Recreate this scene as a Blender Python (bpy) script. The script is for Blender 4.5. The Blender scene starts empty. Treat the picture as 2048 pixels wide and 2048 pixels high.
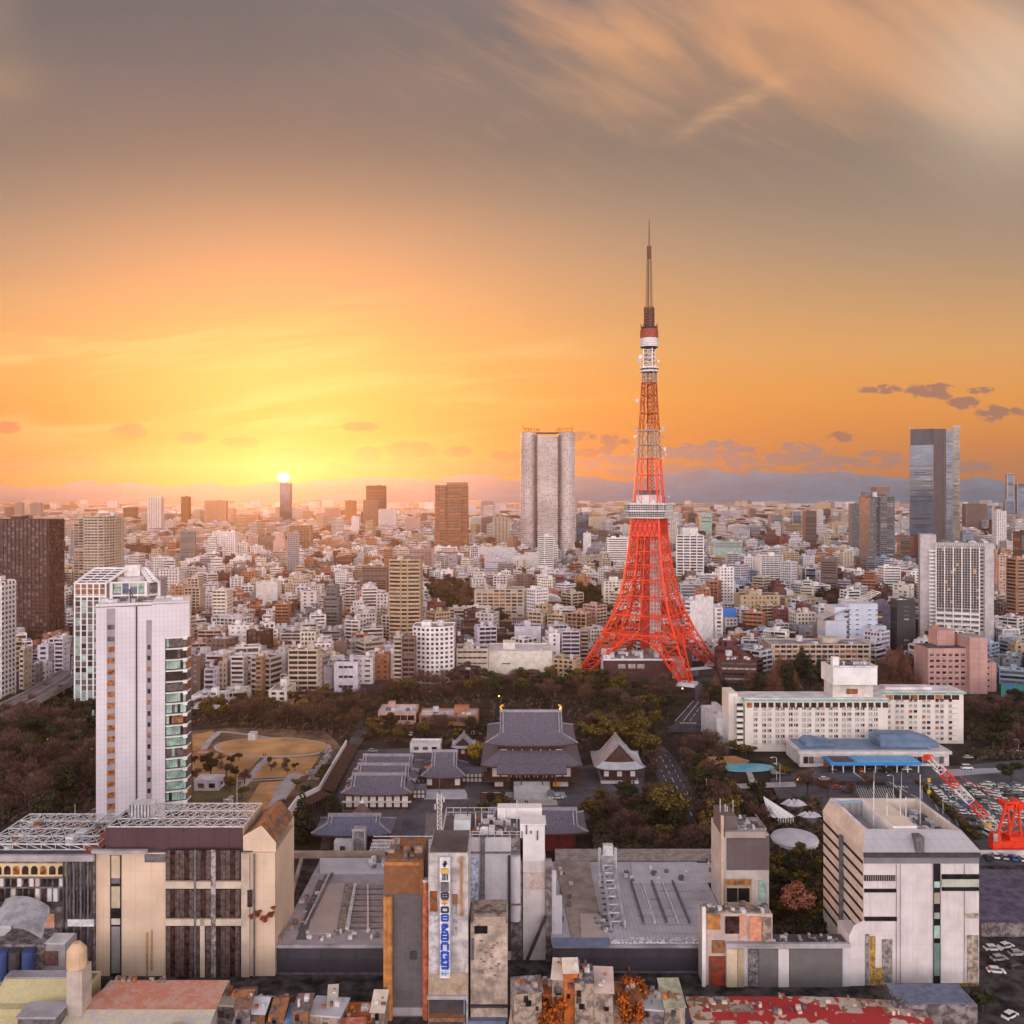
import bpy, math, random
from mathutils import Vector, Matrix
random.seed(7)
R = math.radians
PI = math.pi
# ---------------------------------------------------------------- camera, world, sun, exposure
F, H, HY = 1750.0, 126.0, 994.0            # focal length in photo pixels, eye height (m), horizon row
sc = bpy.context.scene
col = sc.collection
cam_d = bpy.data.cameras.new("camera")
cam = bpy.data.objects.new("camera", cam_d)
col.objects.link(cam)
sc.camera = cam
cam.location = (0, 0, H)
cam.rotation_euler = (PI / 2, 0, 0)
cam_d.sensor_width = 36
cam_d.lens = F / 2048 * 36
cam_d.shift_y = -(1024 - HY) / 2048
cam_d.clip_start = 1
cam_d.clip_end = 60000
sc.view_settings.view_transform = 'Standard'
sc.view_settings.look = 'None'
sc.view_settings.gamma = 1
sc.view_settings.use_curve_mapping = False
sc.view_settings.exposure = 0.0
sc.cycles.use_denoising = True
sc.cycles.max_bounces = 5
sc.cycles.diffuse_bounces = 2
sc.cycles.glossy_bounces = 2
sc.cycles.transmission_bounces = 2
sc.cycles.volume_bounces = 0
sc.cycles.caustics_reflective = False
sc.cycles.caustics_refractive = False
sc.cycles.sample_clamp_indirect = 4
SUN_AZ = math.atan((568 - 1024) / F)       # negative: left of the view axis
SUN_EL = R(4.0)
sun_d = bpy.data.lights.new("sun", 'SUN')
sun_d.energy = 2.8
sun_d.angle = R(0.5)
sun_d.color = (1.0, 0.29, 0.055)
sun = bpy.data.objects.new("sun", sun_d)
col.objects.link(sun)
sun.rotation_euler = Vector((-math.sin(SUN_AZ) * math.cos(SUN_EL), -math.cos(SUN_AZ) * math.cos(SUN_EL), -math.sin(SUN_EL))).to_track_quat('-Z', 'Y').to_euler()
class NT:
 """short hand for building node trees"""
 def __init__(s, tree):
  s.t = tree
  tree.nodes.clear()
 def n(s, kind, **kw):
  nd = s.t.nodes.new(kind)
  for k, v in kw.items():
   setattr(nd, k, v)
  return nd
 def put(s, sock, v):
  if isinstance(v, bpy.types.NodeSocket):
   s.t.links.new(v, sock)
  elif isinstance(v, (tuple, list)) and len(v) == 3 and sock.type == 'RGBA':
   sock.default_value = (*v, 1)
  else:
   sock.default_value = v
 def m(s, op, a, b=0.0, c=0.0, clamp=False):
  nd = s.n('ShaderNodeMath', operation=op, use_clamp=clamp)
  s.put(nd.inputs[0], a)
  s.put(nd.inputs[1], b)
  s.put(nd.inputs[2], c)
  return nd.outputs[0]
 def smooth(s, x, lo, hi):
  nd = s.n('ShaderNodeMapRange', interpolation_type='SMOOTHSTEP')
  s.put(nd.inputs[0], x)
  nd.inputs[1].default_value = lo
  nd.inputs[2].default_value = hi
  return nd.outputs[0]
 def mix(s, f, a, b, mode='MIX'):
  nd = s.n('ShaderNodeMix', data_type='RGBA', blend_type=mode)
  s.put(nd.inputs[0], f)
  s.put(nd.inputs[6], a)
  s.put(nd.inputs[7], b)
  return nd.outputs[2]
 def ramp(s, x, stops, interp='LINEAR'):
  nd = s.n('ShaderNodeValToRGB')
  nd.color_ramp.interpolation = interp
  el = nd.color_ramp.elements
  while len(el) < len(stops):
   el.new(0.5)
  for e, (p, c) in zip(el, stops):
   e.position = p
   e.color = (*c, 1) if len(c) == 3 else c
  s.put(nd.inputs[0], x)
  return nd.outputs[0]
 def xyz(s, v):
  nd = s.n('ShaderNodeSeparateXYZ')
  s.put(nd.inputs[0], v)
  return nd.outputs
 def vec(s, x, y, z):
  nd = s.n('ShaderNodeCombineXYZ')
  s.put(nd.inputs[0], x)
  s.put(nd.inputs[1], y)
  s.put(nd.inputs[2], z)
  return nd.outputs[0]
 def noise(s, v, scale, detail=4, rough=0.5, dist=0.0):
  nd = s.n('ShaderNodeTexNoise')
  s.put(nd.inputs['Vector'], v)
  nd.inputs['Scale'].default_value = scale
  nd.inputs['Detail'].default_value = detail
  nd.inputs['Roughness'].default_value = rough
  nd.inputs['Distortion'].default_value = dist
  return nd.outputs[0]
world = bpy.data.worlds.new("World")
sc.world = world
world.use_nodes = True
w = NT(world.node_tree)
tc = w.n('ShaderNodeTexCoord')
dx, dy, dz = w.xyz(tc.outputs['Generated'])
front = w.m('MAXIMUM', dy, 0.05)
A = w.m('DIVIDE', dx, front)               # tangent of the azimuth
B = w.m('DIVIDE', dz, front)               # tangent of the elevation
Bc = w.m('MAXIMUM', B, 0.0)
sky = w.ramp(w.m('DIVIDE', Bc, 0.62), [
 (0.0, (0.92, 0.26, 0.03)), (0.087, (0.95, 0.30, 0.025)), (0.179, (0.97, 0.385, 0.055)), (0.271, (0.84, 0.42, 0.13)), (0.363, (0.64, 0.365, 0.165)), (0.455, (0.455, 0.305, 0.19)),
 (0.547, (0.32, 0.245, 0.18)), (0.64, (0.232, 0.19, 0.155)), (0.732, (0.195, 0.168, 0.155)), (0.824, (0.165, 0.152, 0.152)), (1.0, (0.125, 0.127, 0.14))])
def gauss(a0, b0, sa, sb):
 u = w.m('DIVIDE', w.m('SUBTRACT', A, a0), sa)
 v = w.m('DIVIDE', w.m('SUBTRACT', B, b0), sb)
 q = w.m('ADD', w.m('MULTIPLY', u, u), w.m('MULTIPLY', v, v))
 return w.m('EXPONENT', w.m('MULTIPLY', q, -1.0))
def px(x):
 return (x - 1024) / F
def py(y):
 return (HY - y) / F
# the yellow glow over the sun, and the duller right half
sky = w.mix(w.m('MULTIPLY', gauss(px(560), py(755), 0.22, 0.065), 0.8), sky, (0.92, 0.60, 0.14))
sky = w.mix(w.m('MULTIPLY', gauss(px(560), py(905), 0.15, 0.05), 0.7), sky, (0.80, 0.30, 0.0))
sky = w.mix(w.m('MULTIPLY', gauss(px(60), py(905), 0.24, 0.055), 0.85), sky, (0.90, 0.17, 0.0))
sky = w.mix(w.m('MULTIPLY', gauss(px(620), py(560), 0.34, 0.09), 0.36), sky, (0.98, 0.47, 0.21))
sky = w.mix(w.m('MULTIPLY', w.m('MULTIPLY', w.smooth(A, 0.05, 0.6), w.smooth(B, 0.12, 0.32)), 0.12), sky, (0.36, 0.27, 0.17))
# thin streaks above the sun
cv = w.vec(w.m('MULTIPLY', A, 1.0), w.m('MULTIPLY', w.m('ADD', B, w.m('MULTIPLY', A, -0.10)), 9.0), 0.0)
st = w.smooth(w.noise(cv, 3.1, 5, 0.55, 0.6), 0.47, 0.68)
st = w.m('MULTIPLY', st, w.m('MULTIPLY', w.smooth(B, 0.035, 0.09), w.m('SUBTRACT', 1.0, w.smooth(B, 0.15, 0.26))))
sky = w.mix(w.m('MULTIPLY', st, w.m('MULTIPLY', w.m('SUBTRACT', 1.0, w.smooth(A, -0.1, 0.25)), 0.55)), sky, (1.0, 0.74, 0.27))
# broad veils high on the right and at the left edge, drawn out along a slant
rot = w.n('ShaderNodeVectorRotate', rotation_type='Z_AXIS')
w.put(rot.inputs['Vector'], w.vec(A, B, 0.0))
rot.inputs['Angle'].default_value = R(28)
rx, ry, rz = w.xyz(rot.outputs[0])
vv = w.vec(w.m('MULTIPLY', rx, 1.0), w.m('MULTIPLY', ry, 3.2), 0.35)
n1 = w.noise(vv, 2.3, 5, 0.48, 0.9)
veil = w.smooth(n1, 0.38, 0.66)
low = w.m('ADD', w.m('ADD', B, w.m('MULTIPLY', A, 0.10)), w.m('MULTIPLY', w.m('SUBTRACT', n1, 0.5), 0.10))
mask = w.m('MULTIPLY', w.smooth(low, 0.44, 0.52), w.smooth(A, -0.22, 0.16))
sky = w.mix(w.m('MULTIPLY', w.m('MULTIPLY', veil, mask), 0.85), sky, (0.74, 0.37, 0.185))
sky = w.mix(w.m('MULTIPLY', w.m('MULTIPLY', gauss(px(1660), py(90), 0.24, 0.085), w.m('ADD', w.m('MULTIPLY', n1, 1.1), 0.1)), 0.85), sky, (0.76, 0.38, 0.18))
sky = w.mix(w.m('MULTIPLY', w.m('MULTIPLY', gauss(px(1225), py(185), 0.07, 0.035), w.m('MULTIPLY', n1, 1.2)), 0.75), sky, (0.60, 0.34, 0.18))
sky = w.mix(w.m('MULTIPLY', gauss(px(2020), py(170), 0.10, 0.10), 0.65), sky, (0.80, 0.62, 0.46))
sky = w.mix(w.m('MULTIPLY', gauss(px(-10), py(165), 0.05, 0.028), 0.5), sky, (0.42, 0.28, 0.17))
sky = w.mix(w.m('MULTIPLY', gauss(px(-10), py(30), 0.035, 0.05), 0.3), sky, (0.40, 0.29, 0.19))
n2 = w.smooth(w.noise(w.vec(A, w.m('MULTIPLY', B, 2.2), 2.0), 3.0, 4, 0.5, 0.4), 0.35, 0.75)
sky = w.mix(w.m('MULTIPLY', n2, w.m('MULTIPLY', w.smooth(B, 0.25, 0.5), 0.10)), sky, (0.42, 0.31, 0.23))
# thin feather slanting up to the right
wob = w.m('MULTIPLY', w.m('SUBTRACT', w.noise(w.vec(A, 0.0, 0.0), 16.0, 3), 0.5), 0.030)
curve = w.m('SUBTRACT', B, w.m('ADD', w.m('ADD', py(195), wob), w.m('MULTIPLY', w.m('SUBTRACT', A, px(1500)), 0.50)))
grain = w.m('ADD', w.m('MULTIPLY', w.noise(w.vec(w.m('MULTIPLY', A, 4.0), w.m('MULTIPLY', B, 14.0), 1.0), 8.0, 4), 1.5), -0.25)
line = w.m('MULTIPLY', w.m('EXPONENT', w.m('MULTIPLY', w.m('MULTIPLY', curve, curve), -9000.0)), grain)
line = w.m('MULTIPLY', line, w.m('MULTIPLY', w.smooth(A, px(1290), px(1450)), w.m('SUBTRACT', 1.0, w.smooth(A, px(1540), px(1620)))))
sky = w.mix(w.m('MULTIPLY', line, 0.7), sky, (0.80, 0.44, 0.22))
# fine filaments through the veils and the mid sky
fil = w.smooth(w.noise(w.vec(w.m('MULTIPLY', rx, 2.0), w.m('MULTIPLY', ry, 11.0), 3.0), 3.4, 7, 0.62, 0.8), 0.47, 0.72)
sky = w.mix(w.m('MULTIPLY', w.m('MULTIPLY', fil, w.smooth(B, 0.30, 0.46)), w.m('MULTIPLY', w.smooth(A, -0.3, 0.2), 0.24)), sky, (0.70, 0.42, 0.25))
# small flat clouds low over the mountains
def puffs(lst, colr, amt, nz, bias=0.0):
 global sky
 acc = None
 for (x, y, sx, sy) in lst:
  g = gauss(px(x), py(y), sx / F * 1.15, sy / F * 1.2)
  acc = g if acc is None else w.m('MAXIMUM', acc, g)
 k = w.m('MULTIPLY', acc, w.m('ADD', w.m('MULTIPLY', nz, 4.6), -1.55 + bias))
 sky = w.mix(w.m('MULTIPLY', w.smooth(k, 0.18, 0.48), amt), sky, colr)
nz = w.noise(w.vec(A, w.m('MULTIPLY', B, 2.0), 0.0), 52.0, 6, 0.6, 0.5)
puffs([(1380, 905, 55, 14), (1455, 902, 50, 17), (1600, 910, 62, 17), (1640, 925, 70, 14), (1760, 920, 45, 14), (1225, 925, 70, 13), (1470, 925, 45, 8),
  (1320, 940, 120, 10), (1940, 935, 40, 12), (1500, 938, 40, 7)], (0.33, 0.27, 0.33), 0.92, nz)
puffs([(1865, 783, 40, 14), (1928, 806, 26, 11), (1998, 826, 42, 13), (1760, 778, 34, 8), (1688, 873, 24, 9), (1165, 873, 26, 9), (1225, 882, 24, 12), (1215, 898, 16, 6), (1175, 908, 22, 8),
  (1960, 780, 24, 6)], (0.34, 0.17, 0.15), 0.9, nz)
puffs([(160, 925, 42, 10), (20, 930, 38, 10), (75, 933, 18, 8), (258, 862, 26, 11), (820, 901, 42, 12), (733, 912, 24, 8), (385, 876, 24, 9), (15, 855, 22, 9), (718, 853, 30, 6), (735, 905, 20, 8),
  (915, 903, 24, 7), (1010, 912, 24, 8), (800, 935, 110, 12), (960, 938, 110, 12)], (0.50, 0.10, 0.07), 0.9, nz, 0.5)
puffs([(590, 912, 46, 12), (480, 885, 28, 8), (560, 925, 30, 6), (610, 928, 30, 5)], (0.48, 0.13, 0.01), 0.9, nz, 0.5)
# the sun's disc, half behind a little cloud
disc = gauss(px(567), py(955), 11.5 / F, 9.0 / F)
disc = w.smooth(w.m('MULTIPLY', disc, w.m('ADD', w.m('MULTIPLY', nz, 2.2), -0.1)), 0.25, 0.5)
sky = w.mix(disc, sky, (40.0, 34.0, 18.0))
sky = w.mix(w.m('MULTIPLY', gauss(px(567), py(948), 0.040, 0.028), 0.6), sky, (1.05, 0.90, 0.35))
# the half of the sky behind the camera: pale dusk blue that lights the fronts
back = w.ramp(w.m('MAXIMUM', dz, 0.0), [(0.0, (4.7, 3.75, 3.35)), (0.24, (4.3, 3.65, 3.55)), (0.5, (1.1, 1.0, 1.1)), (1.0, (0.26, 0.26, 0.32))])
zen = w.ramp(w.m('MAXIMUM', dz, 0.0), [(0.0, (0, 0, 0)), (0.46, (0, 0, 0)), (0.8, (1, 1, 1)), (1.0, (1, 1, 1))])
sky = w.mix(w.xyz(zen)[0], sky, (0.26, 0.26, 0.32))
sky = w.mix(w.smooth(dy, 0.25, -0.35), sky, back)
nish = w.n('ShaderNodeTexSky', sky_type='NISHITA', sun_disc=False)
nish.sun_elevation = SUN_EL
nish.sun_rotation = SUN_AZ
nish.air_density = 1.4
nish.dust_density = 2.0
bg1 = w.n('ShaderNodeBackground')
w.put(bg1.inputs[0], nish.outputs[0])
bg1.inputs[1].default_value = 0.0
bg2 = w.n('ShaderNodeBackground')
w.put(bg2.inputs[0], sky)
bg2.inputs[1].default_value = 1.0
ad = w.n('ShaderNodeAddShader')
w.put(ad.inputs[0], bg1.outputs[0])
w.put(ad.inputs[1], bg2.outputs[0])
wo = w.n('ShaderNodeOutputWorld')
w.put(wo.inputs[0], ad.outputs[0])
# ---------------------------------------------------------------- materials
_mats = {}
def mat(name, c, rough=0.75, metal=0.0, var=0.12, scale=0.25, streak=0.0, grid=None, emit=None, spec=0.3, kind=None, bump=0.0, trans=None):
 """a procedural surface: base colour with slow blotches, rain streaks and panel joints"""
 if name in _mats:
  return _mats[name]
 m = bpy.data.materials.new(name)
 m.use_nodes = True
 t = NT(m.node_tree)
 b = t.n('ShaderNodeBsdfPrincipled')
 out = t.n('ShaderNodeOutputMaterial')
 t.put(out.inputs[0], b.outputs[0])
 geo = t.n('ShaderNodeNewGeometry')
 p = geo.outputs['Position']
 c = tuple(c)
 colr = c
 if var or streak or grid:
  n = t.noise(p, scale, 5, 0.6)
  lo = tuple(x * (1 - var * 1.6) for x in c)
  hi = tuple(min(1, x * (1 + var)) for x in c)
  colr = t.mix(t.smooth(n, 0.3, 0.7), lo, hi)
 if streak:
  x, y, z = t.xyz(p)
  sv = t.noise(t.vec(x, y, t.m('MULTIPLY', z, 0.07)), 1.3, 4, 0.65)
  colr = t.mix(t.m('MULTIPLY', t.smooth(sv, 0.52, 0.75), streak), colr, tuple(x_ * 0.45 for x_ in c))
 if grid:
  gx, gz, amt = grid
  x, y, z = t.xyz(p)
  fx = t.m('FRACT', t.m('DIVIDE', t.m('ADD', x, y), gx))
  fz = t.m('FRACT', t.m('DIVIDE', z, gz))
  ln = t.m('MAXIMUM', t.m('LESS_THAN', fx, 0.09), t.m('LESS_THAN', fz, 0.07))
  colr = t.mix(t.m('MULTIPLY', ln, amt), colr, tuple(x_ * 0.4 for x_ in c))
 if kind == 'tile':
  x, y, z = t.xyz(p)
  n = t.noise(t.vec(x, y, t.m('MULTIPLY', z, 1.0)), 2.2, 3, 0.7)
  colr = t.mix(t.smooth(n, 0.38, 0.62), tuple(x_ * 0.62 for x_ in c), tuple(x_ * 1.45 for x_ in c))
  wv = t.m('FRACT', t.m('MULTIPLY', x, 1.25))
  colr = t.mix(t.m('MULTIPLY', t.m('LESS_THAN', wv, 0.3), 0.35), colr, tuple(x_ * 0.45 for x_ in c))
 if kind == 'ribs':
  x, y, z = t.xyz(p)
  wv = t.m('FRACT', t.m('MULTIPLY', x, 0.9))
  colr = t.mix(t.m('MULTIPLY', t.m('LESS_THAN', wv, 0.22), 0.35), colr, tuple(x_ * 0.5 for x_ in c))
 if kind == 'brick':
  bt = t.n('ShaderNodeTexBrick')
  x, y, z = t.xyz(p)
  t.put(bt.inputs['Vector'], t.vec(t.m('ADD', x, y), z, 0.0))
  bt.inputs['Scale'].default_value = 1.6
  t.put(bt.inputs['Color1'], colr)
  t.put(bt.inputs['Color2'], tuple(x_ * 0.7 for x_ in c))
  t.put(bt.inputs['Mortar'], tuple(x_ * 0.5 for x_ in c))
  colr = bt.outputs[0]
 if kind in ('patch', 'bigpatch'):
  n = t.noise(p, 0.45 if kind == 'patch' else scale, 6 if kind == 'patch' else 3, 0.7, 0.4 if kind == 'patch' else 0.1)
  colr = t.mix(t.smooth(n, 0.42, 0.60) if kind == 'patch' else t.smooth(n, 0.49, 0.52), c, trans)
  n3 = t.noise(p, 2.5, 4, 0.7)
  colr = t.mix(t.m('MULTIPLY', t.smooth(n3, 0.5, 0.7), 0.5), colr, tuple(x_ * 0.4 for x_ in c))
 t.put(b.inputs['Base Color'], colr)
 b.inputs['Roughness'].default_value = rough
 b.inputs['Metallic'].default_value = metal
 b.inputs['Specular IOR Level'].default_value = spec
 if bump:
  bp = t.n('ShaderNodeBump')
  bp.inputs['Strength'].default_value = bump
  bp.inputs['Distance'].default_value = 0.3
  t.put(bp.inputs['Height'], t.noise(p, 1.4, 4, 0.7))
  t.put(b.inputs['Normal'], bp.outputs[0])
 if emit:
  t.put(b.inputs['Emission Color'], emit[0])
  b.inputs['Emission Strength'].default_value = emit[1]
 _mats[name] = m
 return m
def wallm(c, key=None, **kw):
 """wall paint keyed by its colour"""
 k = 'wall_%02d_%02d_%02d' % tuple(int(x * 50) for x in c)
 kw.setdefault('streak', 0.25)
 return mat(k + (key or ''), c, **kw)
GL = {
 'd': mat('glass_dark', (0.016, 0.013, 0.016), 0.3, 0, 0.5, 0.6, spec=0.5),
 'm': mat('glass_curtain', (0.12, 0.105, 0.105), 0.30, 0, 0.4, 0.6, spec=0.5),
 'l': mat('glass_pale', (0.38, 0.36, 0.36), 0.4, 0, 0.2, 0.6, spec=0.5),
 'b': mat('glass_blue', (0.10, 0.15, 0.24), 0.12, 0.2, 0.4, 0.05, spec=0.8),
 'g': mat('glass_green', (0.33, 0.50, 0.43), 0.3, 0, 0.3, 0.3, spec=0.6),
 'w': mat('window_lit', (0.5, 0.25, 0.08), 0.5, 0, 0, emit=((1.0, 0.45, 0.14), 0.13)),
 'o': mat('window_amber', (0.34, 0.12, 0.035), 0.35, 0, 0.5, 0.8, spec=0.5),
 'r': mat('glass_maroon', (0.055, 0.028, 0.028), 0.25, 0, 0.5, 0.6, spec=0.5),
}
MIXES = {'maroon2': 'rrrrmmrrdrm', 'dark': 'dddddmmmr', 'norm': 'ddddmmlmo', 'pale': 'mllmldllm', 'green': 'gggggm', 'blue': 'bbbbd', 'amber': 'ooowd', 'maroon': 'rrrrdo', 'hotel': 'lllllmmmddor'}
M_ROOF = mat('roof_grey', (0.34, 0.32, 0.34), 0.85, 0, 0.25, 0.12)
M_ROOFL = mat('roof_pale', (0.68, 0.65, 0.66), 0.8, 0, 0.18, 0.12)
M_ROOFD = mat('roof_dark', (0.10, 0.09, 0.10), 0.85, 0, 0.25, 0.12)
M_EQ = mat('equipment_white', (0.60, 0.60, 0.62), 0.6, 0, 0.2, 0.8)
M_EQD = mat('equipment_grey', (0.15, 0.14, 0.155), 0.6, 0.1, 0.25, 0.8)
M_WHITE = mat('white_paint', (0.78, 0.76, 0.76), 0.6, 0, 0.08, 0.2, streak=0.2)
M_STEEL = mat('steel_grey', (0.42, 0.42, 0.45), 0.5, 0.3, 0.2, 0.5)
M_DARK = mat('dark_metal', (0.06, 0.05, 0.055), 0.6, 0, 0.2, 0.5)
# ---------------------------------------------------------------- geometry helpers
def G(x, y, z=0.0):
 """photo pixel -> point on the level z"""
 D = F * (H - z) / (y - HY)
 return Vector(((x - 1024) * D / F, D, z))
def ZT(y, D):
 return H - (y - HY) * D / F
class MB:
 def __init__(s):
  s.v, s.f, s.mi, s.ms = [], [], [], []
 def mid(s, m):
  if m not in s.ms:
   s.ms.append(m)
  return s.ms.index(m)
 def quad(s, pts, m):
  n = len(s.v)
  s.v.extend([tuple(p) for p in pts])
  s.f.append(tuple(range(n, n + len(pts))))
  s.mi.append(s.mid(m))
 def box(s, c, d, m, rz=0.0, taper=1.0):
  hx, hy, hz = d[0] / 2, d[1] / 2, d[2] / 2
  ca, sa = math.cos(rz), math.sin(rz)
  n = len(s.v)
  for sz in (-1, 1):
   k = taper if sz > 0 else 1
   for sx, sy in ((-1, -1), (1, -1), (1, 1), (-1, 1)):
    x, y = sx * hx * k, sy * hy * k
    s.v.append((c[0] + x * ca - y * sa, c[1] + x * sa + y * ca, c[2] + sz * hz))
  i = s.mid(m)
  for f in ((0, 3, 2, 1), (4, 5, 6, 7), (0, 1, 5, 4), (1, 2, 6, 5), (2, 3, 7, 6), (3, 0, 4, 7)):
   s.f.append(tuple(n + k for k in f))
   s.mi.append(i)
 def beam(s, p, q, w, m, w2=None):
  p, q = Vector(p), Vector(q)
  d = q - p
  if d.length < 1e-6:
   return
  d.normalize()
  up = Vector((0, 0, 1)) if abs(d.z) < 0.95 else Vector((1, 0, 0))
  a = d.cross(up).normalized()
  b = d.cross(a)
  n = len(s.v)
  for e, ww in ((p, w), (q, w2 or w)):
   for sx, sy in ((-1, -1), (1, -1), (1, 1), (-1, 1)):
    s.v.append(tuple(e + a * (sx * ww / 2) + b * (sy * ww / 2)))
  i = s.mid(m)
  for f in ((0, 1, 2, 3), (7, 6, 5, 4), (0, 4, 5, 1), (1, 5, 6, 2), (2, 6, 7, 3), (3, 7, 4, 0)):
   s.f.append(tuple(n + k for k in f))
   s.mi.append(i)
 def cyl(s, c, r, h, m, seg=12, r2=None, cap=True):
  r2 = r if r2 is None else r2
  n = len(s.v)
  for z, rr in ((0, r), (h, r2)):
   for k in range(seg):
    a = 2 * PI * k / seg
    s.v.append((c[0] + rr * math.cos(a), c[1] + rr * math.sin(a), c[2] + z))
  i = s.mid(m)
  for k in range(seg):
   s.f.append((n + k, n + (k + 1) % seg, n + seg + (k + 1) % seg, n + seg + k))
   s.mi.append(i)
  if cap:
   s.f.append(tuple(n + seg + k for k in range(seg)))
   s.mi.append(i)
   s.f.append(tuple(n + seg - 1 - k for k in range(seg)))
   s.mi.append(i)
 def prism(s, poly, z0, z1, m, top=None, cap=True):
  n, k = len(s.v), len(poly)
  for z in (z0, z1):
   for p in poly:
    s.v.append((p[0], p[1], z))
  i = s.mid(m)
  for j in range(k):
   s.f.append((n + j, n + (j + 1) % k, n + k + (j + 1) % k, n + k + j))
   s.mi.append(i)
  if cap:
   s.f.append(tuple(n + k + j for j in range(k)))
   s.mi.append(s.mid(top or m))
 def disc(s, c, nrm, r, m, seg=10, depth=0.4):
  nrm = Vector(nrm).normalized()
  up = Vector((0, 0, 1))
  a = nrm.cross(up).normalized()
  b = nrm.cross(a)
  c = Vector(c)
  ring = [c + a * (r * math.cos(2 * PI * k / seg)) + b * (r * math.sin(2 * PI * k / seg)) for k in range(seg)]
  back = c - nrm * depth
  for k in range(seg):
   s.quad([ring[k], ring[(k + 1) % seg], back], m)
  s.quad(ring, m)
 def mesh(s, name):
  me = bpy.data.meshes.new(name)
  me.from_pydata(s.v, [], s.f)
  for m in s.ms:
   me.materials.append(m)
  me.polygons.foreach_set('material_index', s.mi)
  me.update()
  return me
 def build(s, name, parent=None, **props):
  if not s.f:
   return None
  o = bpy.data.objects.new(name, s.mesh(name))
  col.objects.link(o)
  if parent:
   o.parent = parent
  for k, v in props.items():
   o[k] = v
  return o
_labels = {}
def thing(name, label, cat, loc=(0, 0, 0), rz=0.0, group=None):
 o = bpy.data.objects.new(name, None)
 col.objects.link(o)
 o.empty_display_size = 1
 o.location = loc
 o.rotation_euler = (0, 0, rz)
 o['label'] = label
 o['category'] = cat
 if group:
  o['group'] = group
 return o
_unit = {}
def unit(m):
 if m.name not in _unit:
  b = MB()
  b.box((0, 0, 0), (1, 1, 1), m)
  _unit[m.name] = b.mesh('block_' + m.name)
 return _unit[m.name]
def ubox(name, parent, c, d, m, rz=0.0, **props):
 o = bpy.data.objects.new(name, unit(m))
 col.objects.link(o)
 o.parent = parent
 o.location = c
 o.scale = d
 o.rotation_euler = (0, 0, rz)
 for k, v in props.items():
  o[k] = v
 return o
# ---------------------------------------------------------------- buildings
CAM = Vector((0, 0, H))
class Bld:
 """collects one building: ind=True makes every window, balcony ... a part; otherwise all goes into one mesh"""
 def __init__(s, name, ind, loc=(0, 0, 0), rz=0.0):
  s.name, s.ind, s.loc, s.rz = name, ind, Vector(loc), rz
  s.wall, s.parts, s.merged = MB(), [], {}
  s.count = {}
  s.trim, s.roof = MB(), MB()
 def piece(s, kind, m, c, d, rz=0.0):
  if not s.ind:
   if kind == 'window':      # only the outward face is needed at this size
    s.wall.box(c, d, m, rz)
   else:
    s.wall.box(c, d, m, rz)
   return
  n = s.count.get(kind, 0)
  s.count[kind] = n + 1
  if n < 100:
   s.parts.append((kind, m, c, d, rz))
  else:
   s.merged.setdefault(kind, MB()).box(c, d, m, rz)
 def done(s, label, cat, group=None):
  if not s.ind:
   for b in (s.trim, s.roof):
    off = len(s.wall.v)
    s.wall.v += b.v
    for f, mi in zip(b.f, b.mi):
     s.wall.f.append(tuple(k + off for k in f))
     s.wall.mi.append(s.wall.mid(b.ms[mi]))
   o = s.wall.build(s.name, label=label, category=cat)
   o.location, o.rotation_euler = s.loc, (0, 0, s.rz)
   if group:
    o['group'] = group
   return o
  t = thing(s.name, label, cat, s.loc, s.rz, group)
  s.wall.build('wall', t)
  s.trim.build('facade_frame', t)
  s.roof.build('roof', t)
  for kind, m, c, d, rz in s.parts:
   ubox(kind, t, c, d, m, rz)
  for kind, b in s.merged.items():
   b.build(kind + 's', t, kind='stuff')
  return t
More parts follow.
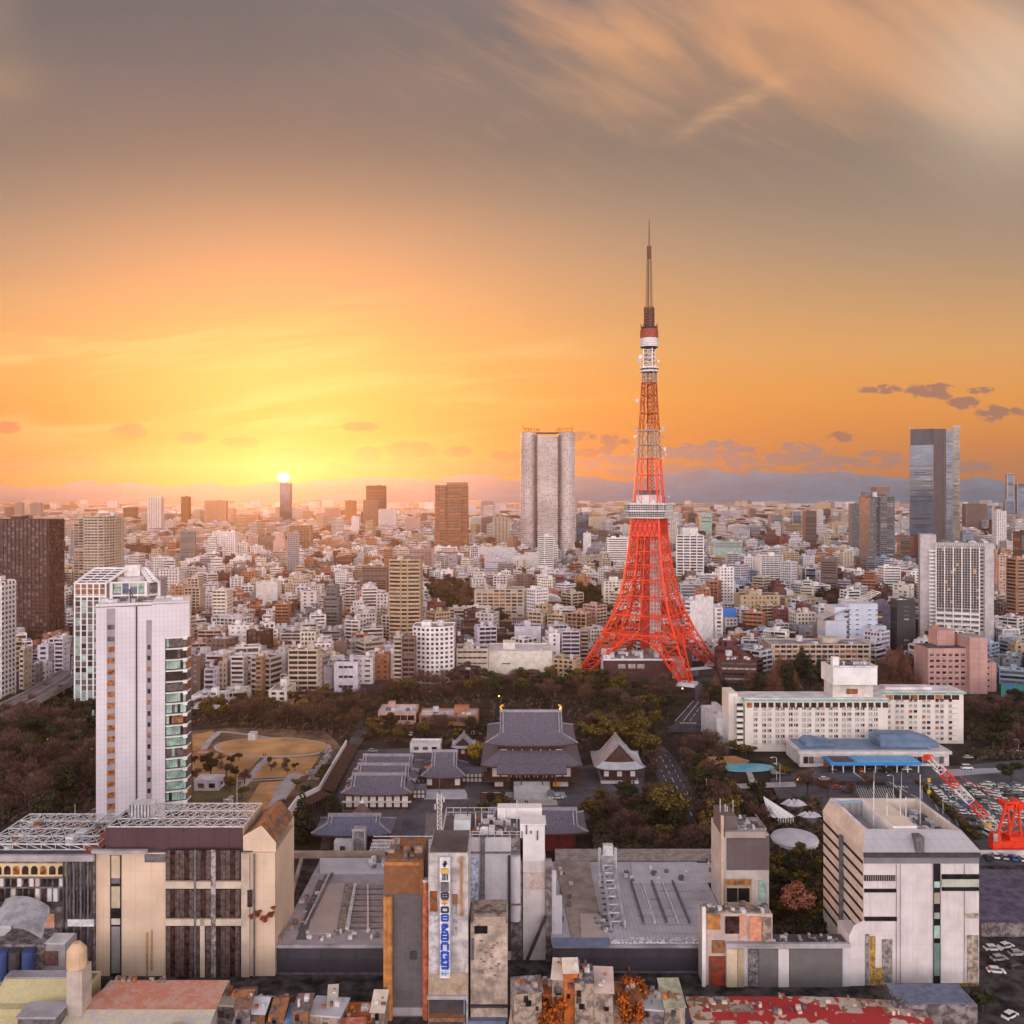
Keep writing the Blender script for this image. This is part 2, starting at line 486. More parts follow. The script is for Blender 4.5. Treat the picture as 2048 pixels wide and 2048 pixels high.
def facade(b, p, q, z0, z1, st, rnd):
 """openings on the wall from p to q (outward is to the right of p->q)"""
 t = st.get('t', 'win')
 if t == 'none':
  return
 p, q = Vector(p), Vector(q)
 W = (q - p).length
 hh = z1 - z0
 if W < 1.5 or hh < 2.5:
  return
 u = (q - p) / W
 nv = Vector((u.y, -u.x))
 # skip walls that face away from the camera
 mid = (p + q) / 2
 wn = Vector((nv.x * math.cos(b.rz) - nv.y * math.sin(b.rz), nv.x * math.sin(b.rz) + nv.y * math.cos(b.rz)))
 wm = Vector((mid.x * math.cos(b.rz) - mid.y * math.sin(b.rz) + b.loc.x, mid.x * math.sin(b.rz) + mid.y * math.cos(b.rz) + b.loc.y))
 if wn.dot(-wm) < -0.05 * wm.length:
  return
 rz = math.atan2(u.y, u.x)
 nf = st.get('nf') or max(1, round(hh / st.get('fh', 3.4)))
 fh = hh / nf
 ms = MIXES[st.get('mix', 'norm')]
 mg = st.get('mg', 0.06) * W
 Wi = W - 2 * mg
 nb = st.get('nb') or max(1, round(Wi / st.get('bw', 3.6)))
 bw = Wi / nb
 ww, wh = st.get('ww', 0.55) * bw, st.get('wh', 0.5) * fh
 tm = st.get('trim') or b.wm
 def at(s_, out, z):
  v = p + u * s_ + nv * out
  return (v.x, v.y, z)
 if t in ('win', 'pair'):
  for f in range(nf):
   zc = z0 + (f + 0.52) * fh
   for k in range(nb):
    if rnd.random() < st.get('skip', 0.0):
     continue
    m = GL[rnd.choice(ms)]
    sc_ = mg + (k + 0.5) * bw
    if t == 'pair':
     for e in (-0.25, 0.25):
      b.piece('window', GL[rnd.choice(ms)], at(sc_ + e * bw * 0.8, 0, zc), (ww * 0.55, 0.14, wh), rz)
    else:
     b.piece('window', m, at(sc_, 0, zc), (ww, 0.14, wh), rz)
    if st.get('sill'):
     b.trim.box(at(sc_, 0.15, zc - wh / 2 - 0.15), (bw * 0.8, 0.5, 0.25), tm, rz)
 elif t == 'rib':
  for f in range(nf):
   zc = z0 + (f + 0.52) * fh
   b.piece('window', GL[rnd.choice(ms)], at(W / 2, 0, zc), (Wi, 0.12, wh), rz)
   if b.ind or st.get('mul'):
    for k in range(1, nb):
     b.trim.box(at(mg + k * bw, 0.05, zc), (0.35, 0.24, wh), tm, rz)
 elif t == 'balc':
  for f in range(nf):
   zf = z0 + f * fh
   b.piece('window', GL[rnd.choice(ms)], at(W / 2, 0, zf + fh * 0.55), (Wi, 0.12, fh * 0.62), rz)
   b.piece('balcony', tm, at(W / 2, 0.55, zf + fh * 0.16), (Wi, 1.1, fh * st.get('bh', 0.34)), rz)
  for k in range(0, nb + 1):
   b.trim.box(at(mg + k * bw, 0.45, z0 + hh / 2), (0.35, 0.9, hh), tm, rz)
 elif t == 'grid':
  for f in range(nf):
   zc = z0 + (f + 0.5) * fh
   for k in range(nb):
    b.piece('window', GL[rnd.choice(ms)], at(mg + (k + 0.5) * bw, 0, zc), (bw * 0.94, 0.12, fh * 0.8), rz)
   b.trim.box(at(W / 2, 0.2, z0 + f * fh + st.get('gt', 0.5) / 2), (Wi, 0.55, st.get('gt', 0.5)), tm, rz)
  for k in range(0, nb + 1):
   b.trim.box(at(mg + k * bw, 0.26, z0 + hh / 2), (st.get('gv', 0.5), 0.66, hh), tm, rz)
 elif t == 'vert':
  for k in range(nb):
   for f in range(nf):
    b.piece('window', GL[rnd.choice(ms)], at(mg + (k + 0.5) * bw, 0, z0 + (f + 0.5) * fh), (ww, 0.12, wh), rz)
   b.trim.box(at(mg + k * bw, 0.3, z0 + hh / 2), (st.get('gv', 0.6), 0.75, hh), tm, rz)
  b.trim.box(at(mg + nb * bw, 0.3, z0 + hh / 2), (st.get('gv', 0.6), 0.75, hh), tm, rz)
 elif t == 'glass':
  for f in range(nf):
   b.piece('window', GL[rnd.choice(ms)], at(W / 2, 0, z0 + (f + 0.5) * fh), (Wi, 0.12, fh * 0.86), rz)
   b.trim.box(at(W / 2, 0.08, z0 + f * fh + 0.12), (Wi, 0.3, 0.25), tm, rz)
  if b.ind:
   for k in range(0, nb + 1):
    b.trim.box(at(mg + k * bw, 0.1, z0 + hh / 2), (0.14, 0.32, hh), tm, rz)
def inset(poly, d):
 """pull a convex counter-clockwise polygon in by d"""
 cx = sum(p[0] for p in poly) / len(poly)
 cy = sum(p[1] for p in poly) / len(poly)
 out = []
 for x, y in poly:
  r = math.hypot(x - cx, y - cy)
  k = max(0.1, 1 - d / max(r, .01))
  out.append((cx + (x - cx) * k, cy + (y - cy) * k))
 return out
def volume(b, poly, z0, z1, wm, styles, rnd, roofm=None, par=0.9, top_gap=0.6):
 """one block with parapet and sunk roof; styles: dict or list per edge"""
 b.wm = wm
 roofm = roofm or M_ROOF
 b.wall.prism(poly, z0, z1, wm, cap=False)
 ins = inset(poly, 0.55)
 n = len(poly)
 for j in range(n):
  a, c = poly[j], poly[(j + 1) % n]
  ai, ci = ins[j], ins[(j + 1) % n]
  b.wall.quad([(*a, z1), (*c, z1), (*ci, z1), (*ai, z1)], wm)
  b.wall.quad([(*ci, z1), (*ai, z1), (*ai, z1 - par), (*ci, z1 - par)][::-1], wm)
 b.roof.quad([(*p, z1 - par) for p in ins], roofm)
 for j in range(n):
  st = styles[j % len(styles)] if isinstance(styles, list) else styles
  facade(b, poly[j], poly[(j + 1) % n], z0 + st.get('z0', 0.3), z1 - st.get('gap', top_gap), st, rnd)
def rooftop(b, poly, z, rnd, wm, rich=1.0):
 """stair hut, tanks, air conditioners"""
 xs, ys = [p[0] for p in poly], [p[1] for p in poly]
 cx, cy = sum(xs) / len(xs), sum(ys) / len(ys)
 wx, wy = (max(xs) - min(xs)), (max(ys) - min(ys))
 z -= 0.9
 feats = []
 hw, hd, hh = wx * rnd.uniform(.18, .34), wy * rnd.uniform(.3, .5), rnd.uniform(2.6, 4.6)
 hx, hy = cx + wx * rnd.uniform(-.25, .25), cy + wy * rnd.uniform(-.1, .2)
 b.piece('rooftop_hut', wm, (hx, hy, z + hh / 2), (hw, hd, hh))
 feats.append('rooftop hut')
 if rnd.random() < 0.5 * rich:
  tx = cx - (hx - cx) * 1.1
  r = min(wx, wy) * .09 + .4
  if b.ind:
   k = MB()
   k.cyl((tx, cy, z + 1), r, r * 1.6, M_EQ, 10)
   k.box((tx, cy, z + .5), (r * 1.6, r * 1.6, 1), M_EQD)
   b.tank = k
  else:
   b.wall.cyl((tx, cy, z), r, r * 1.8 + 1, M_EQ, 8)
  feats.append('round tank')
 na = int(rnd.uniform(1, 6) * rich)
 for k in range(na):
  ax = cx + wx * rnd.uniform(-.38, .38)
  ay = cy + wy * rnd.uniform(-.36, -.1)
  s_ = rnd.uniform(1.0, 2.2)
  b.piece('air_conditioner', rnd.choice((M_EQ, M_EQ, M_EQD)), (ax, ay, z + s_ * .4), (s_ * 1.3, s_, s_ * .8))
 return feats
def solve(x0, x1, yb, depth, rz, yt=None, zt=None, ab=0.0):
 """centre, width so that the turned box spans x0..x1 with its closest foot on row yb"""
 D = F * H / (yb - HY)
 X, W = ((x0 + x1) / 2 - 1024) * D / F, (x1 - x0) * D / F
 Y = D + depth / 2
 for _ in range(14):
  cs, sn = math.cos(rz), math.sin(rz)
  P = [(X + sx * W / 2 * cs - sy * depth / 2 * sn, Y + sx * W / 2 * sn + sy * depth / 2 * cs) for sx, sy in ((-1, -1), (1, -1), (1, 1), (-1, 1))]
  Y += D - min(p[1] for p in P)
  a = [1024 + p[0] * F / p[1] for p in P]
  lo, hi = min(a), max(a)
  X += ((x0 + x1) / 2 - (lo + hi) / 2) * D / F * 0.9
  W = max(2.0, W * (1 + 0.8 * ((x1 - x0) / (hi - lo) - 1)))
 return X, Y, W, D
FOOT = []      # taken ground: (x, y, radius)
def claim(x, y, w_, d_, rz):
 n = max(1, int(max(w_, d_) / max(6.0, min(w_, d_))))
 L = max(w_, d_)
 a = rz if w_ > d_ else rz + PI / 2
 for k in range(n):
  s_ = (k + .5) / n - .5
  FOOT.append((x + math.cos(a) * L * s_, y + math.sin(a) * L * s_, min(w_, d_) * .5 + 3))
_n_words = ['no', 'one', 'two', 'three', 'four', 'five', 'six', 'seven', 'eight', 'nine', 'ten', 'eleven', 'twelve', 'thirteen', 'fourteen', 'fifteen', 'sixteen', 'seventeen', 'eighteen', 'nineteen', 'twenty']
def tower_block(x0, x1, yt, yb, c, st, label, cat='building', name='office_building', rz=0.0, depth=None, ind=None, poly=None, side=None, hut=1.0,
    roofm=None, crown=None, group=None, seed=None, key=None, wkw=None):
 """a building whose outline in the photo is x0..x1, roof edge yt, foot yb. Footprint is a box, or poly in units of half width/depth"""
 rnd = random.Random(seed if seed is not None else int(x0 * 7 + yt * 13))
 D0 = F * H / (yb - HY)
 wpx = (x1 - x0) * D0 / F
 depth = depth or max(9.0, min(26.0, wpx * 0.62))
 X, Y, W, D = solve(x0, x1, yb, depth, rz)
 h = ZT(yt, D + (0 if abs(rz) < .1 else depth * .2))
 if ind is None:
  ind = D < 800
 b = Bld(name, ind, (X, Y, 0), rz)
 wm = wallm(c, key, **(wkw or {}))
 poly = poly or [(-1, -1), (1, -1), (1, 1), (-1, 1)]
 P = [(px_ * W / 2, py_ * depth / 2) for px_, py_ in poly]
 if side is not None:
  st = [st if (abs(P[(j + 1) % len(P)][1] - P[j][1]) < 0.6 * abs(P[(j + 1) % len(P)][0] - P[j][0]) + .1) else side for j in range(len(P))]
 volume(b, P, 0, h, wm, st, rnd, roofm or rnd.choice((M_ROOF, M_ROOFL, M_ROOF, M_ROOFD)))
 if hut:
  rooftop(b, inset(P, 2.0), h, rnd, wm, hut)
 if crown:
  crown(b, P, h, rnd, wm)
 o = b.done(label, cat, group)
 if ind and getattr(b, 'tank', None):
  b.tank.build('water_tank', o)
 claim(X, Y, W, depth, rz)
 return o, b, h, (X, Y, W, depth, D)
S = dict       # facade style
WIN = S(t='win')
RIB = S(t='rib', mix='dark', wh=.42, mg=.04)
BAL = S(t='balc', mix='dark', bw=5.5, fh=3.1, mg=.03)
GRD = S(t='grid', mix='dark', bw=4, fh=3.4, mg=.02)
NON = S(t='none')
BACK = S(t='win', ww=.35, wh=.35, bw=5.0, mix='dark', skip=.2)
# ---------------------------------------------------------------- the red lattice tower
RED = mat('tower_orange', (0.78, 0.055, 0.012), 0.45, 0, 0.15, 0.3, spec=0.4)
REDD = mat('tower_red', (0.42, 0.03, 0.02), 0.5, 0, 0.15, 0.3)
TWH = mat('tower_white', (0.70, 0.68, 0.68), 0.5, 0, 0.12, 0.3)
TWH_SHADED = mat('tower_white_shaded', (0.26, 0.24, 0.24), 0.5, 0, 0.15, 0.3)  # same white paint, darkened in colour for the unlit, backlit upper half
RED_SHADED = mat('tower_orange_shaded', (0.34, 0.035, 0.015), 0.5, 0, 0.15, 0.3)  # same orange paint, shade of the unlit upper half put into its colour
TBR = mat('tower_rust', (0.30, 0.08, 0.04), 0.6, 0, 0.2, 0.5)
def red_tower():
 cx, cy = 100.0, 638.0
 T = thing('lattice_tower', 'tall orange and white lattice broadcasting tower with two observation decks', 'tower', (cx, cy, 0), 0)
 ang0 = math.atan2(36, 105.1)
 prof = [(0, 59.0), (12, 49.0), (29, 37.2), (41.8, 29.3), (55.3, 23.7), (66.6, 20.5), (77.5, 18.3), (87, 16.7), (98, 15.2), (110, 14.3), (120, 13.0), (135, 11.2), (154, 9.7),
   (164, 9.1), (174, 8.5), (187, 7.5), (200, 6.7), (209, 6.2), (218, 5.7), (234, 4.6)]
 def hd(z):
  for (a, ra), (c, rc) in zip(prof, prof[1:]):
   if z <= c:
    return ra + (rc - ra) * (z - a) / (c - a)
  return prof[-1][1]
 def corner(k, z, r=None):
  a = ang0 + k * PI / 2
  r = hd(z) if r is None else r
  return Vector((math.cos(a) * r, math.sin(a) * r, z))
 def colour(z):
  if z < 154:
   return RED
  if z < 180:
   return TWH_SHADED
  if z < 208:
   return RED_SHADED
  return TWH_SHADED
 # four legs: each a box truss that narrows to its foot
 for k in range(4):
  b = MB()
  zs = [0, 5, 11, 17, 23, 29]
  for i, z in enumerate(zs):
   pass
  def chords(z):
   o = corner(k, z)
   wd = 6.5 + z * 0.42
   s1 = (corner(k + 1, z) - o).normalized() * wd
   s2 = (corner(k - 1, z) - o).normalized() * wd
   return [o, o + s1, o + s1 + s2, o + s2]
  for za, zb in zip(zs, zs[1:]):
   A_, B_ = chords(za), chords(zb)
   for j in range(4):
    b.beam(A_[j], B_[j], .95, RED)
    j2 = (j + 1) % 4
    b.beam(A_[j], B_[j2], 0.34, RED)
    b.beam(A_[j2], B_[j], 0.34, RED)
    b.beam(B_[j], B_[j2], 0.42, RED)
  b.build('leg', T)
  f = MB()
  o = corner(k, 0) + (corner(k + 2, 0) - corner(k, 0)).normalized() * 4.5
  f.box((o.x, o.y, -0.2), (15, 15, 4.4), M_ROOFL, ang0 + PI / 4, 0.72)
  f.build('footing', T)
 # arches between the legs
 for k in range(4):
  b = MB()
  p0, p1 = corner(k, 0), corner(k + 1, 0)
  pts = []
  for i in range(13):
   s_ = i / 12
   f_ = 0.14 + 0.72 * s_
   z = 8 + 18.5 * math.sin(PI * s_) ** 0.55
   a, c = corner(k, z), corner(k + 1, z)
   pts.append(a + (c - a) * f_)
  for a, c in zip(pts, pts[1:]):
   b.beam(a, c, 0.7, RED)
  for i in range(1, 12):
   s_ = i / 12
   a, c = corner(k, 29), corner(k + 1, 29)
   top = a + (c - a) * (0.14 + .72 * s_)
   b.beam(pts[i], top, 0.3, RED)
   if i < 11:
    top2 = a + (c - a) * (0.14 + .72 * (i + 1) / 12)
    b.beam(pts[i], top2, 0.24, RED)
  b.build('arch', T)
 # the four braced faces from the arches up to the main deck
 lv = [29, 41.8, 55.3, 66.6, 77.5, 87, 98]
 inner = MB()
 for k in range(4):
  b = MB()
  for i, z in enumerate(lv):
   a, c = corner(k, z), corner(k + 1, z)
   b.beam(a, c, 1.1 if z in (29, 41.8) else .75, RED)
   b.beam(a + Vector((0, 0, -2)), c + Vector((0, 0, -2)), 0.4, RED)
   nn = 10 if z < 50 else 7
   for j in range(nn):
    p = a + (c - a) * (j / nn)
    q = a + (c - a) * ((j + 1) / nn)
    b.beam(p, q + Vector((0, 0, -2)), .25, RED)
  for za, zb in zip(lv, lv[1:]):
   a0, c0, a1, c1 = corner(k, za), corner(k + 1, za), corner(k, zb), corner(k + 1, zb)
   b.beam(a0, a1, 1.45, RED)
   cols_ = [0, 0.22, 0.5, 0.78, 1] if za < 60 else [0, .28, .5, .72, 1]
   for s_ in cols_[1:-1]:
    b.beam(a0 + (c0 - a0) * s_, a1 + (c1 - a1) * s_, 0.5, RED)
   for s0, s1 in zip(cols_, cols_[1:]):
    p0, q0 = a0 + (c0 - a0) * s0, a0 + (c0 - a0) * s1
    p1, q1 = a1 + (c1 - a1) * s0, a1 + (c1 - a1) * s1
    b.beam(p0, q1, 0.30, RED)
    b.beam(q0, p1, 0.30, RED)
  b.build('braced_face', T)
  # inner ring trusses
  for z in (29, 41.8, 66.6, 87):
   a, c = corner(k, z) * .62, corner(k + 1, z) * .62
   a.z = c.z = z
   inner.beam(a, c, .5, RED)
   e = corner(k, z)
   inner.beam(a, e, .4, RED)
   m1 = (corner(k, z) + corner(k + 1, z)) / 2
   inner.beam(a, m1, .3, RED)
   inner.beam(c, m1, .3, RED)
  for za, zb in zip(lv, lv[1:]):
   a, c = corner(k, za) * .62, corner(k, zb) * .62
   a.z, c.z = za, zb
   inner.beam(a, c, .5, RED)
   a2 = corner(k + 1, zb) * .62
   a2.z = zb
   inner.beam(a, a2, .25, RED)
 inner.build('inner_bracing', T)
 # solid band right under the deck
 b = MB()
 for k in range(4):
  for za, zb in ((98.2, 110.6),):
   a0, c0, a1, c1 = corner(k, za) * .985, corner(k + 1, za) * .985, corner(k, zb) * .985, corner(k + 1, zb) * .985
   for v in (a0, c0, a1, c1):
    pass
   a0.z = c0.z = za
   a1.z = c1.z = zb
   b.quad([c0, a0, a1, c1], RED)
  a0, c0, a1, c1 = corner(k, 98), corner(k + 1, 98), corner(k, 110.6), corner(k + 1, 110.6)
  b.beam(a0, a1, 1.5, RED)
  for j in range(6):
   s0, s1 = j / 6, (j + 1) / 6
   b.beam(a0 + (c0 - a0) * s0, a1 + (c1 - a1) * s1, .4, REDD)
   b.beam(a0 + (c0 - a0) * s1, a1 + (c1 - a1) * s0, .4, REDD)
  m0, m1 = corner(k, 104), corner(k + 1, 104)
  b.beam(m0, m1, .6, REDD)
 b.build('solid_band', T)
 # lift shaft
 b = MB()
 b.box((-3.4, -1, 55), (5.4, 6, 106), REDD)
 b.build('stair_shaft', T)
 b = MB()
 sh = mat('shaft_grey', (0.36, 0.30, 0.27), .7, 0, .15, .3)
 b.box((3.6, -1.5, 55), (7.4, 6, 106), sh)
 for z in range(4, 108, 3):
  b.box((3.6, -1.5, z), (7.7, 6.3, .35), TWH)
 for s_ in (-3.7, -1.2, 1.2, 3.7):
  b.box((3.6 + s_, -4.6, 55), (.3, .3, 106), TWH)
 b.build('lift_shaft', T)
 # main deck: cut-corner square, two floors of glass behind a white grid
 def deckpoly(r, cut=.30):
  out = []
  for k in range(4):
   o, pv, nx = corner(k, 0, r), corner(k - 1, 0, r), corner(k + 1, 0, r)
   out += [tuple((o + (pv - o) * cut * .5)[:2]), tuple((o + (nx - o) * cut * .5)[:2])]
  return out
 b = MB()
 P0, P1 = deckpoly(20.0), deckpoly(21.3)
 gl = GL['d']
 n = len(P0)
 b.prism(deckpoly(19.0), 110.6, 112.0, TWH)
 for (za, zb, pa, pb) in ((111.6, 115.6, 20.0, 21.0), (116.4, 120.6, 21.2, 21.2)):
  A_, B_ = deckpoly(pa), deckpoly(pb)
  for j in range(n):
   a, c, a1, c1 = (*A_[j], za), (*A_[(j + 1) % n], za), (*B_[j], zb), (*B_[(j + 1) % n], zb)
   b.quad([a, c, c1, a1], gl)
 b.prism(deckpoly(21.5), 115.5, 116.6, TWH)
 b.prism(deckpoly(21.6), 120.5, 121.5, TWH)
 b.prism(deckpoly(20.2), 111.0, 111.8, TWH)
 b.build('main_deck', T)
 g = MB()
 for (za, zb, pa, pb) in ((111.6, 115.6, 20.15, 21.15), (116.4, 120.6, 21.35, 21.35)):
  A_, B_ = deckpoly(pa), deckpoly(pb)
  for j in range(n):
   a, c, a1, c1 = Vector((*A_[j], za)), Vector((*A_[(j + 1) % n], za)), Vector((*B_[j], zb)), Vector((*B_[(j + 1) % n], zb))
   kk = max(2, round((c - a).length / 1.7))
   for i in range(kk + 1):
    g.beam(a + (c - a) * i / kk, a1 + (c1 - a1) * i / kk, .30, TWH)
   for s_ in (.33, .66):
    g.beam(a + (a1 - a) * s_, c + (c1 - c) * s_, .26, TWH)
 g.build('deck_grid', T)
 b = MB()
 b.box((0, 0, 124.5), (15, 15, 6), TWH, ang0 + PI / 4)
 b.box((0, 0, 129.2), (12, 12, 3.6), M_EQD, ang0 + PI / 4)
 b.build('deck_roof_house', T)
 # upper faces
 lv2 = [121, 131, 142, 154, 164, 174, 187, 200, 209, 217]
 for k in range(4):
  b = MB()
  for za, zb in zip(lv2, lv2[1:]):
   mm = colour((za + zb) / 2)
   a0, c0, a1, c1 = corner(k, za), corner(k + 1, za), corner(k, zb), corner(k + 1, zb)
   b.beam(a0, a1, .85 if za < 160 else .55, mm)
   b.beam(a1, c1, .6, mm)
   for s0, s1 in ((0, .33), (.67, 1)):
    b.beam(a0 + (c0 - a0) * s0, a1 + (c1 - a1) * s1, .24, mm)
    b.beam(a0 + (c0 - a0) * s1, a1 + (c1 - a1) * s0, .24, mm)
   for s_ in (.33, .67):
    b.beam(a0 + (c0 - a0) * s_, a1 + (c1 - a1) * s_, .38, mm)
  b.build('upper_face', T)
 b = MB()
 for za, zb, mm in ((130, 154, RED_SHADED), (154, 180, TWH_SHADED), (180, 208, RED_SHADED), (208, 218, TWH_SHADED)):
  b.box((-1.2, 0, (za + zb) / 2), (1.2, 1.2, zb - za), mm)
  for z in range(int(za), int(zb), 3):
   b.beam((.5, 1.8, z), (3.6, -1.8, z + 3), .3, mm)
   b.beam((3.6, 1.8, z), (.5, -1.8, z + 3), .3, mm)
   b.box((.6, 0, z), (5.0, 3, .2), mm)
 b.build('stair_core', T)
 for z, e in ((154, 12.5), (174, 11.5), (164, 9.5), (142, 0)):
  if e:
   b = MB()
   b.box((0, 0, z), (e * 1.7, 2.2, .5), TWH, 0.0)
   b.box((0, 0, z), (2.2, e * 1.2, .45), TWH, 0.0)
   b.build('service_platform', T)
 rnd = random.Random(4)
 for z in (157, 165.5, 176, 196, 225, 228, 161, 170, 123, 126):
  for sx in (-1, 1):
   if rnd.random() < .8:
    r = rnd.uniform(.9, 1.7)
    d = MB()
    x = sx * (hd(z) + rnd.uniform(.8, 2.4))
    yy = rnd.uniform(-2.5, -1)
    d.disc((x, yy, z), (sx * rnd.uniform(.2, 1), -1, 0), r, rnd.choice((TWH, M_STEEL)))
    d.beam((sx * hd(z) * .8, yy + .5, z - .3), (x, yy + .4, z - .3), .3, TBR)
    d.build('dish_antenna', T)
 # small ring platform and the equipment section
 b = MB()
 b.cyl((0, 0, 217), 6.6, 1.1, TWH, 20)
 b.cyl((0, 0, 219.4), 7.0, 1.2, TWH, 20)
 b.cyl((0, 0, 218.1), 5.2, 1.3, M_EQD, 16)
 b.build('ring_platform', T)
 b = MB()
 for z in range(221, 234, 3):
  for k in range(4):
   a0, a1, c1 = corner(k, z, 4.7), corner(k, z + 3, 4.6), corner(k + 1, z + 3, 4.6)
   b.beam(a0, a1, .7, TWH)
   b.beam(a1, c1, .6, M_STEEL)
   b.beam(a0, c1, .35, M_STEEL)
 for k in range(9):
  b.box((rnd.uniform(-3, 3), rnd.uniform(-4, 1), rnd.uniform(222, 232)), (rnd.uniform(1, 2.6), 1.2, rnd.uniform(.8, 1.8)), rnd.choice((TWH, M_EQD, M_STEEL)))
 b.build('equipment_cage', T)
 b = MB()
 b.cyl((0, 0, 234.0), 5.0, 1.2, M_DARK, 24, 6.5)
 for i in range(5):
  b.cyl((0, 0, 235.2 + i * 1.25), 6.75, .85, TWH, 28)
 b.cyl((0, 0, 235.2), 6.5, 6.3, M_STEEL, 28)
 b.build('top_deck_lower_ring', T)
 b = MB()
 for i in range(5):
  b.cyl((0, 0, 241.5 + i * 1.28), 6.6, .95, TBR, 28)
 b.cyl((0, 0, 241.5), 6.35, 6.5, REDD, 28)
 b.build('top_deck_upper_ring', T)
 b = MB()
 b.cyl((0, 0, 248.2), 5.6, 1.4, M_DARK, 20, 6.2)
 for k in range(10):
  a = k * PI / 5
  b.beam((6 * math.cos(a), 6 * math.sin(a), 249), (6.2 * math.cos(a), 6.2 * math.sin(a), 252), .35, M_DARK)
 b.build('deck_cap', T)
 # masts
 b = MB()
 for z in range(250, 264, 2):
  for k in range(4):
   a0, a1, c1 = corner(k, z, 3.8), corner(k, z + 2, 3.8), corner(k + 1, z + 2, 3.8)
   b.beam(a0, a1, .9, M_DARK)
   b.beam(a1, c1, .5, TBR)
   b.beam(a0, c1, .35, TBR)
   m = (a1 + c1) / 2
   b.box((m.x * 1.08, m.y * 1.08, z + .8), (1.5, 1.5, .9), M_DARK)
 b.box((-.6, 0, 257), (2, 2, 14), TBR)
 b.build('lower_mast', T)
 b = MB()
 for i in range(18):
  z = 264 + i * 2
  r0, r1 = 2.4 - i * .045, 2.4 - (i + 1) * .045
  for k in range(4):
   a0, a1, c1 = corner(k, z, r0), corner(k, z + 2, r1), corner(k + 1, z + 2, r1)
   b.beam(a0, a1, .24, M_DARK)
   b.beam(a1, c1, .2, TBR)
   e = corner(k, z + 1, r1 * 1.55)
   b.beam(corner(k, z + 1, r1 * .9), e, .28, M_DARK)
 b.beam((-.5, 0, 264), (-.5, 0, 300), .5, M_DARK)
 b.build('upper_mast', T)
 b = MB()
 b.box((0, 0, 304.5), (2.2, 2.2, 9), TBR)
 for z in range(300, 309):
  b.box((0, 0, z + .5), (3.0, 3.0, .3), M_DARK)
 b.build('mast_head', T)
 b = MB()
 b.cyl((0, 0, 309), .42, 19.5, M_DARK, 8, .25)
 b.build('lightning_rod', T)
 claim(cx, cy, 90, 90, 0)
red_tower()
# ---------------------------------------------------------------- the named buildings of the city
C = dict(wh=(.80, .77, .77), of=(.64, .60, .59), be=(.55, .46, .37), ta=(.52, .39, .25), gr=(.32, .30, .32), lg=(.56, .55, .58), br=(.085, .040, .036), dr=(.20, .06, .055),
   bk=(.055, .05, .055), bc=(.42, .18, .10), pk=(.56, .37, .32), gg=(.36, .46, .42), bl=(.30, .38, .50), te=(.17, .19, .21), cr=(.72, .67, .58), li=(.60, .57, .66), mb=(.22, .15, .13),
   ob=(.46, .26, .16))
CN = dict(wh='white', of='off-white', be='beige', ta='tan', gr='grey', lg='pale grey', br='brown', dr='dark red', bk='black', bc='brick red', pk='pink', gg='green-grey', bl='blue-grey',
   te='dark grey-green', cr='cream', li='pale lilac', mb='dull brown', ob='orange-brown')
LM = [('the lattice tower', 1290, 1333), ('the curved white apartment block', 866, 1366), ('the tan apartment tower', 811, 1290), ('the notched silver skyscraper', 1096, 1112),
  ('the brown and white brick tower', 903, 1105), ('the white-framed glass tower', 229, 1434), ('the dark brown riverside-style slab', 60, 1292), ('the long white hotel', 1690, 1495),
  ('the pink block', 1925, 1385), ('the grid-fronted hotel tower', 1917, 1290), ('the dark glass skyscraper', 1873, 1130), ('the grey-green high-rise', 1757, 1149),
  ('the black office block', 1805, 1300), ('the long beige office', 1630, 1335), ('the white-gridded tower', 1380, 1167), ('the blank cream hall', 1040, 1350),
  ('the dark brown block with red roof', 1473, 1374), ('the silhouette tower below the sun', 572, 1048), ('the stepped blue-white block', 1710, 1297), ('the beige balcony block', 610, 1393)]
LM[6] = ('the dark brown slab tower', 60, 1292)
SN = {'win': 'punched-window block', 'rib': 'ribbon-window office', 'balc': 'balconied apartment block', 'grid': 'grid-fronted block', 'vert': 'ribbed tower block', 'glass': 'glass-fronted office',
  'none': 'windowless block', 'pair': 'paired-window block'}
_auto = {}
def storeys(h, fh):
 n = max(1, round(h / fh))
 return _n_words[n] + '-storey' if n <= 20 else 'high-rise'
def auto_label(x0, x1, yt, yb, ck, st, h):
 xm = (x0 + x1) / 2
 best = sorted(LM, key=lambda l: math.hypot(l[1] - xm, (l[2] - yb) * 1.6))[0]
 ddx, ddy = xm - best[1], yb - best[2]
 if abs(ddx) > 1.2 * abs(ddy):
  rel = 'right of' if ddx > 0 else 'left of'
 elif ddy < 0:
  rel = 'behind'
 else:
  rel = 'in front of'
 if rel in ('behind', 'in front of') and abs(ddx) > 30:
  rel += ' and ' + ('right' if ddx > 0 else 'left') + ' of'
  rel = rel.replace('in front of and', 'nearer and').replace('behind and', 'beyond and')
 base = f"{CN[ck]} {storeys(h, st.get('fh', 3.4))} {SN[st['t']]} {rel} {best[0]}"
 return base, math.hypot(ddx, ddy)
ORD = ['', ' first', ' second', ' third', ' fourth', ' fifth', ' sixth', ' seventh', ' eighth', ' ninth', ' tenth', ' eleventh', ' twelfth', ' thirteenth', ' fourteenth', ' fifteenth', ' sixteenth',
  ' seventeenth', ' eighteenth', ' nineteenth', ' twentieth']
def settle_labels():
 for base, lst in _auto.items():
  lst.sort(key=lambda t: t[0])
  for k, (d, o) in enumerate(lst):
   if len(lst) == 1:
    o['label'] = base
   else:
    o['label'] = base + ', ' + (ORD[k + 1].strip() if k < 20 else 'farther') + ' out'
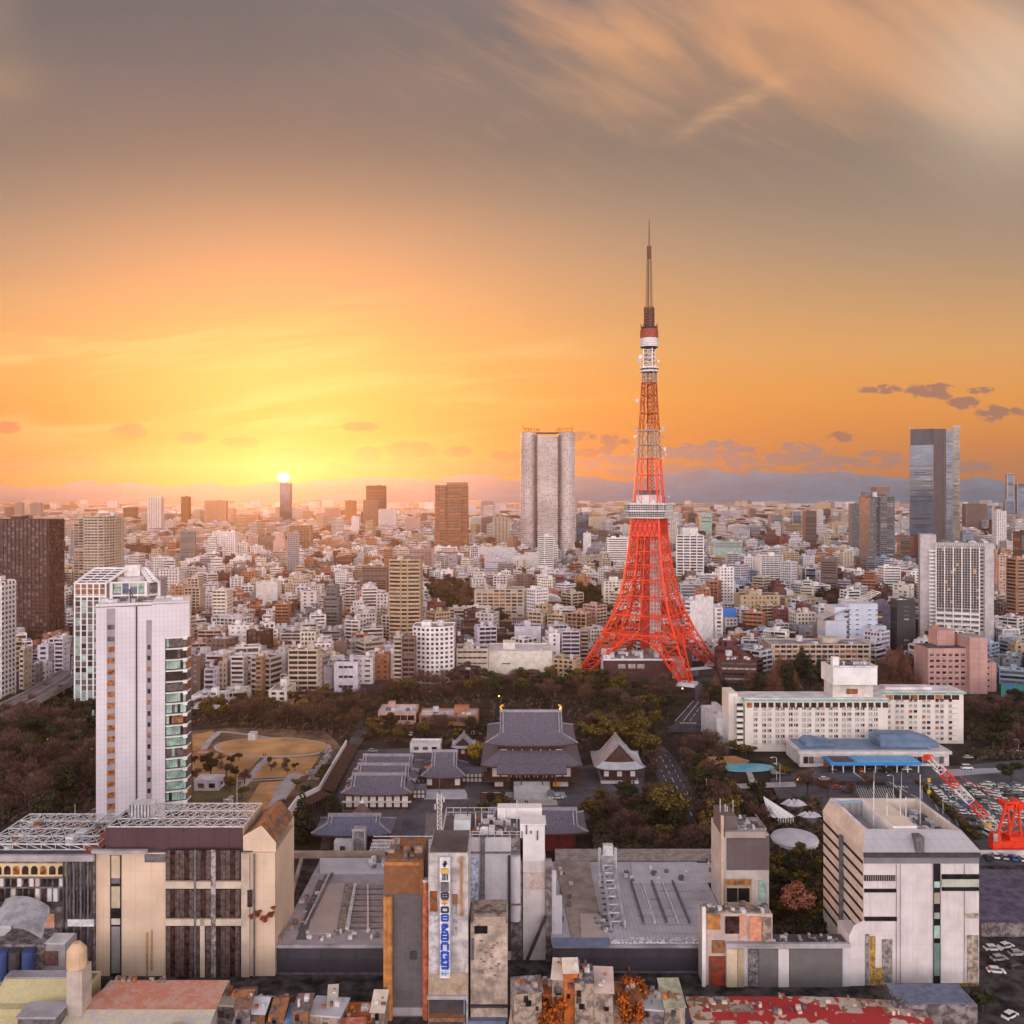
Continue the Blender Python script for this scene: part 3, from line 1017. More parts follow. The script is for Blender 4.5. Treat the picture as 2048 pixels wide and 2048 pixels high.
def T(x0, x1, yt, yb, ck, st, label=None, name=None, cat=None, group=None, **kw):
 nm = name or {'balc': 'apartment_block', 'win': 'apartment_block', 'rib': 'office_building', 'grid': 'office_building', 'vert': 'office_building', 'glass': 'glass_office', 'none': 'plain_building',
     'pair': 'apartment_block'}[st['t']]
 D = F * H / (yb - HY)
 if 'side' not in kw and st['t'] != 'none' and not kw.get('poly'):
  kw['side'] = dict(BACK) if st['t'] in ('balc', 'win') else None
 lab = label
 r = tower_block(x0, x1, yt, yb, C[ck], st, label or 'x', cat or 'building', nm, group=group or ('city buildings' if not label else None) or '', **kw)
 o = r[0]
 if not label:
  base, d = auto_label(x0, x1, yt, yb, ck, st, r[2])
  _auto.setdefault(base, []).append((d, o))
 return r
def v(base, **kw):
 d = dict(base)
 d.update(kw)
 return d
VRT = S(t='vert', bw=3.6, fh=3.4, ww=.6, wh=.55, mix='dark')
GLS = S(t='glass', bw=3, fh=3.8, mix='blue')
# far towers along the skyline
for a in [
 (29, 49, 1005, 1040, 'gr', VRT), (60, 86, 1006, 1042, 'gr', VRT), (295, 328, 994, 1075, 'of', v(VRT, bw=8, ww=.4)), (362, 382, 993, 1052, 'br', VRT), (409, 456, 1001, 1056, 'ob', v(WIN, bw=4)),
 (560, 584, 966, 1050, 'br', GLS, 'dark slim tower silhouetted straight below the setting sun'), (650, 682, 1016, 1052, 'pk', VRT), (690, 713, 1001, 1055, 'bc', VRT), (703, 719, 1033, 1074, 'wh', WIN),
 (732, 773, 971, 1056, 'br', v(RIB, mix='maroon')), (726, 757, 1000, 1060, 'mb', v(VRT, bw=6)), (757, 793, 1018, 1062, 'of', WIN), (632, 650, 1027, 1060, 'ob', WIN), (679, 707, 1054, 1072, 'wh', WIN),
 (809, 841, 1036, 1070, 'pk', WIN), (962, 988, 1002, 1036, 'gr', VRT), (939, 968, 1034, 1074, 'of', VRT), (986, 1019, 1034, 1094, 'be', v(VRT, bw=9, ww=.35)), (1655, 1669, 1001, 1025, 'gr', WIN),
 (1415, 1419, 1002, 1020, 'gr', NON), (1426, 1430, 1001, 1020, 'gr', NON), (250, 312, 1089, 1112, 'br', v(BAL, bw=8)), (316, 445, 1073, 1094, 'pk', v(BAL, bw=8)), (445, 476, 1064, 1127, 'wh', WIN),
 (478, 497, 1085, 1122, 'wh', WIN), (578, 625, 1051, 1112, 'ob', v(GRD, bw=3)), (520, 578, 1072, 1112, 'mb', v(WIN, bw=4)), (497, 520, 1068, 1110, 'pk', WIN), (460, 520, 1030, 1060, 'ob', RIB),
 (330, 350, 1040, 1072, 'of', WIN), (1152, 1177, 1029, 1100, 'bk', GLS), (1177, 1220, 1034, 1068, 'be', WIN), (1166, 1182, 1066, 1122, 'of', NON), (1181, 1212, 1085, 1122, 'gr', WIN),
 (1398, 1424, 1027, 1076, 'gg', v(GLS, mix='green')), (1421, 1484, 1084, 1130, 'gg', v(RIB, mix='green')), (1455, 1473, 1051, 1076, 'wh', RIB), (1473, 1500, 1060, 1085, 'li', WIN), (1490, 1530, 1062, 1080, 'dr', RIB),
 (1536, 1565, 1030, 1088, 'gr', BAL), (1553, 1582, 1072, 1102, 'dr', WIN), (1580, 1603, 1023, 1064, 'bl', GLS), (1633, 1646, 1020, 1082, 'lg', WIN), (1659, 1693, 1044, 1078, 'ta', WIN),
 (1671, 1692, 1053, 1084, 'lg', RIB), (1645, 1659, 1065, 1110, 'be', WIN), (1697, 1720, 1007, 1112, 'te', v(WIN, bw=3, mix='norm')), (1794, 1821, 1070, 1130, 'mb', v(RIB, mix='norm')), (1820, 1850, 1072, 1134, 'br', v(RIB, mix='dark')),
 (1924, 1973, 1007, 1066, 'mb', VRT), (1984, 2013, 1022, 1106, 'wh', v(VRT, bw=5, ww=.4)), (1796, 1822, 1036, 1072, 'lg', RIB), (1972, 1984, 1011, 1060, 'bl', GLS),
 (1212, 1256, 1076, 1135, 'wh', v(RIB, mix='maroon', fh=4)), (1240, 1262, 1050, 1080, 'of', WIN),
]:
 T(*a, hut=.6)
T(2009, 2032, 948, 1042, 'li', v(GLS), 'tall lilac-grey stepped tower at the far right of the skyline', poly=[(-1, -1), (.6, -1), (1, -.3), (1, 1), (-1, 1)])
T(2028, 2060, 968, 1042, 'bl', v(GLS), 'blue-grey tower cut off by the right picture edge', depth=30)
T(2006, 2030, 999, 1046, 'bl', v(GLS), 'lower blue-grey annex in front of the far stepped tower', depth=20)
# mid distance
for a in [
 (148, 176, 1036, 1195, 'be', v(GRD, bw=5, mix='norm')), (318, 370, 1137, 1202, 'of', v(WIN, mix='dark')), (463, 500, 1136, 1178, 'mb', v(GRD, bw=5)), (388, 448, 1190, 1222, 'wh', v(WIN, bw=3)),
 (457, 507, 1250, 1306, 'wh', v(WIN, bw=5, ww=.3, wh=.3)), (395, 457, 1260, 1308, 'pk', v(BAL, bw=6)), (89, 138, 1258, 1284, 'mb', WIN), (75, 110, 1290, 1352, 'li', v(WIN, bw=6, skip=.3)),
 (110, 140, 1283, 1354, 'li', v(BAL, bw=6)), (872, 942, 1103, 1130, 'pk', BAL), (941, 957, 1092, 1143, 'wh', v(GRD, bw=3)), (809, 868, 1098, 1150, 'pk', v(BAL, bw=6)), (532, 562, 1126, 1146, 'wh', WIN),
 (724, 778, 1134, 1200, 'mb', v(BAL, bw=5)), (887, 911, 1137, 1165, 'bc', NON), (550, 583, 1208, 1262, 'bc', v(BAL, bw=8)), (525, 549, 1230, 1268, 'wh', BAL), (601, 638, 1182, 1248, 'of', v(WIN, bw=6, ww=.3)),
 (647, 680, 1204, 1238, 'bc', RIB), (660, 690, 1175, 1197, 'ob', RIB), (690, 714, 1178, 1221, 'of', v(BAL, bw=6)), (721, 752, 1222, 1264, 'of', v(BAL, bw=6)), (752, 778, 1187, 1243, 'of', WIN),
 (703, 736, 1268, 1300, 'bc', BAL), (560, 640, 1266, 1303, 'of', v(BAL, bw=8)), (957, 1030, 1096, 1138, 'lg', NON), (969, 1010, 1117, 1153, 'li', v(RIB, mix='pale')), (1024, 1103, 1110, 1148, 'of', v(NON)),
 (1102, 1158, 1122, 1134, 'be', RIB), (1159, 1192, 1163, 1184, 'wh', WIN), (1148, 1181, 1152, 1186, 'bc', v(WIN, skip=.5)), (1058, 1128, 1153, 1186, 'dr', v(RIB, mix='dark')), (1081, 1152, 1218, 1250, 'cr', RIB),
 (1355, 1404, 1168, 1206, 'lg', RIB), (1374, 1388, 1148, 1168, 'bc', NON), (1408, 1434, 1134, 1168, 'br', v(WIN, bw=4)), (1406, 1447, 1187, 1214, 'br', NON), (1435, 1468, 1134, 1216, 'wh', v(WIN, bw=4)),
 (1449, 1477, 1107, 1153, 'of', v(BAL, bw=8)), (1512, 1566, 1111, 1178, 'wh', v(BAL, bw=6)), (1565, 1598, 1104, 1176, 'ta', v(BAL, bw=5)), (1605, 1632, 1137, 1176, 'lg', v(GLS)), (1647, 1683, 1136, 1183, 'dr', v(GRD, bw=4)),
 (1682, 1706, 1144, 1184, 'mb', WIN), (1704, 1737, 1148, 1185, 'wh', v(WIN, bw=4)), (1756, 1802, 1134, 1193, 'wh', v(RIB, fh=3.2)), (1801, 1823, 1144, 1187, 'dr', WIN), (1812, 1848, 1142, 1200, 'wh', v(WIN, bw=5)),
 (1680, 1707, 1105, 1147, 'be', v(WIN, bw=5)), (1646, 1668, 1116, 1144, 'of', WIN), (1580, 1661, 1170, 1196, 'wh', v(RIB)), (1708, 1768, 1182, 1203, 'lg', v(RIB, mix='pale')), (1574, 1601, 1219, 1256, 'wh', v(WIN, skip=.5)),
 (1613, 1647, 1228, 1259, 'wh', v(WIN, bw=5)), (1988, 2018, 1110, 1208, 'pk', v(WIN, bw=3)), (2016, 2030, 1124, 1198, 'cr', GRD), (1990, 2040, 1207, 1250, 'gr', v(GRD, bw=5)), (1988, 2040, 1258, 1292, 'wh', v(GLS, mix='pale')),
 (1425, 1446, 1215, 1282, 'wh', v(WIN, bw=6)), (1468, 1560, 1190, 1238, 'ta', v(WIN, bw=4, fh=5, ww=.4)), (1555, 1640, 1196, 1232, 'ta', v(WIN, bw=4, fh=5, ww=.4)), (1737, 1757, 1150, 1186, 'ob', WIN),
 (1478, 1512, 1180, 1210, 'cr', v(VRT, bw=5)), (950, 1048, 1178, 1243, 'be', v(GRD, bw=6, mix='norm', gt=1.2, gv=1.2)), (1020, 1062, 1160, 1182, 'pk', WIN), (1482, 1512, 1120, 1160, 'wh', v(BAL, bw=6)),
 (1495, 1512, 1140, 1176, 'bl', GLS), (880, 950, 1068, 1100, 'of', WIN), (1203, 1264, 1162, 1216, 'cr', v(WIN, bw=4, ww=.6)), (845, 885, 1258, 1280, 'li', WIN), (640, 700, 1082, 1104, 'ob', WIN),
 (500, 530, 1092, 1118, 'wh', WIN),
]:
 T(*a)
T(512, 563, 1163, 1218, 'of', NON, 'broad windowless off-white block in the middle of the low city')
T(0 - 20, 128, 1039, 1292, 'br', v(GRD, bw=3.3, fh=3.2, mix='maroon2', gt=.9, gv=.6),
 'dark maroon-brown slab tower rising at the left edge', name='apartment_tower', cat='tower block', side=v(GRD, bw=3.5, mix='maroon2', gt=.9, gv=.7), wkw=dict(streak=.1), hut=.5)
T(168, 251, 1032, 1200, 'be', v(BAL, bw=4.2, fh=3.5, bh=.42), 'beige round-cornered tower behind the white-framed glass tower', name='apartment_tower', ind=False, depth=52,
 poly=[(-1, -1), (.25, -1), (.62, -.88), (.86, -.6), (1, -.2), (1, .5), (.8, 1), (-1, 1)], hut=2)
T(-14, 30, 1163, 1415, 'wh', v(BAL, bw=4.0, fh=3.0), 'slim white balconied tower cut off by the left picture edge', name='apartment_tower', side=v(BAL, bw=4, fh=3.0), depth=16)
T(318, 345, 1133, 1150, 'pk', NON, 'pink mansard-topped rooftop block behind the white-framed glass tower', hut=0)
T(380, 410, 1312, 1392, 'mb', v(WIN, bw=4, ww=.3, wh=.35, mix='pale'), 'brown tile-clad block with slate mansard roof right of the white panelled tower', roofm=M_ROOFD)
T(409, 438, 1337, 1392, 'li', v(BAL, bw=9), 'lilac-white block with dark ribbon balconies beside the brown mansard block')
T(437, 463, 1323, 1378, 'be', v(WIN, bw=3, ww=.4), 'narrow beige block with rows of small dark windows')
T(462, 496, 1312, 1380, 'wh', v(BAL, bw=8), 'white nine-floor balcony block left of the white cream villa')
T(383, 459, 1391, 1418, 'wh', v(WIN, bw=7, ww=.25, skip=.3), 'low white flat-roofed building at the park edge beside the tall white tower', depth=14)
T(40, 64, 1297, 1388, 'be', v(BAL, bw=8, bh=.5), 'narrow block of sawtooth terrace balconies near the elevated road')
T(64, 86, 1327, 1378, 'gr', v(BAL, bw=6), 'small grey block squeezed between terraced block and white block')
T(85, 104, 1329, 1372, 'wh', v(WIN, bw=7, ww=.6), 'small white block with wide windows above the elevated road')
# city edge behind the park
T(512, 531, 1312, 1390, 'ob', v(BAL, bw=6), 'orange-brown block with balconies left of the pale grey office')
T(529, 558, 1310, 1366, 'li', v(RIB, fh=3.5), 'lilac office with five dark ribbon windows beside the orange-brown block')
T(556, 577, 1294, 1367, 'lg', v(WIN, bw=9, ww=.2, skip=.3), 'blank pale grey flank block with a few tiny windows')
T(576, 645, 1299, 1393, 'be', v(BAL, bw=6, fh=3.2), 'beige balcony block with pale stair shaft on its left side', name='apartment_block')
T(622, 668, 1286, 1336, 'wh', v(WIN, bw=3.6, ww=.45, wh=.5, mix='dark'), 'white block with big square dark windows behind the beige balcony block')
T(667, 698, 1283, 1330, 'mb', NON, 'windowless brown building behind the lilac block')
T(647, 669, 1334, 1378, 'li', NON, 'windowless lilac-grey annex left of the lilac block')
T(668, 721, 1323, 1384, 'li', v(RIB, fh=5.5, wh=.25, mg=.2), 'lilac block with three short ribbon windows and white stair box on top')
T(707, 750, 1315, 1368, 'wh', v(WIN, bw=7, ww=.6, wh=.35), 'white five-floor office with wide dark windows and outside stair')
T(749, 782, 1307, 1360, 'bc', v(WIN, bw=5, ww=.4, wh=.3), 'brick-brown building with narrow dark windows left of the curved white block')
T(781, 799, 1297, 1358, 'wh', v(WIN, bw=7, ww=.25), 'thin white slab between the brick-brown and beige balcony towers')
T(788, 807, 1273, 1374, 'be', v(BAL, bw=9), 'slender beige flank tower next to the curved white block')
T(805, 833, 1275, 1375, 'mb', v(BAL, bw=5), 'brown balcony tower pressed against the curved white block')
T(777, 846, 1119, 1290, 'ta', v(BAL, bw=7, fh=3.4, mg=.05, bh=.4), 'tall tan apartment tower with flat roof above the low city', name='apartment_tower',
 ind=False, depth=26, poly=[(-1, -.8), (-.2, -1), (.2, -1), (1, -.85), (1, 1), (-1, 1)], side=v(WIN, bw=4, mix='norm'), hut=1.4)
npoly = [(-1 + 2 * k / 9, -1 + .55 * (abs((k / 9) * 2 - 1.0)) ** 2) for k in range(10)] + [(1, 1), (-1, 1)]
T(823, 911, 1254, 1368, 'wh', v(WIN, bw=3.0, fh=3.1, ww=.55, wh=.5, mix='dark', mg=.0), 'curved white apartment block with a bowed front of small dark windows', name='apartment_tower', poly=npoly, depth=24,
 side=v(WIN, bw=3.0, fh=3.1, ww=.55, wh=.5, mix='norm'), wkw=dict(streak=.1), hut=1.6)
T(913, 977, 1297, 1356, 'be', v(RIB, fh=4.2, wh=.3, mix='dark'), 'beige office with long ribbon windows left of the blank cream hall')
T(977, 1104, 1302, 1352, 'cr', v(WIN, bw=20, ww=.3, wh=.25, skip=.6), 'wide blank cream hall with flat pale roof', name='exhibition_hall', depth=34, roofm=M_ROOFL, hut=.5)
T(1029, 1082, 1252, 1305, 'li', NON, 'grey-lilac windowless cube standing behind the cream hall', wkw=dict(grid=(2, 2, .3)))
T(1069, 1124, 1200, 1236, 'dr', NON, 'dark red gallery building under a curved white roof', hut=0)
T(1097, 1120, 1266, 1328, 'wh', v(WIN, bw=9, ww=.2, skip=.4), 'white narrow block with an orange-red rooftop right of the cream hall')
T(1122, 1160, 1262, 1328, 'li', v(BAL, bw=8), 'lilac-white block with stacked balconies left of the lattice tower')
T(1159, 1177, 1260, 1325, 'be', v(BAL, bw=4), 'slim beige balcony block nearest the lattice tower on its left side')
T(1371, 1426, 1200, 1300, 'wh', v(RIB, fh=3.6, mix='norm'), 'large white slab with slanted dark bands right behind the lattice tower', rz=R(-38), depth=44, side=NON)
T(1446, 1475, 1236, 1266, 'of', WIN, 'off-white block carrying a bright blue rooftop billboard', hut=0)
T(1586, 1655, 1254, 1286, 'gr', v(VRT, bw=9, ww=.3, mix='pale'), 'plain grey block with upright ribs behind the long beige office', hut=.4)
T(1524, 1742, 1288, 1340, 'be', v(GRD, bw=4.2, fh=4.0, mix='maroon', gt=1.4, gv=.7), 'long beige office with five rows of dark maroon windows', name='office_building', depth=26, hut=3)
T(1433, 1514, 1318, 1376, 'br', v(RIB, fh=3.6, wh=.34, mix='pale'), 'dark brown block with pale ribbon windows and red roof screens', name='office_building', rz=R(-8), roofm=mat('roof_red', (.25, .03, .02)), depth=30, wkw=dict(streak=.1), hut=2)
# right side heroes
T(1605, 1633, 1022, 1098, 'mb', v(BAL, bw=20, fh=3.2, trim=None), 'brown high-rise with pale floor bands left of the grey-green high-rise', ind=False)
T(1353, 1407, 1070, 1170, 'wh', v(GRD, bw=8.5, fh=4.2, mix='dark', gt=1.3, gv=1.3, mg=.0), 'tower block wrapped in a heavy white grid just right of the lattice tower', name='apartment_tower', side=v(GRD, bw=6, fh=4.2, gt=1.3, gv=1.3), ind=False, depth=40, rz=R(-10), hut=2)
T(1718, 1796, 993, 1149, 'te', v(BAL, bw=6, fh=3.3, mix='norm'), 'grey-green high-rise with notched roofline and rooftop cube', name='apartment_tower', ind=False, depth=60,
 poly=[(-1, -.6), (-.7, -.8), (-.45, -.8), (-.45, -1), (.1, -1), (.1, -.85), (.75, -.85), (1, -.6), (1, 1), (-1, 1)], side=v(WIN, bw=3.5, mix='norm'), wkw=dict(streak=.3), hut=3)
T(2026, 2070, 1064, 1190, 'bk', v(GLS, mix='dark'), 'black glass block cut off by the right picture edge', ind=False)
T(1781, 1831, 1200, 1302, 'bk', v(WIN, bw=12, ww=.3, wh=.3, skip=.7, mix='pale'), 'black office block beside the stepped blue-white block', wkw=dict(streak=.1))
T(2000, 2041, 1316, 1356, 'te', v(WIN, bw=6, ww=.3), 'small dark grey school building with an arched white window', rz=R(-20))
T(2015, 2060, 1288, 1318, 'ta', v(WIN, bw=5, ww=.4), 'tan building with arched windows at the right edge above the court')
T(537, 592, 1380, 1414, 'cr', v(WIN, bw=4.2, ww=.55, wh=.5, mix='maroon'), 'cream villa-like block with a square stair tower standing in the trees', name='apartment_block', depth=22)
T(561, 579, 1358, 1405, 'cr', NON, 'cream square stair tower on the villa-like block in the trees', hut=0, depth=7)
def custom():
 # silver skyscraper with a deep notched, waisted front
 cx0, cx1, yt, yb = 1041, 1151, 862, 1112
 D = F * H / (yb - HY)
 W = (cx1 - cx0) * D / F
 X = ((cx0 + cx1) / 2 - 1024) * (D + 30) / F
 h = ZT(yt, D)
 t = thing('skyscraper', 'silver-grey skyscraper with rounded flanks, dark vertical seams and a ragged crown', 'skyscraper', (X, D + 35, 0))
 wm = mat('silver_cladding', (.50, .43, .42), .45, .1, .15, .02, spec=.4)
 sd = GL['r']
 WS = mat('silver_glass', (.30, .26, .26), .25, .1, .1, .02, spec=.7)
 def lobe(nm, x0, x1, y0, bulge, hh, seg=7):
  b = MB()
  pts = [(x0 + (x1 - x0) * k / seg, y0 - bulge * math.sin(PI * k / seg)) for k in range(seg + 1)]
  P = pts + [(x1, y0 + 30), (x0, y0 + 30)]
  b.prism(P, 0, hh, wm, M_ROOF)
  rnd = random.Random(int(x0))
  nf = int(hh / 4.3)
  for k in range(seg):
   p, q = Vector(pts[k]), Vector(pts[k + 1])
   u = (q - p)
   L = u.length
   u.normalize()
   n_ = Vector((u.y, -u.x))
   for f in range(nf):
    z = 3 + f * 4.3
    m_ = rnd.choice((GL['m'], GL['m'], GL['l'], GL['l'], WS, WS, WS, sd if rnd.random() < .4 else GL['m']))
    nn = max(1, int(L / 3.2))
    for j in range(nn):
     if rnd.random() < .72:
      a, c = p + u * (L * (j + .2) / nn) + n_ * .15, p + u * (L * (j + .85) / nn) + n_ * .15
      b.quad([(*a, z), (*c, z), (*c, z + 1.9), (*a, z + 1.9)], m_)
  b.build(nm, t)
 lobe('flank', -W / 2, -W * .22, -2, 12, h * .995)
 lobe('flank', W * .20, W / 2, -2, 12, h * .995)
 lobe('centre_bay', -W * .20, W * .18, -11, 7, h * .965)
 b = MB()
 for x in (-W * .21, W * .19):
  b.box((x, -9, h * .49), (2.6, 6, h * .97), sd)
 b.build('seam', t)
 b = MB()
 rnd = random.Random(3)
 b.box((0, 12, h - 1), (W * .96, 26, 3), M_EQD)
 for sx in (-1, 1):
  for k in range(7):
   x = sx * W * (.16 + .045 * k)
   b.beam((x, 0, h), (x + rnd.uniform(-4, 4), 4, h + rnd.uniform(4, 12)), 1.0, TBR)
  b.beam((sx * W * .15, 0, h + 6), (sx * W * .46, 0, h + 9), 1.2, TBR)
  b.beam((sx * W * .44, 0, h + 3), (sx * W * .47, 0, h + 16), .9, TBR)
 b.build('crown_frame', t)
 claim(X, D + 35, W, 60, 0)
 # dark glass skyscraper on the right
 cx0, cx1, yt, yb = 1825, 1918, 852, 1128
 D = F * H / (yb - HY)
 W = (cx1 - cx0) * D / F
 X = ((cx0 + cx1) / 2 - 1024) * (D + 30) / F
 h = ZT(yt, D)
 t = thing('skyscraper', 'dark blue-grey glass skyscraper with brown central bay and a golden sunlit edge', 'skyscraper', (X, D + 35, 0), R(-24))
 rnd = random.Random(5)
 bm_ = mat('dark_blue_glass', (.085, .10, .14), .18, .2, .3, .02, spec=.8)
 br_ = mat('brown_fins', (.10, .065, .065), .4, .1, .2, .1)
 gd = mat('gold_glass', (.17, .14, .085), .25, .3, .3, .02, spec=.9)  # the gold lies in the base colour of this glass
 def slab(nm, P, z1, m_, lines, lm, vert=False):
  b = MB()
  b.prism(P, 0, z1, m_, M_ROOFD)
  for (p, q) in lines:
   p, q = Vector(p), Vector(q)
   L = (q - p).length
   u = (q - p) / L
   n_ = Vector((u.y, -u.x))
   if vert:
    k = int(L / 2.6)
    for j in range(k + 1):
     a = p + u * L * j / k
     b.beam((*a, 1), (*a, z1), .7, lm)
   else:
    z = 4
    while z < z1 - 3:
     ln = rnd.uniform(.35, 1)
     s0 = rnd.uniform(0, 1 - ln)
     a, c = p + u * L * s0 + n_ * .2, p + u * L * (s0 + ln) + n_ * .2
     b.quad([(*a, z), (*c, z), (*c, z + 1.6), (*a, z + 1.6)], rnd.choice((GL['d'], GL['b'], GL['b'], GL['m'])))
     z += 4.2
  b.build(nm, t)
 slab('glass_wing', [(-W / 2, -8), (-.02 * W, -14), (-.02 * W, 30), (-W / 2, 30)], h * .87, bm_, [((-W / 2, -8), (-.02 * W, -14))], GL['l'])
 slab('upper_wing', [(-W * .48, -4), (.0 * W, -9), (.0 * W, 30), (-W * .48, 30)], h * .99, mat('upper_fins', (.08, .075, .10), .4, .2, .2, .1), [((-W * .48, -4), (0, -9))], M_EQD, True)
 slab('brown_bay', [(-.02 * W, -14), (.16 * W, -14), (.22 * W, -11), (.22 * W, 30), (-.02 * W, 30)], h * .985, br_, [((-.02 * W, -14), (.16 * W, -14)), ((.16 * W, -14), (.22 * W, -11))], M_EQD, True)
 slab('side_bay', [(.22 * W, -11), (.36 * W, -8), (.36 * W, 30), (.22 * W, 30)], h * .975, bm_, [((.22 * W, -11), (.36 * W, -8))], GL['m'], False)
 slab('gold_edge', [(.36 * W, -8), (.5 * W, 2), (.5 * W, 30), (.36 * W, 30)], h * 1.0, gd, [((.36 * W, -8), (.5 * W, 2))], M_STEEL, False)
 b = MB()
 for k in range(8):
  s_ = k / 7
  b.beam((.36 * W + .14 * W * s_, -8 + 10 * s_, h * .985), (.36 * W + .14 * W * s_, -8 + 10 * s_, h * 1.012), .8, M_STEEL)
 b.beam((-W * .48, -4, h), (-W * .40, -5, h * 1.008), 1.5, M_STEEL)
 b.build('crown_frame', t)
 claim(X, D + 35, W, 60, 0)
 # brown and white brick tower
 r = T(870, 936, 970, 1105, 'bc', v(BAL, bw=4.5, fh=3.4, mix='maroon', trim=wallm((.42, .20, .12))), 'brown brick tower with white corner piers and stepped crown', name='apartment_tower', ind=False, depth=45,
   poly=[(-1, -.9), (-.72, -1), (-.4, -1), (-.4, -.8), (-.2, -.8), (-.2, -1), (.62, -1), (.62, -.8), (1, -.8), (1, 1), (-1, 1)], hut=0)
 # extra pieces that belong to the towers above: joined as parts of a new crown thing
custom()
def extras():
 """second masses that complete a building"""
 def blk(x0, x1, yt, yb, c, st, label, dz=0, **kw):
  return T(x0, x1, yt, yb, c, st, label, **kw)
 # white grid tower's crown, the grey-green tower's rooftop cube and so on stand on their towers
 for (nm, label, x0, x1, y0, y1, D, dep, c, off) in [
  ('rooftop_plant', 'stepped white crown house on the white-gridded tower', 1366, 1398, 1055, 1071, 1270, 20, 'of', 0),
  ('rooftop_plant', 'tall brown and pale cube on the grey-green high-rise', 1755, 1783, 974, 994, 1440, 22, 'mb', 0),
  ('rooftop_plant', 'flat plant house on the left of the grey-green high-rise', 1733, 1755, 984, 994, 1440, 18, 'te', 0),
  ('rooftop_plant', 'red-brown crown block on the brick tower', 893, 934, 965, 973, 2010, 24, 'bc', 0),
  ('rooftop_plant', 'dark plant storey on the tan apartment tower', 785, 842, 1112, 1121, 752, 14, 'mb', 0),
 ]:
  b = MB()
  z0, z1 = ZT(y1, D), ZT(y0, D)
  X = ((x0 + x1) / 2 - 1024) * D / F
  b.box((0, 0, (z1 - z0) / 2), ((x1 - x0) * D / F, dep, z1 - z0), wallm(C[c]))
  b.box((0, 0, (z1 - z0) + .2), ((x1 - x0) * D / F + 1, dep + 1, .5), M_ROOF)
  o = b.build(nm, label=label, category='rooftop block')
  o.location = (X, D + dep / 2 + 6, z0)
 # blue billboard on the off-white block
 D = F * H / (1266 - HY)
 t = thing('billboard', 'blank bright blue rooftop billboard on steel posts', 'billboard', ((1460 - 1024) * D / F, D + 3, ZT(1236, D)))
 b = MB()
 Wd = 27 * D / F
 Hd = 17 * D / F
 b.box((0, 0, Hd / 2 + 1), (Wd, .6, Hd), mat('billboard_blue', (.06, .20, .62), .6, 0, .03))
 b.build('panel', t)
 for s_ in (-.4, 0, .4):
  b = MB()
  b.box((s_ * Wd, .8, Hd / 2), (.4, .6, Hd + 2), M_EQD)
  b.build('post', t)
 # curved white roof of the dark red gallery
 D = F * H / (1236 - HY)
 b = MB()
 Wd = 55 * D / F
 n = 12
 z0 = ZT(1203, D)
 for k in range(n):
  a, c = PI * k / n, PI * (k + 1) / n
  for (ya, yb_) in ((-2, 26),):
   p = [(-math.cos(a) * Wd / 2, ya, z0 + math.sin(a) * 6), (-math.cos(c) * Wd / 2, ya, z0 + math.sin(c) * 6)]
   b.quad([p[0], (p[0][0], yb_, p[0][2]), (p[1][0], yb_, p[1][2]), p[1]], M_WHITE)
   b.quad([p[0], p[1], (p[1][0], ya, z0), (p[0][0], ya, z0)], GL['l'])
 o = b.build('curved_roof', label='curved white barrel roof over the dark red gallery', category='roof')
 o.location = ((1096 - 1024) * D / F, D, 0)
extras()
# ---------------------------------------------------------------- larger buildings modelled one by one
def frame_at(x, yb, z=0.0):
 D = F * (H - z) / (yb - HY)
 return (x - 1024) * D / F, D
def shape(name, label, cat, x0, x1, yb, rz=0.0):
 """an Empty at the foot of a front that spans x0..x1; returns it with its width in metres, scale (m per pixel) and D"""
 X, Y, W, D = solve(x0, x1, yb, 0.01, rz)
 t = thing(name, label, cat, (X, Y, 0), rz)
 return t, W, W / (x1 - x0), Y
def grid_windows(t, x0, x1, z0, z1, nx, nz, m, y=-.08, fw=.8, fh=.7, d=.15, rnd=None, mixs=None, name='window'):
 rnd = rnd or random.Random(1)
 k, extra = 0, MB()
 for i in range(nz):
  for j in range(nx):
   cx = x0 + (j + .5) * (x1 - x0) / nx
   cz = z0 + (i + .5) * (z1 - z0) / nz
   mm = GL[rnd.choice(mixs)] if mixs else m
   s_ = ((x1 - x0) / nx * fw, d, (z1 - z0) / nz * fh)
   if k < 100:
    ubox(name, t, (cx, y, cz), s_, mm)
   else:
    extra.box((cx, y, cz), s_, mm)
   k += 1
 extra.build(name + 's', t, kind='stuff')
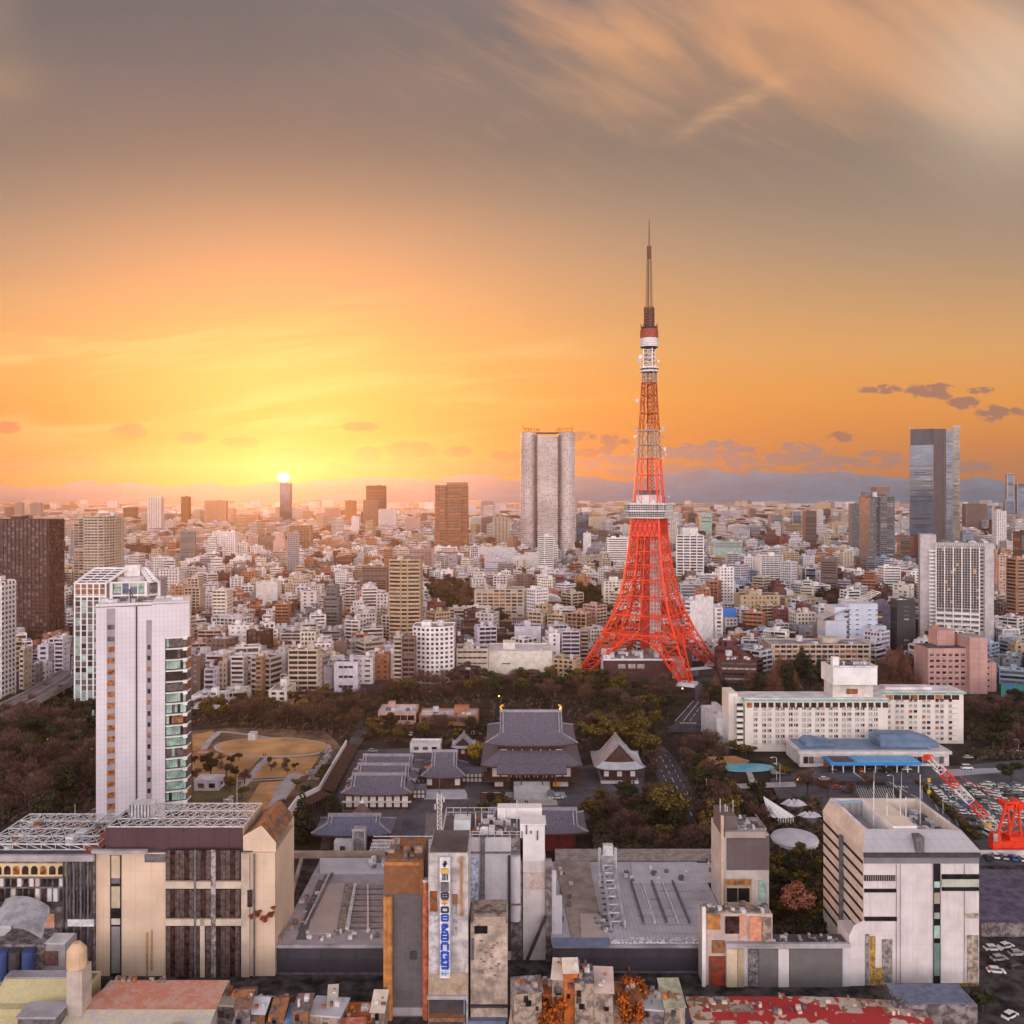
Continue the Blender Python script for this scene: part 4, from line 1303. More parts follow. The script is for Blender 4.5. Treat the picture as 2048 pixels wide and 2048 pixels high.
def panelled_tower():
 t, W, s_, D = shape('office_tower', 'tall white panelled tower with green glass bays behind the beige foreground building', 'tower block', 192, 380, 1662, R(19))
 hL = ZT(1212, D)
 k = W / 188.0                                     # metres per photo pixel on the front
 pan = mat('white_panel', (.66, .63, .68), .45, 0, .05, .1, grid=(1.9, 1.9, .35), spec=.4)
 band = mat('grey_band', (.33, .30, .33), .6, 0, .1, .3)
 def X(p):
  return (p - 286) * k
 dep = 26.0
 b = MB()
 # left block, low roof; right block higher, cut away over the glass
 b.prism([(X(192), 0), (X(302), 0), (X(302), dep), (X(192), dep)], 0, hL, pan, M_ROOF)
 for (a, c, z0, z1) in ((302, 329, 0, hL + .8), (329, 379, ZT(1278, D), hL + .8)):
  b.box(((X(a) + X(c)) / 2, dep / 2, (z0 + z1) / 2), (X(c) - X(a), dep, z1 - z0), pan)
 b.build('wall', t)
 b = MB()
 b.box((X(224) - 1, dep / 2, hL + .25), (X(250) - X(192), dep * .8, .5), M_ROOFL)
 b.box(((X(192) + X(379)) / 2, .4, hL + .9), (W, .8, 1.0), pan)
 b.build('parapet', t)
 # recessed window strip with amber glass
 b = MB()
 b.box(((X(213) + X(229)) / 2, -.05, hL / 2), (X(229) - X(213), .3, hL - 1), band)
 b.build('strip_panel', t)
 fl = 22
 z = hL - 16
 rnd = random.Random(2)
 n = 0
 while z > 8:
  ubox('window', t, ((X(214) + X(229)) / 2, -.22, z), (X(228.5) - X(214.5), .12, 2.1), GL['o'])
  ubox('window', t, (X(296.5), -.1, z + .2), (1.0, .3, 1.7), GL['o'] if n % 3 == 2 else GL['d'])
  z -= 4.25
  n += 1
 for zz in (hL - 7.5, hL - 12):
  ubox('window', t, ((X(214) + X(229)) / 2, -.22, zz), (X(228.5) - X(214.5), .12, 1.8), GL['m'])
 b = MB()
 b.box((X(271.5), -.1, hL / 2), (.55, .3, hL), M_DARK)
 b.build('joint', t)
 b = MB()
 b.box((X(296.5), -.02, hL * .47), (2.0, .14, hL * .93), band)
 b.build('slot', t)
 # glass bays on the right, with a canted corner
 z1 = ZT(1278, D)
 body = MB()
 body.prism([(X(330), 1.2), (X(372), 1.2), (X(380), 6), (X(380), dep), (X(330), dep)], 0, z1, GL['d'])
 body.build('glass_core', t)
 z, n = z1, 0
 mixs = ['m', 'd', 'g', 'd', 'm', 'g', 'g', 'o', 'g', 'g', 'm', 'g', 'g', 'g', 'g', 'g', 'g', 'g', 'g', 'g']
 fh = 4.25
 while z > 5:
  m_ = GL[mixs[min(n, 19)]]
  for j in range(7):
   mm = m_ if rnd.random() < .8 else GL[rnd.choice('gmd')]
   ubox('window', t, (X(331) + (j + .5) * (X(371.5) - X(331)) / 7, .95, z - fh * .5), ((X(371.5) - X(331)) / 7 * .93, .2, fh * .78), mm)
  # canted side
  a, c = Vector((X(372), 1.2)), Vector((X(380), 6))
  mid = (a + c) / 2
  ubox('side_window', t, (mid.x + .1, mid.y - .1, z - fh * .5), ((c - a).length * .95, .2, fh * .72), GL['o'] if rnd.random() < .5 else GL['m'], math.atan2(c.y - a.y, c.x - a.x))
  sb = MB()
  sb.box(((X(330) + X(373)) / 2, .4, z - .15), (X(373) - X(330), 1.3, .4), M_WHITE)
  sb.beam((X(372.5), .2, z - .15), (X(380.5), 5.6, z - .15), .5, M_WHITE)
  sb.box((X(370), -.1, z - .3), (1.6, .5, 1.3), M_WHITE)
  sb.build('floor_slab', t)
  z -= fh
  n += 1
 b = MB()
 rnd = random.Random(9)
 for kx in range(9):
  b.box((X(200 + kx * 19), dep * rnd.uniform(.3, .8), hL + 1.0), (rnd.uniform(2, 5), rnd.uniform(2, 5), rnd.uniform(1, 2)), rnd.choice((M_EQ, M_EQD)))
 b.beam((X(258), 6, hL), (X(255), 6, hL + 6), .5, M_DARK)
 b.beam((X(255), 6, hL + 6), (X(262), 6, hL + 3), .4, M_DARK)
 for kx in range(24):
  b.beam((X(284 + kx * 4), .6, hL + .8), (X(284 + kx * 4), .6, hL + 2.0), .12, M_EQ)
 b.beam((X(284), .6, hL + 2.0), (X(379), .6, hL + 2.0), .15, M_EQ)
 b.build('rooftop_unit', t)
 FOOT.append(((X(286) + t.location.x), D + 12, 28))
def framed_glass_tower():
 t, W, s_, D = shape('hotel_tower', 'glass tower with white frame and slanted glazed crown behind the white panelled tower', 'tower block', 150, 318, 1434, R(14))
 k = W / 168.0
 def X(p):
  return (p - 234) * k
 hs = ZT(1165, D)
 b = MB()
 P = [(X(150), 0), (X(213), -3), (X(222), 0), (X(292), 0), (X(300), -2), (X(317), 3), (X(317), 34), (X(141), 34), (X(141), 6)]
 b.prism(P, 0, hs, mat('glass_body', (.20, .20, .22), .3, 0, .2, .3), M_ROOF)
 b.build('wall', t)
 fr = MB()
 fh = 3.45
 nf = int(hs / fh)
 n = 0
 ex = MB()
 rnd = random.Random(8)
 a, c = Vector((X(150), 0)), Vector((X(213), -3))
 u = (c - a).normalized()
 rz = math.atan2(u.y, u.x)
 L = (c - a).length
 nb = 5
 for f in range(nf):
  z = 1 + (f + .5) * fh
  for j in range(nb):
   p = a + u * (L * (j + .5) / nb)
   mm = GL[rnd.choice('mmdg')] if f < nf - 2 else GL['o']
   cc, dd = (p.x, p.y - .1, z), (L / nb * .78, .2, fh * .7)
   if n < 100:
    ubox('window', t, cc, dd, mm, rz)
   else:
    ex.box(cc, dd, mm, rz)
   n += 1
  for j in range(4):
   ex.box((X(226) + (j + .5) * (X(290) - X(226)) / 4, -.1, z), ((X(290) - X(226)) / 4 * .9, .2, fh * .8), GL[rnd.choice('mgl')] if f < nf - 4 else GL[rnd.choice('bg')])
  ex.box((X(145.5), 2.8, z), (X(150) - X(141) + 1.5, .2, fh * .8), GL['b'], math.atan2(-6, X(150) - X(141)))
  for j in range(3):
   p = Vector((X(301), -1.8)) + Vector((X(316) - X(301), 4.8)) * ((j + .5) / 3)
   ex.box((p.x, p.y - .2, z), (1.2, .2, fh * .7), GL['m'], math.atan2(4.8, X(316) - X(301)))
 ex.build('windows', t, kind='stuff')
 wf = mat('white_frame', (.80, .79, .80), .5, 0, .05, .2)
 for j in range(nb + 1):
  p = a + u * (L * j / nb)
  fr.box((p.x, p.y - .3, hs / 2), (.7, .9, hs), wf, rz)
 for x in (222, 292, 300, 317):
  fr.box((X(x), -.8 if x < 310 else 2.4, hs / 2), (1.5, 1.2, hs + 1), wf)
 for x in (243, 258, 275):
  fr.box((X(x), -.2, hs / 2), (.5, .5, hs), wf)
 for z in (hs, hs - 7.5):
  fr.beam((a.x, a.y - .4, z), (c.x, c.y - .4, z), .9, wf)
  fr.beam((X(222), -.6, z), (X(300), -.6, z), .9, wf)
  fr.beam((X(300), -2.2, z), (X(317), 2.6, z), .9, wf)
 for f in range(0, nf):
  fr.beam((a.x, a.y - .2, 1 + f * fh), (c.x, c.y - .2, 1 + f * fh), .28, wf)
 fr.build('facade_frame', t)
 # slanted glazed crown: two lean-to roofs and a rounded middle
 hc = ZT(1137, D + 12)
 cr = MB()
 for (x0, x1, xr0, xr1) in ((150, 213, 176, 244), (300, 318, 268, 284)):
  p0, p1, q0, q1 = Vector((X(x0), -1, hs)), Vector((X(x1), -3, hs)), Vector((X(xr0), 18, hc)), Vector((X(xr1), 14, hc))
  for e, f_ in ((p0, q0), (p1, q1), (q0, q1)):
   cr.beam(e, f_, 1.1, wf)
  for k_ in range(1, 6):
   cr.beam(p0 + (q0 - p0) * k_ / 6, p1 + (q1 - p1) * k_ / 6, .55, wf)
  for k_ in range(1, 3):
   cr.beam(p0 + (p1 - p0) * k_ / 3, q0 + (q1 - q0) * k_ / 3, .4, wf)
  cr.quad([p0 - Vector((0, -1, .6)), p1 - Vector((0, -1, .6)), q1 - Vector((0, 0, .6)), q0 - Vector((0, 0, .6))], GL['d'])
 cr.build('crown', t)
 m = MB()
 m.cyl((X(258), 10, hs - 1), (X(292) - X(226)) / 2, 3.5, wallm((.62, .58, .58)), 20)
 m.box((X(256), 16, hs + 5), (X(272) - X(240), 8, 8), wallm((.70, .68, .68)))
 m.build('drum', t)
 FOOT.append((t.location.x, D + 15, 30))
def grid_hotel_tower():
 t, W, s_, D = shape('hotel_tower', 'grey hotel tower with a dark gridded front of five window columns', 'tower block', 1872, 1986, 1292, R(-22))
 k = W / 114.0
 def X(p):
  return (p - 1929) * k
 h = ZT(1086, D)
 wl = wallm((.50, .46, .47))
 b = MB()
 b.box((0, 15, h / 2), (W, 30, h), wl)
 b.box((X(1856.5), 18, (h + 6.5) / 2), (X(1873) - X(1840), 30, h + 6.5), wl)
 b.box((X(1978), -1.2, h / 2 - 1), (X(1987) - X(1969), 2.4, h - 2), wl)
 b.build('wall', t)
 ht = ZT(1097, D)
 hm = ZT(1217, D)
 hb = ZT(1282, D)
 rnd = random.Random(4)
 x0, x1 = X(1872), X(1959)
 grid_windows(t, x0, x1, hm, ht, 15, 24, None, y=-.1, fw=.8, fh=.78, rnd=rnd, mixs='rrrrrrrrdrrrrrrrrrrrdw')
 fr = MB()
 for j in range(6):
  fr.box((x0 + j * (x1 - x0) / 5, -.6, (h) / 2), (.85, 1.0, h), M_WHITE)
 for f in range(25):
  fr.box(((x0 + x1) / 2, -.2, hm + f * (ht - hm) / 24), (x1 - x0, .4, .28), M_STEEL)
 for f in range(6):
  fr.box(((x0 + x1) / 2, -.4, hb + f * (hm - hb) / 6), (x1 - x0, .9, 1.7), M_WHITE)
 fr.build('facade_frame', t)
 low = MB()
 for f in range(6):
  low.box(((x0 + x1) / 2, -.1, hb + (f + .6) * (hm - hb) / 6), (x1 - x0, .2, 2.0), GL['m'])
 low.build('ribbon_window', t)
 c = MB()
 c.box(((x0 + X(1987)) / 2, -.5, h - 1.4), (X(1987) - x0, 1.6, 3.2), wallm((.33, .30, .26)))
 for j in range(32):
  c.box((x0 + j * (X(1987) - x0) / 31, -1.4, h - 1.3), (.4, .5, 2.6), M_WHITE)
 c.build('cornice', t)
 # corner balconies left, column of windows right
 for f in range(22):
  z = 12 + f * (h - 16) / 22
  ubox('balcony', t, (X(1865), 2.0, z), (X(1872) - X(1858), 3.0, 1.5), M_WHITE)
  ubox('side_window', t, (X(1964), -.1, z + 1.2), (2.4, .25, 1.5), GL['d'])
 b = MB()
 rnd = random.Random(6)
 for j in range(26):
  b.box((rnd.uniform(-.45, .45) * W, rnd.uniform(3, 26), h + .8), (rnd.uniform(1, 4), rnd.uniform(1, 3), rnd.uniform(1, 2.2)), rnd.choice((M_EQ, M_EQD)))
 b.build('rooftop_unit', t)
 FOOT.append((t.location.x - 6, D + 15, 34))
def long_hotel():
 t, W, s_, D = shape('hotel', 'long white hotel with green roof edge, paired windows and a big white roof house', 'hotel', 1490, 1776, 1503)
 k = W / 286.0
 def X(p):
  return (p - 1633) * k
 wl = mat('hotel_white', (.72, .68, .62), .7, 0, .05, .1, streak=.2)
 gre = mat('copper_green', (.25, .48, .42), .6, 0, .2, .3)
 h = ZT(1401, D)
 dep = 15.0
 b = MB()
 # slightly bent left wing, right wing set back
 b.box((0, dep / 2, h / 2), (W, dep, h), wl)
 b.box((X(1488) - 1.2, dep / 2 + 2, h / 2 + .5), (5.2, dep - 3, h + 1), wl)
 b.box((X(1471), dep / 2 + 4, h / 2 + 1.3), (4.5, dep - 1, h + 2.5), wl)
 hr = ZT(1387, D + 14)
 b.box(((X(1776) + X(1934) + 5) / 2, dep / 2 + 14, hr / 2), (X(1934) - X(1776) + 6, dep, hr), wl)
 b.build('wall', t)
 r = MB()
 r.box((0, dep / 2 - .4, h + .4), (W + 1.5, dep + 2.2, .7), gre)
 r.box((X(1480 + 20), dep / 2, h + .95), (0.5, dep, .5), M_ROOFL)
 r.box((0, dep / 2 - .2, h + .9), (W + .5, dep + .6, .5), M_ROOFL)
 r.box(((X(1776) + X(1934) + 5) / 2, dep / 2 + 13.6, hr + .4), (X(1934) - X(1776) + 8, dep + 2, .7), gre)
 r.box(((X(1776) + X(1934) + 5) / 2, dep / 2 + 13.8, hr + .9), (X(1934) - X(1776) + 6.5, dep + .4, .5), M_ROOFL)
 r.box((X(1850), dep / 2 + 14, hr + 1.6), (X(1898) - X(1800), 7, 1.5), M_ROOFL)
 r.build('roof', t)
 # paired windows, 9 columns x 7 floors on the front wing
 rnd = random.Random(12)
 n, ex = 0, MB()
 mixs = 'llllllllmmmmdro'
 fh = (ZT(1411, D) - ZT(1489, D)) / 7
 z_top = ZT(1411, D)
 for j in range(10):
  xc = 1513 + (j) * 26.6 - 6
  for f in range(7):
   z = z_top - (f + .5) * fh
   for e in ((-5.3, 5.3) if j else (4.0,)):
    cc, dd = (X(xc + e), -.05, z), (7.4 * k, .25, fh * .5)
    m_ = GL[rnd.choice(mixs)]
    if n < 90:
     ubox('window', t, cc, dd, m_)
     n += 1
    else:
     ex.box(cc, dd, m_)
    ex.box((cc[0] - 1.2 * k, -.2, z), (.25, .12, fh * .5), wl)
   ex.box((X(xc if j else xc + 4), -.35, z - fh * .33), (18 * k if j else 9 * k,   .8, .28), M_ROOFL)
 for j in range(6):
  xc = 1792 + j * 26.5
  D2 = 14
  for f in range(8):
   z = ZT(1395, D + D2) - (f + .5) * fh * 1.02
   for e in (-4.8, 4.8):
    if j == 5 and e > 0:
     continue
    ex.box((X(xc + e) * (1 + D2 / D), D2 - .05, z), (6.8 * k, .25, fh * .5), GL[rnd.choice(mixs)])
   ex.box((X(xc) * (1 + D2 / D), D2 - .3, z - fh * .33), (18 * k, .7, .25), M_ROOFL)
 ex.build('windows', t, kind='stuff')
 # top floor of dark wide windows
 for j in range(20):
  ubox('top_window', t, (X(1490) + (j + .5) * W / 20 + .4, -.05, h - 2.3), (W / 20 * .72, .25, 2.5), GL['r'] if j else GL['o'])
 for j in range(9):
  ubox('top_window', t, (X(1786) + (j + .5) * (X(1940) - X(1786)) / 9 + 2, 13.95, hr - 2.0), ((X(1940) - X(1786)) / 9 * .86, .25, 2.4), GL['r'] if j % 3 else GL['o'])
 # end balconies
 for f in range(8):
  z = ZT(1408, D) - f * fh * 1.03
  ubox('balcony', t, (X(1480), 1.2, z - 2.2), (3.2, 3.0, 1.5), wl)
  ubox('balcony_recess', t, (X(1480), .5, z - .5), (3.0, .2, 1.4), GL['d'])
 for j in range(7):
  if j not in (0, 2):
   ubox('ground_window', t, (X(1560 + j * 13), -.05, 3.0 + 1), (1.6, .3, 1.5), GL['o'])
 # roof house
 q = MB()
 z0 = h + 1
 hx0, hx1 = X(1669), X(1750)
 q.box(((hx0 + hx1) / 2, dep / 2 + 1, z0 + 3.5), (hx1 - hx0, dep - 3, 7), wallm((.62, .58, .54)))
 z2 = ZT(1369, D)
 z3 = ZT(1335, D)
 q.box(((X(1665) + X(1753)) / 2, dep / 2, (z2 + z3) / 2), (X(1753) - X(1665), dep + 2, z3 - z2), M_WHITE)
 q.box((X(1675), dep / 2 - 4, z3 + 2), (X(1682) - X(1669), 3, 5.5), M_WHITE)
 q.build('roof_house', t)
 q = MB()
 q.box(((X(1665) + X(1753)) / 2, dep / 2, z3 + .06), (X(1748) - X(1672), dep - 1.4, .16), M_ROOFD)
 q.box((X(1710), -.9, z3 + .6), (X(1753) - X(1665), .3, 1.0), M_EQ)
 q.box((X(1752), dep / 2, z3 + .6), (.3, dep + 1, 1.0), M_EQ)
 for j in range(8):
  q.box((X(1690 + j * 7), dep / 2, z3 + .9), (2.2, 3, 1.6), rnd.choice((M_EQ, M_EQD)))
 q.build('rooftop_unit', t)
 ubox('roof_house_window', t, (X(1708), 2.2 + .3, z0 + 3), (X(1720) - X(1697), .4, 2.6), GL['o'])
 for j in range(6):
  FOOT.append((t.location.x - 60 + j * 28, D + 11, 11))
 # annex behind the left end
 T(1402, 1470, 1436, 1492, 'lg', NON, 'low pale grey annex with flat roof left of the long white hotel', name='annex', depth=28, roofm=M_ROOFL, hut=1, rz=R(4))
def hotel_lobby():
 t, W, s_, D = shape('hotel_wing', 'low hotel wing with blue sheet roofs, glass front and a bright blue entrance canopy', 'hotel wing', 1600, 1898, 1534)
 k = W / 298.0
 def X(p):
  return (p - 1749) * k
 h = ZT(1507, D)
 dep = 21
 wl = wallm((.60, .56, .54))
 blu = mat('blue_sheet_roof', (.15, .22, .33), .5, .1, .25, .08)
 b = MB()
 b.box((0, dep / 2, h / 2), (W, dep, h), wl)
 b.box((0, dep / 2, h + .5), (W + 2, dep + 2, 1.4), wl)
 b.build('wall', t)
 b = MB()
 b.box((X(1735), dep / 2, h + 1.3), (X(1870) - X(1612), dep - 3, .4), blu)
 b.build('flat_roof', t)
 for (x0, x1, y0, y1, z) in ((1622, 1680, 7, 17, 2.6), (1770, 1888, 5, 19, 4.6)):
  b = MB()
  P = [(X(x0), y0), (X(x1), y0), (X(x1), y1), (X(x0), y1)]
  Q = [(X(x0) + 2, y0 + 5), (X(x1) - 8, y0 + 5), (X(x1) - 8, y1), (X(x0) + 2, y1)]
  zb = h + 1.4
  for j in range(4):
   a, c = P[j], P[(j + 1) % 4]
   a2, c2 = Q[j], Q[(j + 1) % 4]
   b.quad([(*a, zb), (*c, zb), (*c, zb + z * .5), (*a, zb + z * .5)], blu)
   b.quad([(*a, zb + z * .5), (*c, zb + z * .5), (*c2, zb + z), (*a2, zb + z)], blu)
  b.quad([(*q, zb + z) for q in Q], blu)
  b.build('raised_roof', t)
 n = 0
 for j in range(26):
  x = X(1606) + (j + .5) * (X(1888) - X(1606)) / 26
  blank = j in (2, 3, 5, 15, 16, 24)
  ubox('window', t, (x, -.1, h * .52), ((X(1888) - X(1606)) / 26 * .86, .25, h * .5), GL['l'] if blank else GL['m' if j % 3 else 'r'])
 b = MB()
 cb = mat('canopy_blue', (.04, .27, .66), .5, 0, .08, .2)
 b.box(((X(1645) + X(1822)) / 2, -5.5, 4.6), (X(1822) - X(1645), 10, 1.3), cb)
 b.box(((X(1655) + X(1690)) / 2, -5.5, 5.35), (X(1690) - X(1650), 8, .3), M_ROOFD)
 b.box(((X(1695) + X(1822)) / 2, -5.5, 5.35), (X(1818) - X(1697), 8.6, .3), mat('canopy_top', (.16, .38, .62), .6, 0, .1, .3))
 b.build('canopy', t)
 for j in range(9):
  b = MB()
  b.cyl((X(1650 + j * 21), -9.5, 0), .28, 4.1, M_WHITE, 8)
  b.build('canopy_post', t)
 b = MB()
 b.box((X(1735), -.3, 1.7), (X(1822) - X(1645), .5, 3.0), GL['o'])
 b.build('entrance_glass', t)
 for j in range(4):
  FOOT.append((t.location.x - 30 + j * 22, D + 8, 18))
def pink_block():
 t, W, s_, D = shape('apartment_block', 'pink tiled block with a tall blank stair tower and small square windows', 'apartment block', 1853, 1998, 1387)
 k = W / 145.0
 def X(p):
  return (p - 1925) * k
 pk = mat('pink_tile', (.50, .30, .27), .7, 0, .1, .1, grid=(6, 3.2, .4))
 b = MB()
 h1, h2, h3 = ZT(1298, D), ZT(1275, D), ZT(1328, D)
 b.box(((X(1859) + X(1938)) / 2, 12, h1 / 2), (X(1938) - X(1859), 20, h1), pk)
 b.box(((X(1936) + X(1972)) / 2, 8, h2 / 2), (X(1972) - X(1936), 19, h2), pk)
 b.box(((X(1972) + X(2000)) / 2, 14, h3 / 2), (X(2000) - X(1970), 18, h3), pk)
 b.box(((X(1892) + X(1928)) / 2, 18, (h1 + ZT(1266, D)) / 2), (X(1928) - X(1892), 12, ZT(1266, D) - h1), pk)
 b.build('wall', t)
 b = MB()
 b.box(((X(1859) + X(1938)) / 2, 12, h1 + .1), (X(1936) - X(1861), 18, .25), M_ROOFD)
 b.box(((X(1936) + X(1972)) / 2, 8, h2 + .1), (X(1971) - X(1937), 17, .25), M_ROOF)
 b.build('roof', t)
 rnd = random.Random(6)
 for f in range(6):
  for j in range(6):
   if f == 5 and j < 0:
    continue
   z = 4 + f * (h1 - 6) / 6
   x = X(1866 + j * 12.5)
   ubox('window', t, (x, 1.9, z + 1.6), (2.3, .25, 1.5), GL[rnd.choice('dmmd')])
   ubox('window_ledge', t, (x, 1.6, z + .5), (3.0, .8, .35), wallm((.60, .45, .42)))
 for f in range(6):
  ubox('tower_window', t, (X(1960), -1.6, 6 + f * 5.0), (.7, .2, .8), GL['l'])
  ubox('window', t, (X(1984), 4.9, 3.5 + f * 4.0), (1.6, .2, 1.2), GL['d'])
 FOOT.append((t.location.x, D + 10, 26))
def stepped_block():
 t, W, s_, D = shape('office_building', 'stepped blue-white block with sloping striped roof and stair ladders on its front', 'building', 1650, 1776, 1300)
 k = W / 126.0
 def X(p):
  return (p - 1713) * k
 wl = mat('pale_blue_wall', (.55, .60, .70), .6, 0, .08, .1, grid=(4, 4, .2))
 b = MB()
 h = ZT(1208, D)
 b.box(((X(1688) + X(1770)) / 2, 12, h * .5), (X(1757) - X(1700), 20, h), wl)
 b.box((X(1713), 14, h * .46), (X(1772) - X(1690), 22, h * .92), wl)
 b.box((X(1672), 10, h * .32), (X(1692) - X(1650), 20, h * .64), wl)
 b.box((X(1752), 2, h * .27), (X(1766) - X(1735), 14, h * .54), wl)
 b.build('wall', t)
 b = MB()
 z1, z2 = h * .64, h * .95
 for (x0, x1) in ((1644, 1694),):
  for j in range(10):
   a, c = j / 10, (j + .6) / 10
   y0 = -1 + 22 * a
   y1 = -1 + 22 * c
   b.quad([(X(x0), y0, z1 + 1), (X(x1), y0, z2 * .9 + 1), (X(x1), y1, z2 * .9 + 1), (X(x0), y1, z1 + 1)], M_WHITE)
  b.quad([(X(x0), -1, z1 + .9), (X(x1), -1, z2 * .9 + .9), (X(x1), 21, z2 * .9 + .9), (X(x0), 21, z1 + .9)], M_ROOFD)
 for j in range(12):
  b.box((X(1738) + j * (X(1790) - X(1738)) / 12, 34, h * .86 + j * 1.1), (1.4, 18, .6), M_WHITE, 0)
 b.build('striped_roof', t)
 b = MB()
 b.prism([(X(1738), 26), (X(1812), 26), (X(1812), 44), (X(1738), 44)], 0, h * .84, mat('purple_grey', (.16, .14, .19), .7), M_ROOFD)
 b.quad([(X(1738), 25.9, h * .84), (X(1812), 25.9, h * .84), (X(1795), 25.9, h * 1.03), (X(1785), 25.9, h * 1.03)], mat('purple_grey', (.16, .14, .19)))
 b.build('rear_hall', t)
 for j, x in enumerate((1700, 1716, 1741, 1756)):
  for f in range(8):
   ubox('landing', t, (X(x), 1.2 if x != 9 else 0, 5 + f * h * .105), (2.2, 1.2, .5), M_EQD)
 for f in range(7):
  for x in (1697, 1762):
   ubox('window', t, (X(x), 2.9, 6 + f * h * .11), (4.5, .3, 1.4), GL['w' if (f == 5 and x > 1700) else 'd'])
 FOOT.append((t.location.x, D + 14, 34))
def foot_building():
 t, W, s_, D = shape('base_building', 'dark maroon building with cluttered roof between the legs of the lattice tower', 'building', 1206, 1345, 1357)
 k = W / 139.0
 def X(p):
  return (p - 1275) * k
 dk = mat('maroon_wall', (.085, .035, .035), .6, 0, .1, .2)
 h = ZT(1321, D)
 b = MB()
 b.box((0, 16, h / 2), (W, 32, h), dk)
 b.box((X(1366), 26, (h + 4) / 2), (X(1391) - X(1345), 34, h + 4), dk)
 b.box((X(1356), 7, h * .55), (X(1372) - X(1346), 14, h * 1.1), wallm((.45, .40, .42)))
 b.build('wall', t)
 b = MB()
 b.box((0, 16, h + .2), (W - 1, 31, .4), M_ROOF)
 b.box((0, .1, h + .6), (W, .4, 1.2), M_WHITE)
 b.box((X(1206), 8, h * .5), (.8, 16, h), M_WHITE)
 b.build('roof', t)
 for x in (1243, 1263, 1281):
  ubox('window', t, (X(x), -.1, h - 4), (5, .3, 3.0), GL['l'])
 rnd = random.Random(31)
 for j in range(34):
  x, y = rnd.uniform(-.46, .46) * W, rnd.uniform(3, 29)
  hh = rnd.uniform(1.2, 4.5)
  ubox('rooftop_unit', t, (x, y, h + hh / 2 + .4), (rnd.uniform(1.5, 6), rnd.uniform(1.5, 4), hh), rnd.choice((M_EQ, M_EQ, M_EQD, M_WHITE, wallm((.45, .25, .16)))))
 b = MB()
 b.box((X(1395), 4, 6), (22, 7, .5), M_WHITE, R(24))
 b.box((X(1390), 6, 3), (8, .5, 6), M_STEEL, R(24))
 b.build('entrance_canopy', t)
 claim(t.location.x, D + 16, W, 40, 0)
def elevated_road():
 t = thing('elevated_road', 'elevated expressway with pale parapets curving behind the left wood', 'expressway', (0, 0, 0))
 pts = [(-30, 1432), (30, 1410), (75, 1388), (120, 1362), (150, 1340)]
 zz = 9.0
 W = 9.0
 P = [G(x, y, zz) for x, y in pts]
 deck = MB()
 asp = mat('asphalt_light', (.20, .18, .19), .85, 0, .2, .1)
 par = MB()
 con = mat('concrete_pale', (.48, .43, .42), .8, 0, .12, .2, streak=.3)
 n = len(P)
 L, Rr = [], []
 for i in range(n):
  d = (P[min(i + 1, n - 1)] - P[max(i - 1, 0)]).normalized()
  s_ = Vector((-d.y, d.x, 0))
  L.append(P[i] + s_ * W)
  Rr.append(P[i] - s_ * W)
 up = Vector((0, 0, 1))
 for i in range(n - 1):
  deck.quad([Rr[i], Rr[i + 1], L[i + 1], L[i]], asp)
  for E in (L, Rr):
   a, c = E[i], E[i + 1]
   par.quad([a - up * 1.6, c - up * 1.6, c + up * 1.1, a + up * 1.1], con)
   par.quad([a - up * 1.6 + Vector((.4, .4, 0)), c - up * 1.6 + Vector((.4, .4, 0)), c + up * 1.1 + Vector((.4, .4, 0)), a + up * 1.1 + Vector((.4, .4, 0))], con)
  m0, m1 = P[i], P[i + 1]
  par.beam(m0 + up * .4, m1 + up * .4, .5, con)
  for s2 in (.33, .66):
   q0, q1 = Rr[i] + (L[i] - Rr[i]) * s2 * .8, Rr[i + 1] + (L[i + 1] - Rr[i + 1]) * s2 * .8
   deck.beam(q0 + up * .06, q1 + up * .06, .16, M_WHITE)
 deck.build('deck', t)
 par.build('parapet', t)
 for i in range(n - 1):
  for e in (.1, .6):
   c = P[i] + (P[i + 1] - P[i]) * e
   ubox('pier', t, (c.x, c.y, 3.5), (3, 2.2, 7.4), con)
panelled_tower()
framed_glass_tower()
grid_hotel_tower()
long_hotel()
hotel_lobby()
pink_block()
stepped_block()
foot_building()
elevated_road()
# ---------------------------------------------------------------- the anonymous rest of the city
def inpoly(x, y, poly):
 c = False
 j = len(poly) - 1
 for i in range(len(poly)):
  xi, yi = poly[i]
  xj, yj = poly[j]
  if (yi > y) != (yj > y) and x < (xj - xi) * (y - yi) / (yj - yi) + xi:
   c = not c
  j = i
 return c
# photo outlines (of the ground) that stay free of houses
GREEN = [
 [(-60, 1400), (192, 1400), (380, 1418), (520, 1398), (600, 1392), (690, 1384), (800, 1372), (980, 1362), (1100, 1350), (1210, 1356), (1430, 1375), (1520, 1385), (1540, 1340), (1750, 1345), (1850, 1352), (1860, 1392),
  (2100, 1360), (2100, 2300), (-60, 2300)],
 [(853, 1170), (955, 1170), (955, 1245), (870, 1245)], [(1140, 1185), (1215, 1185), (1222, 1262), (1150, 1262)], [(1632, 1190), (1705, 1190), (1700, 1236), (1636, 1236)],
 [(965, 1226), (1012, 1226), (1015, 1272), (975, 1272)], [(1330, 1030), (1560, 1030), (1560, 1041), (1330, 1041)], [(-40, 1350), (160, 1320), (160, 1425), (-40, 1425)],
 [(1770, 1290), (1860, 1290), (1850, 1345), (1740, 1345)],
]
def free(x, y, r):
 for fx, fy, fr in FOOT:
  if (fx - x) ** 2 + (fy - y) ** 2 < (fr + r) ** 2:
   return False
 X = 1024 + x * F / y
 Y = HY + H * F / y
 for g in GREEN:
  if inpoly(X, Y, g):
   return False
 return True
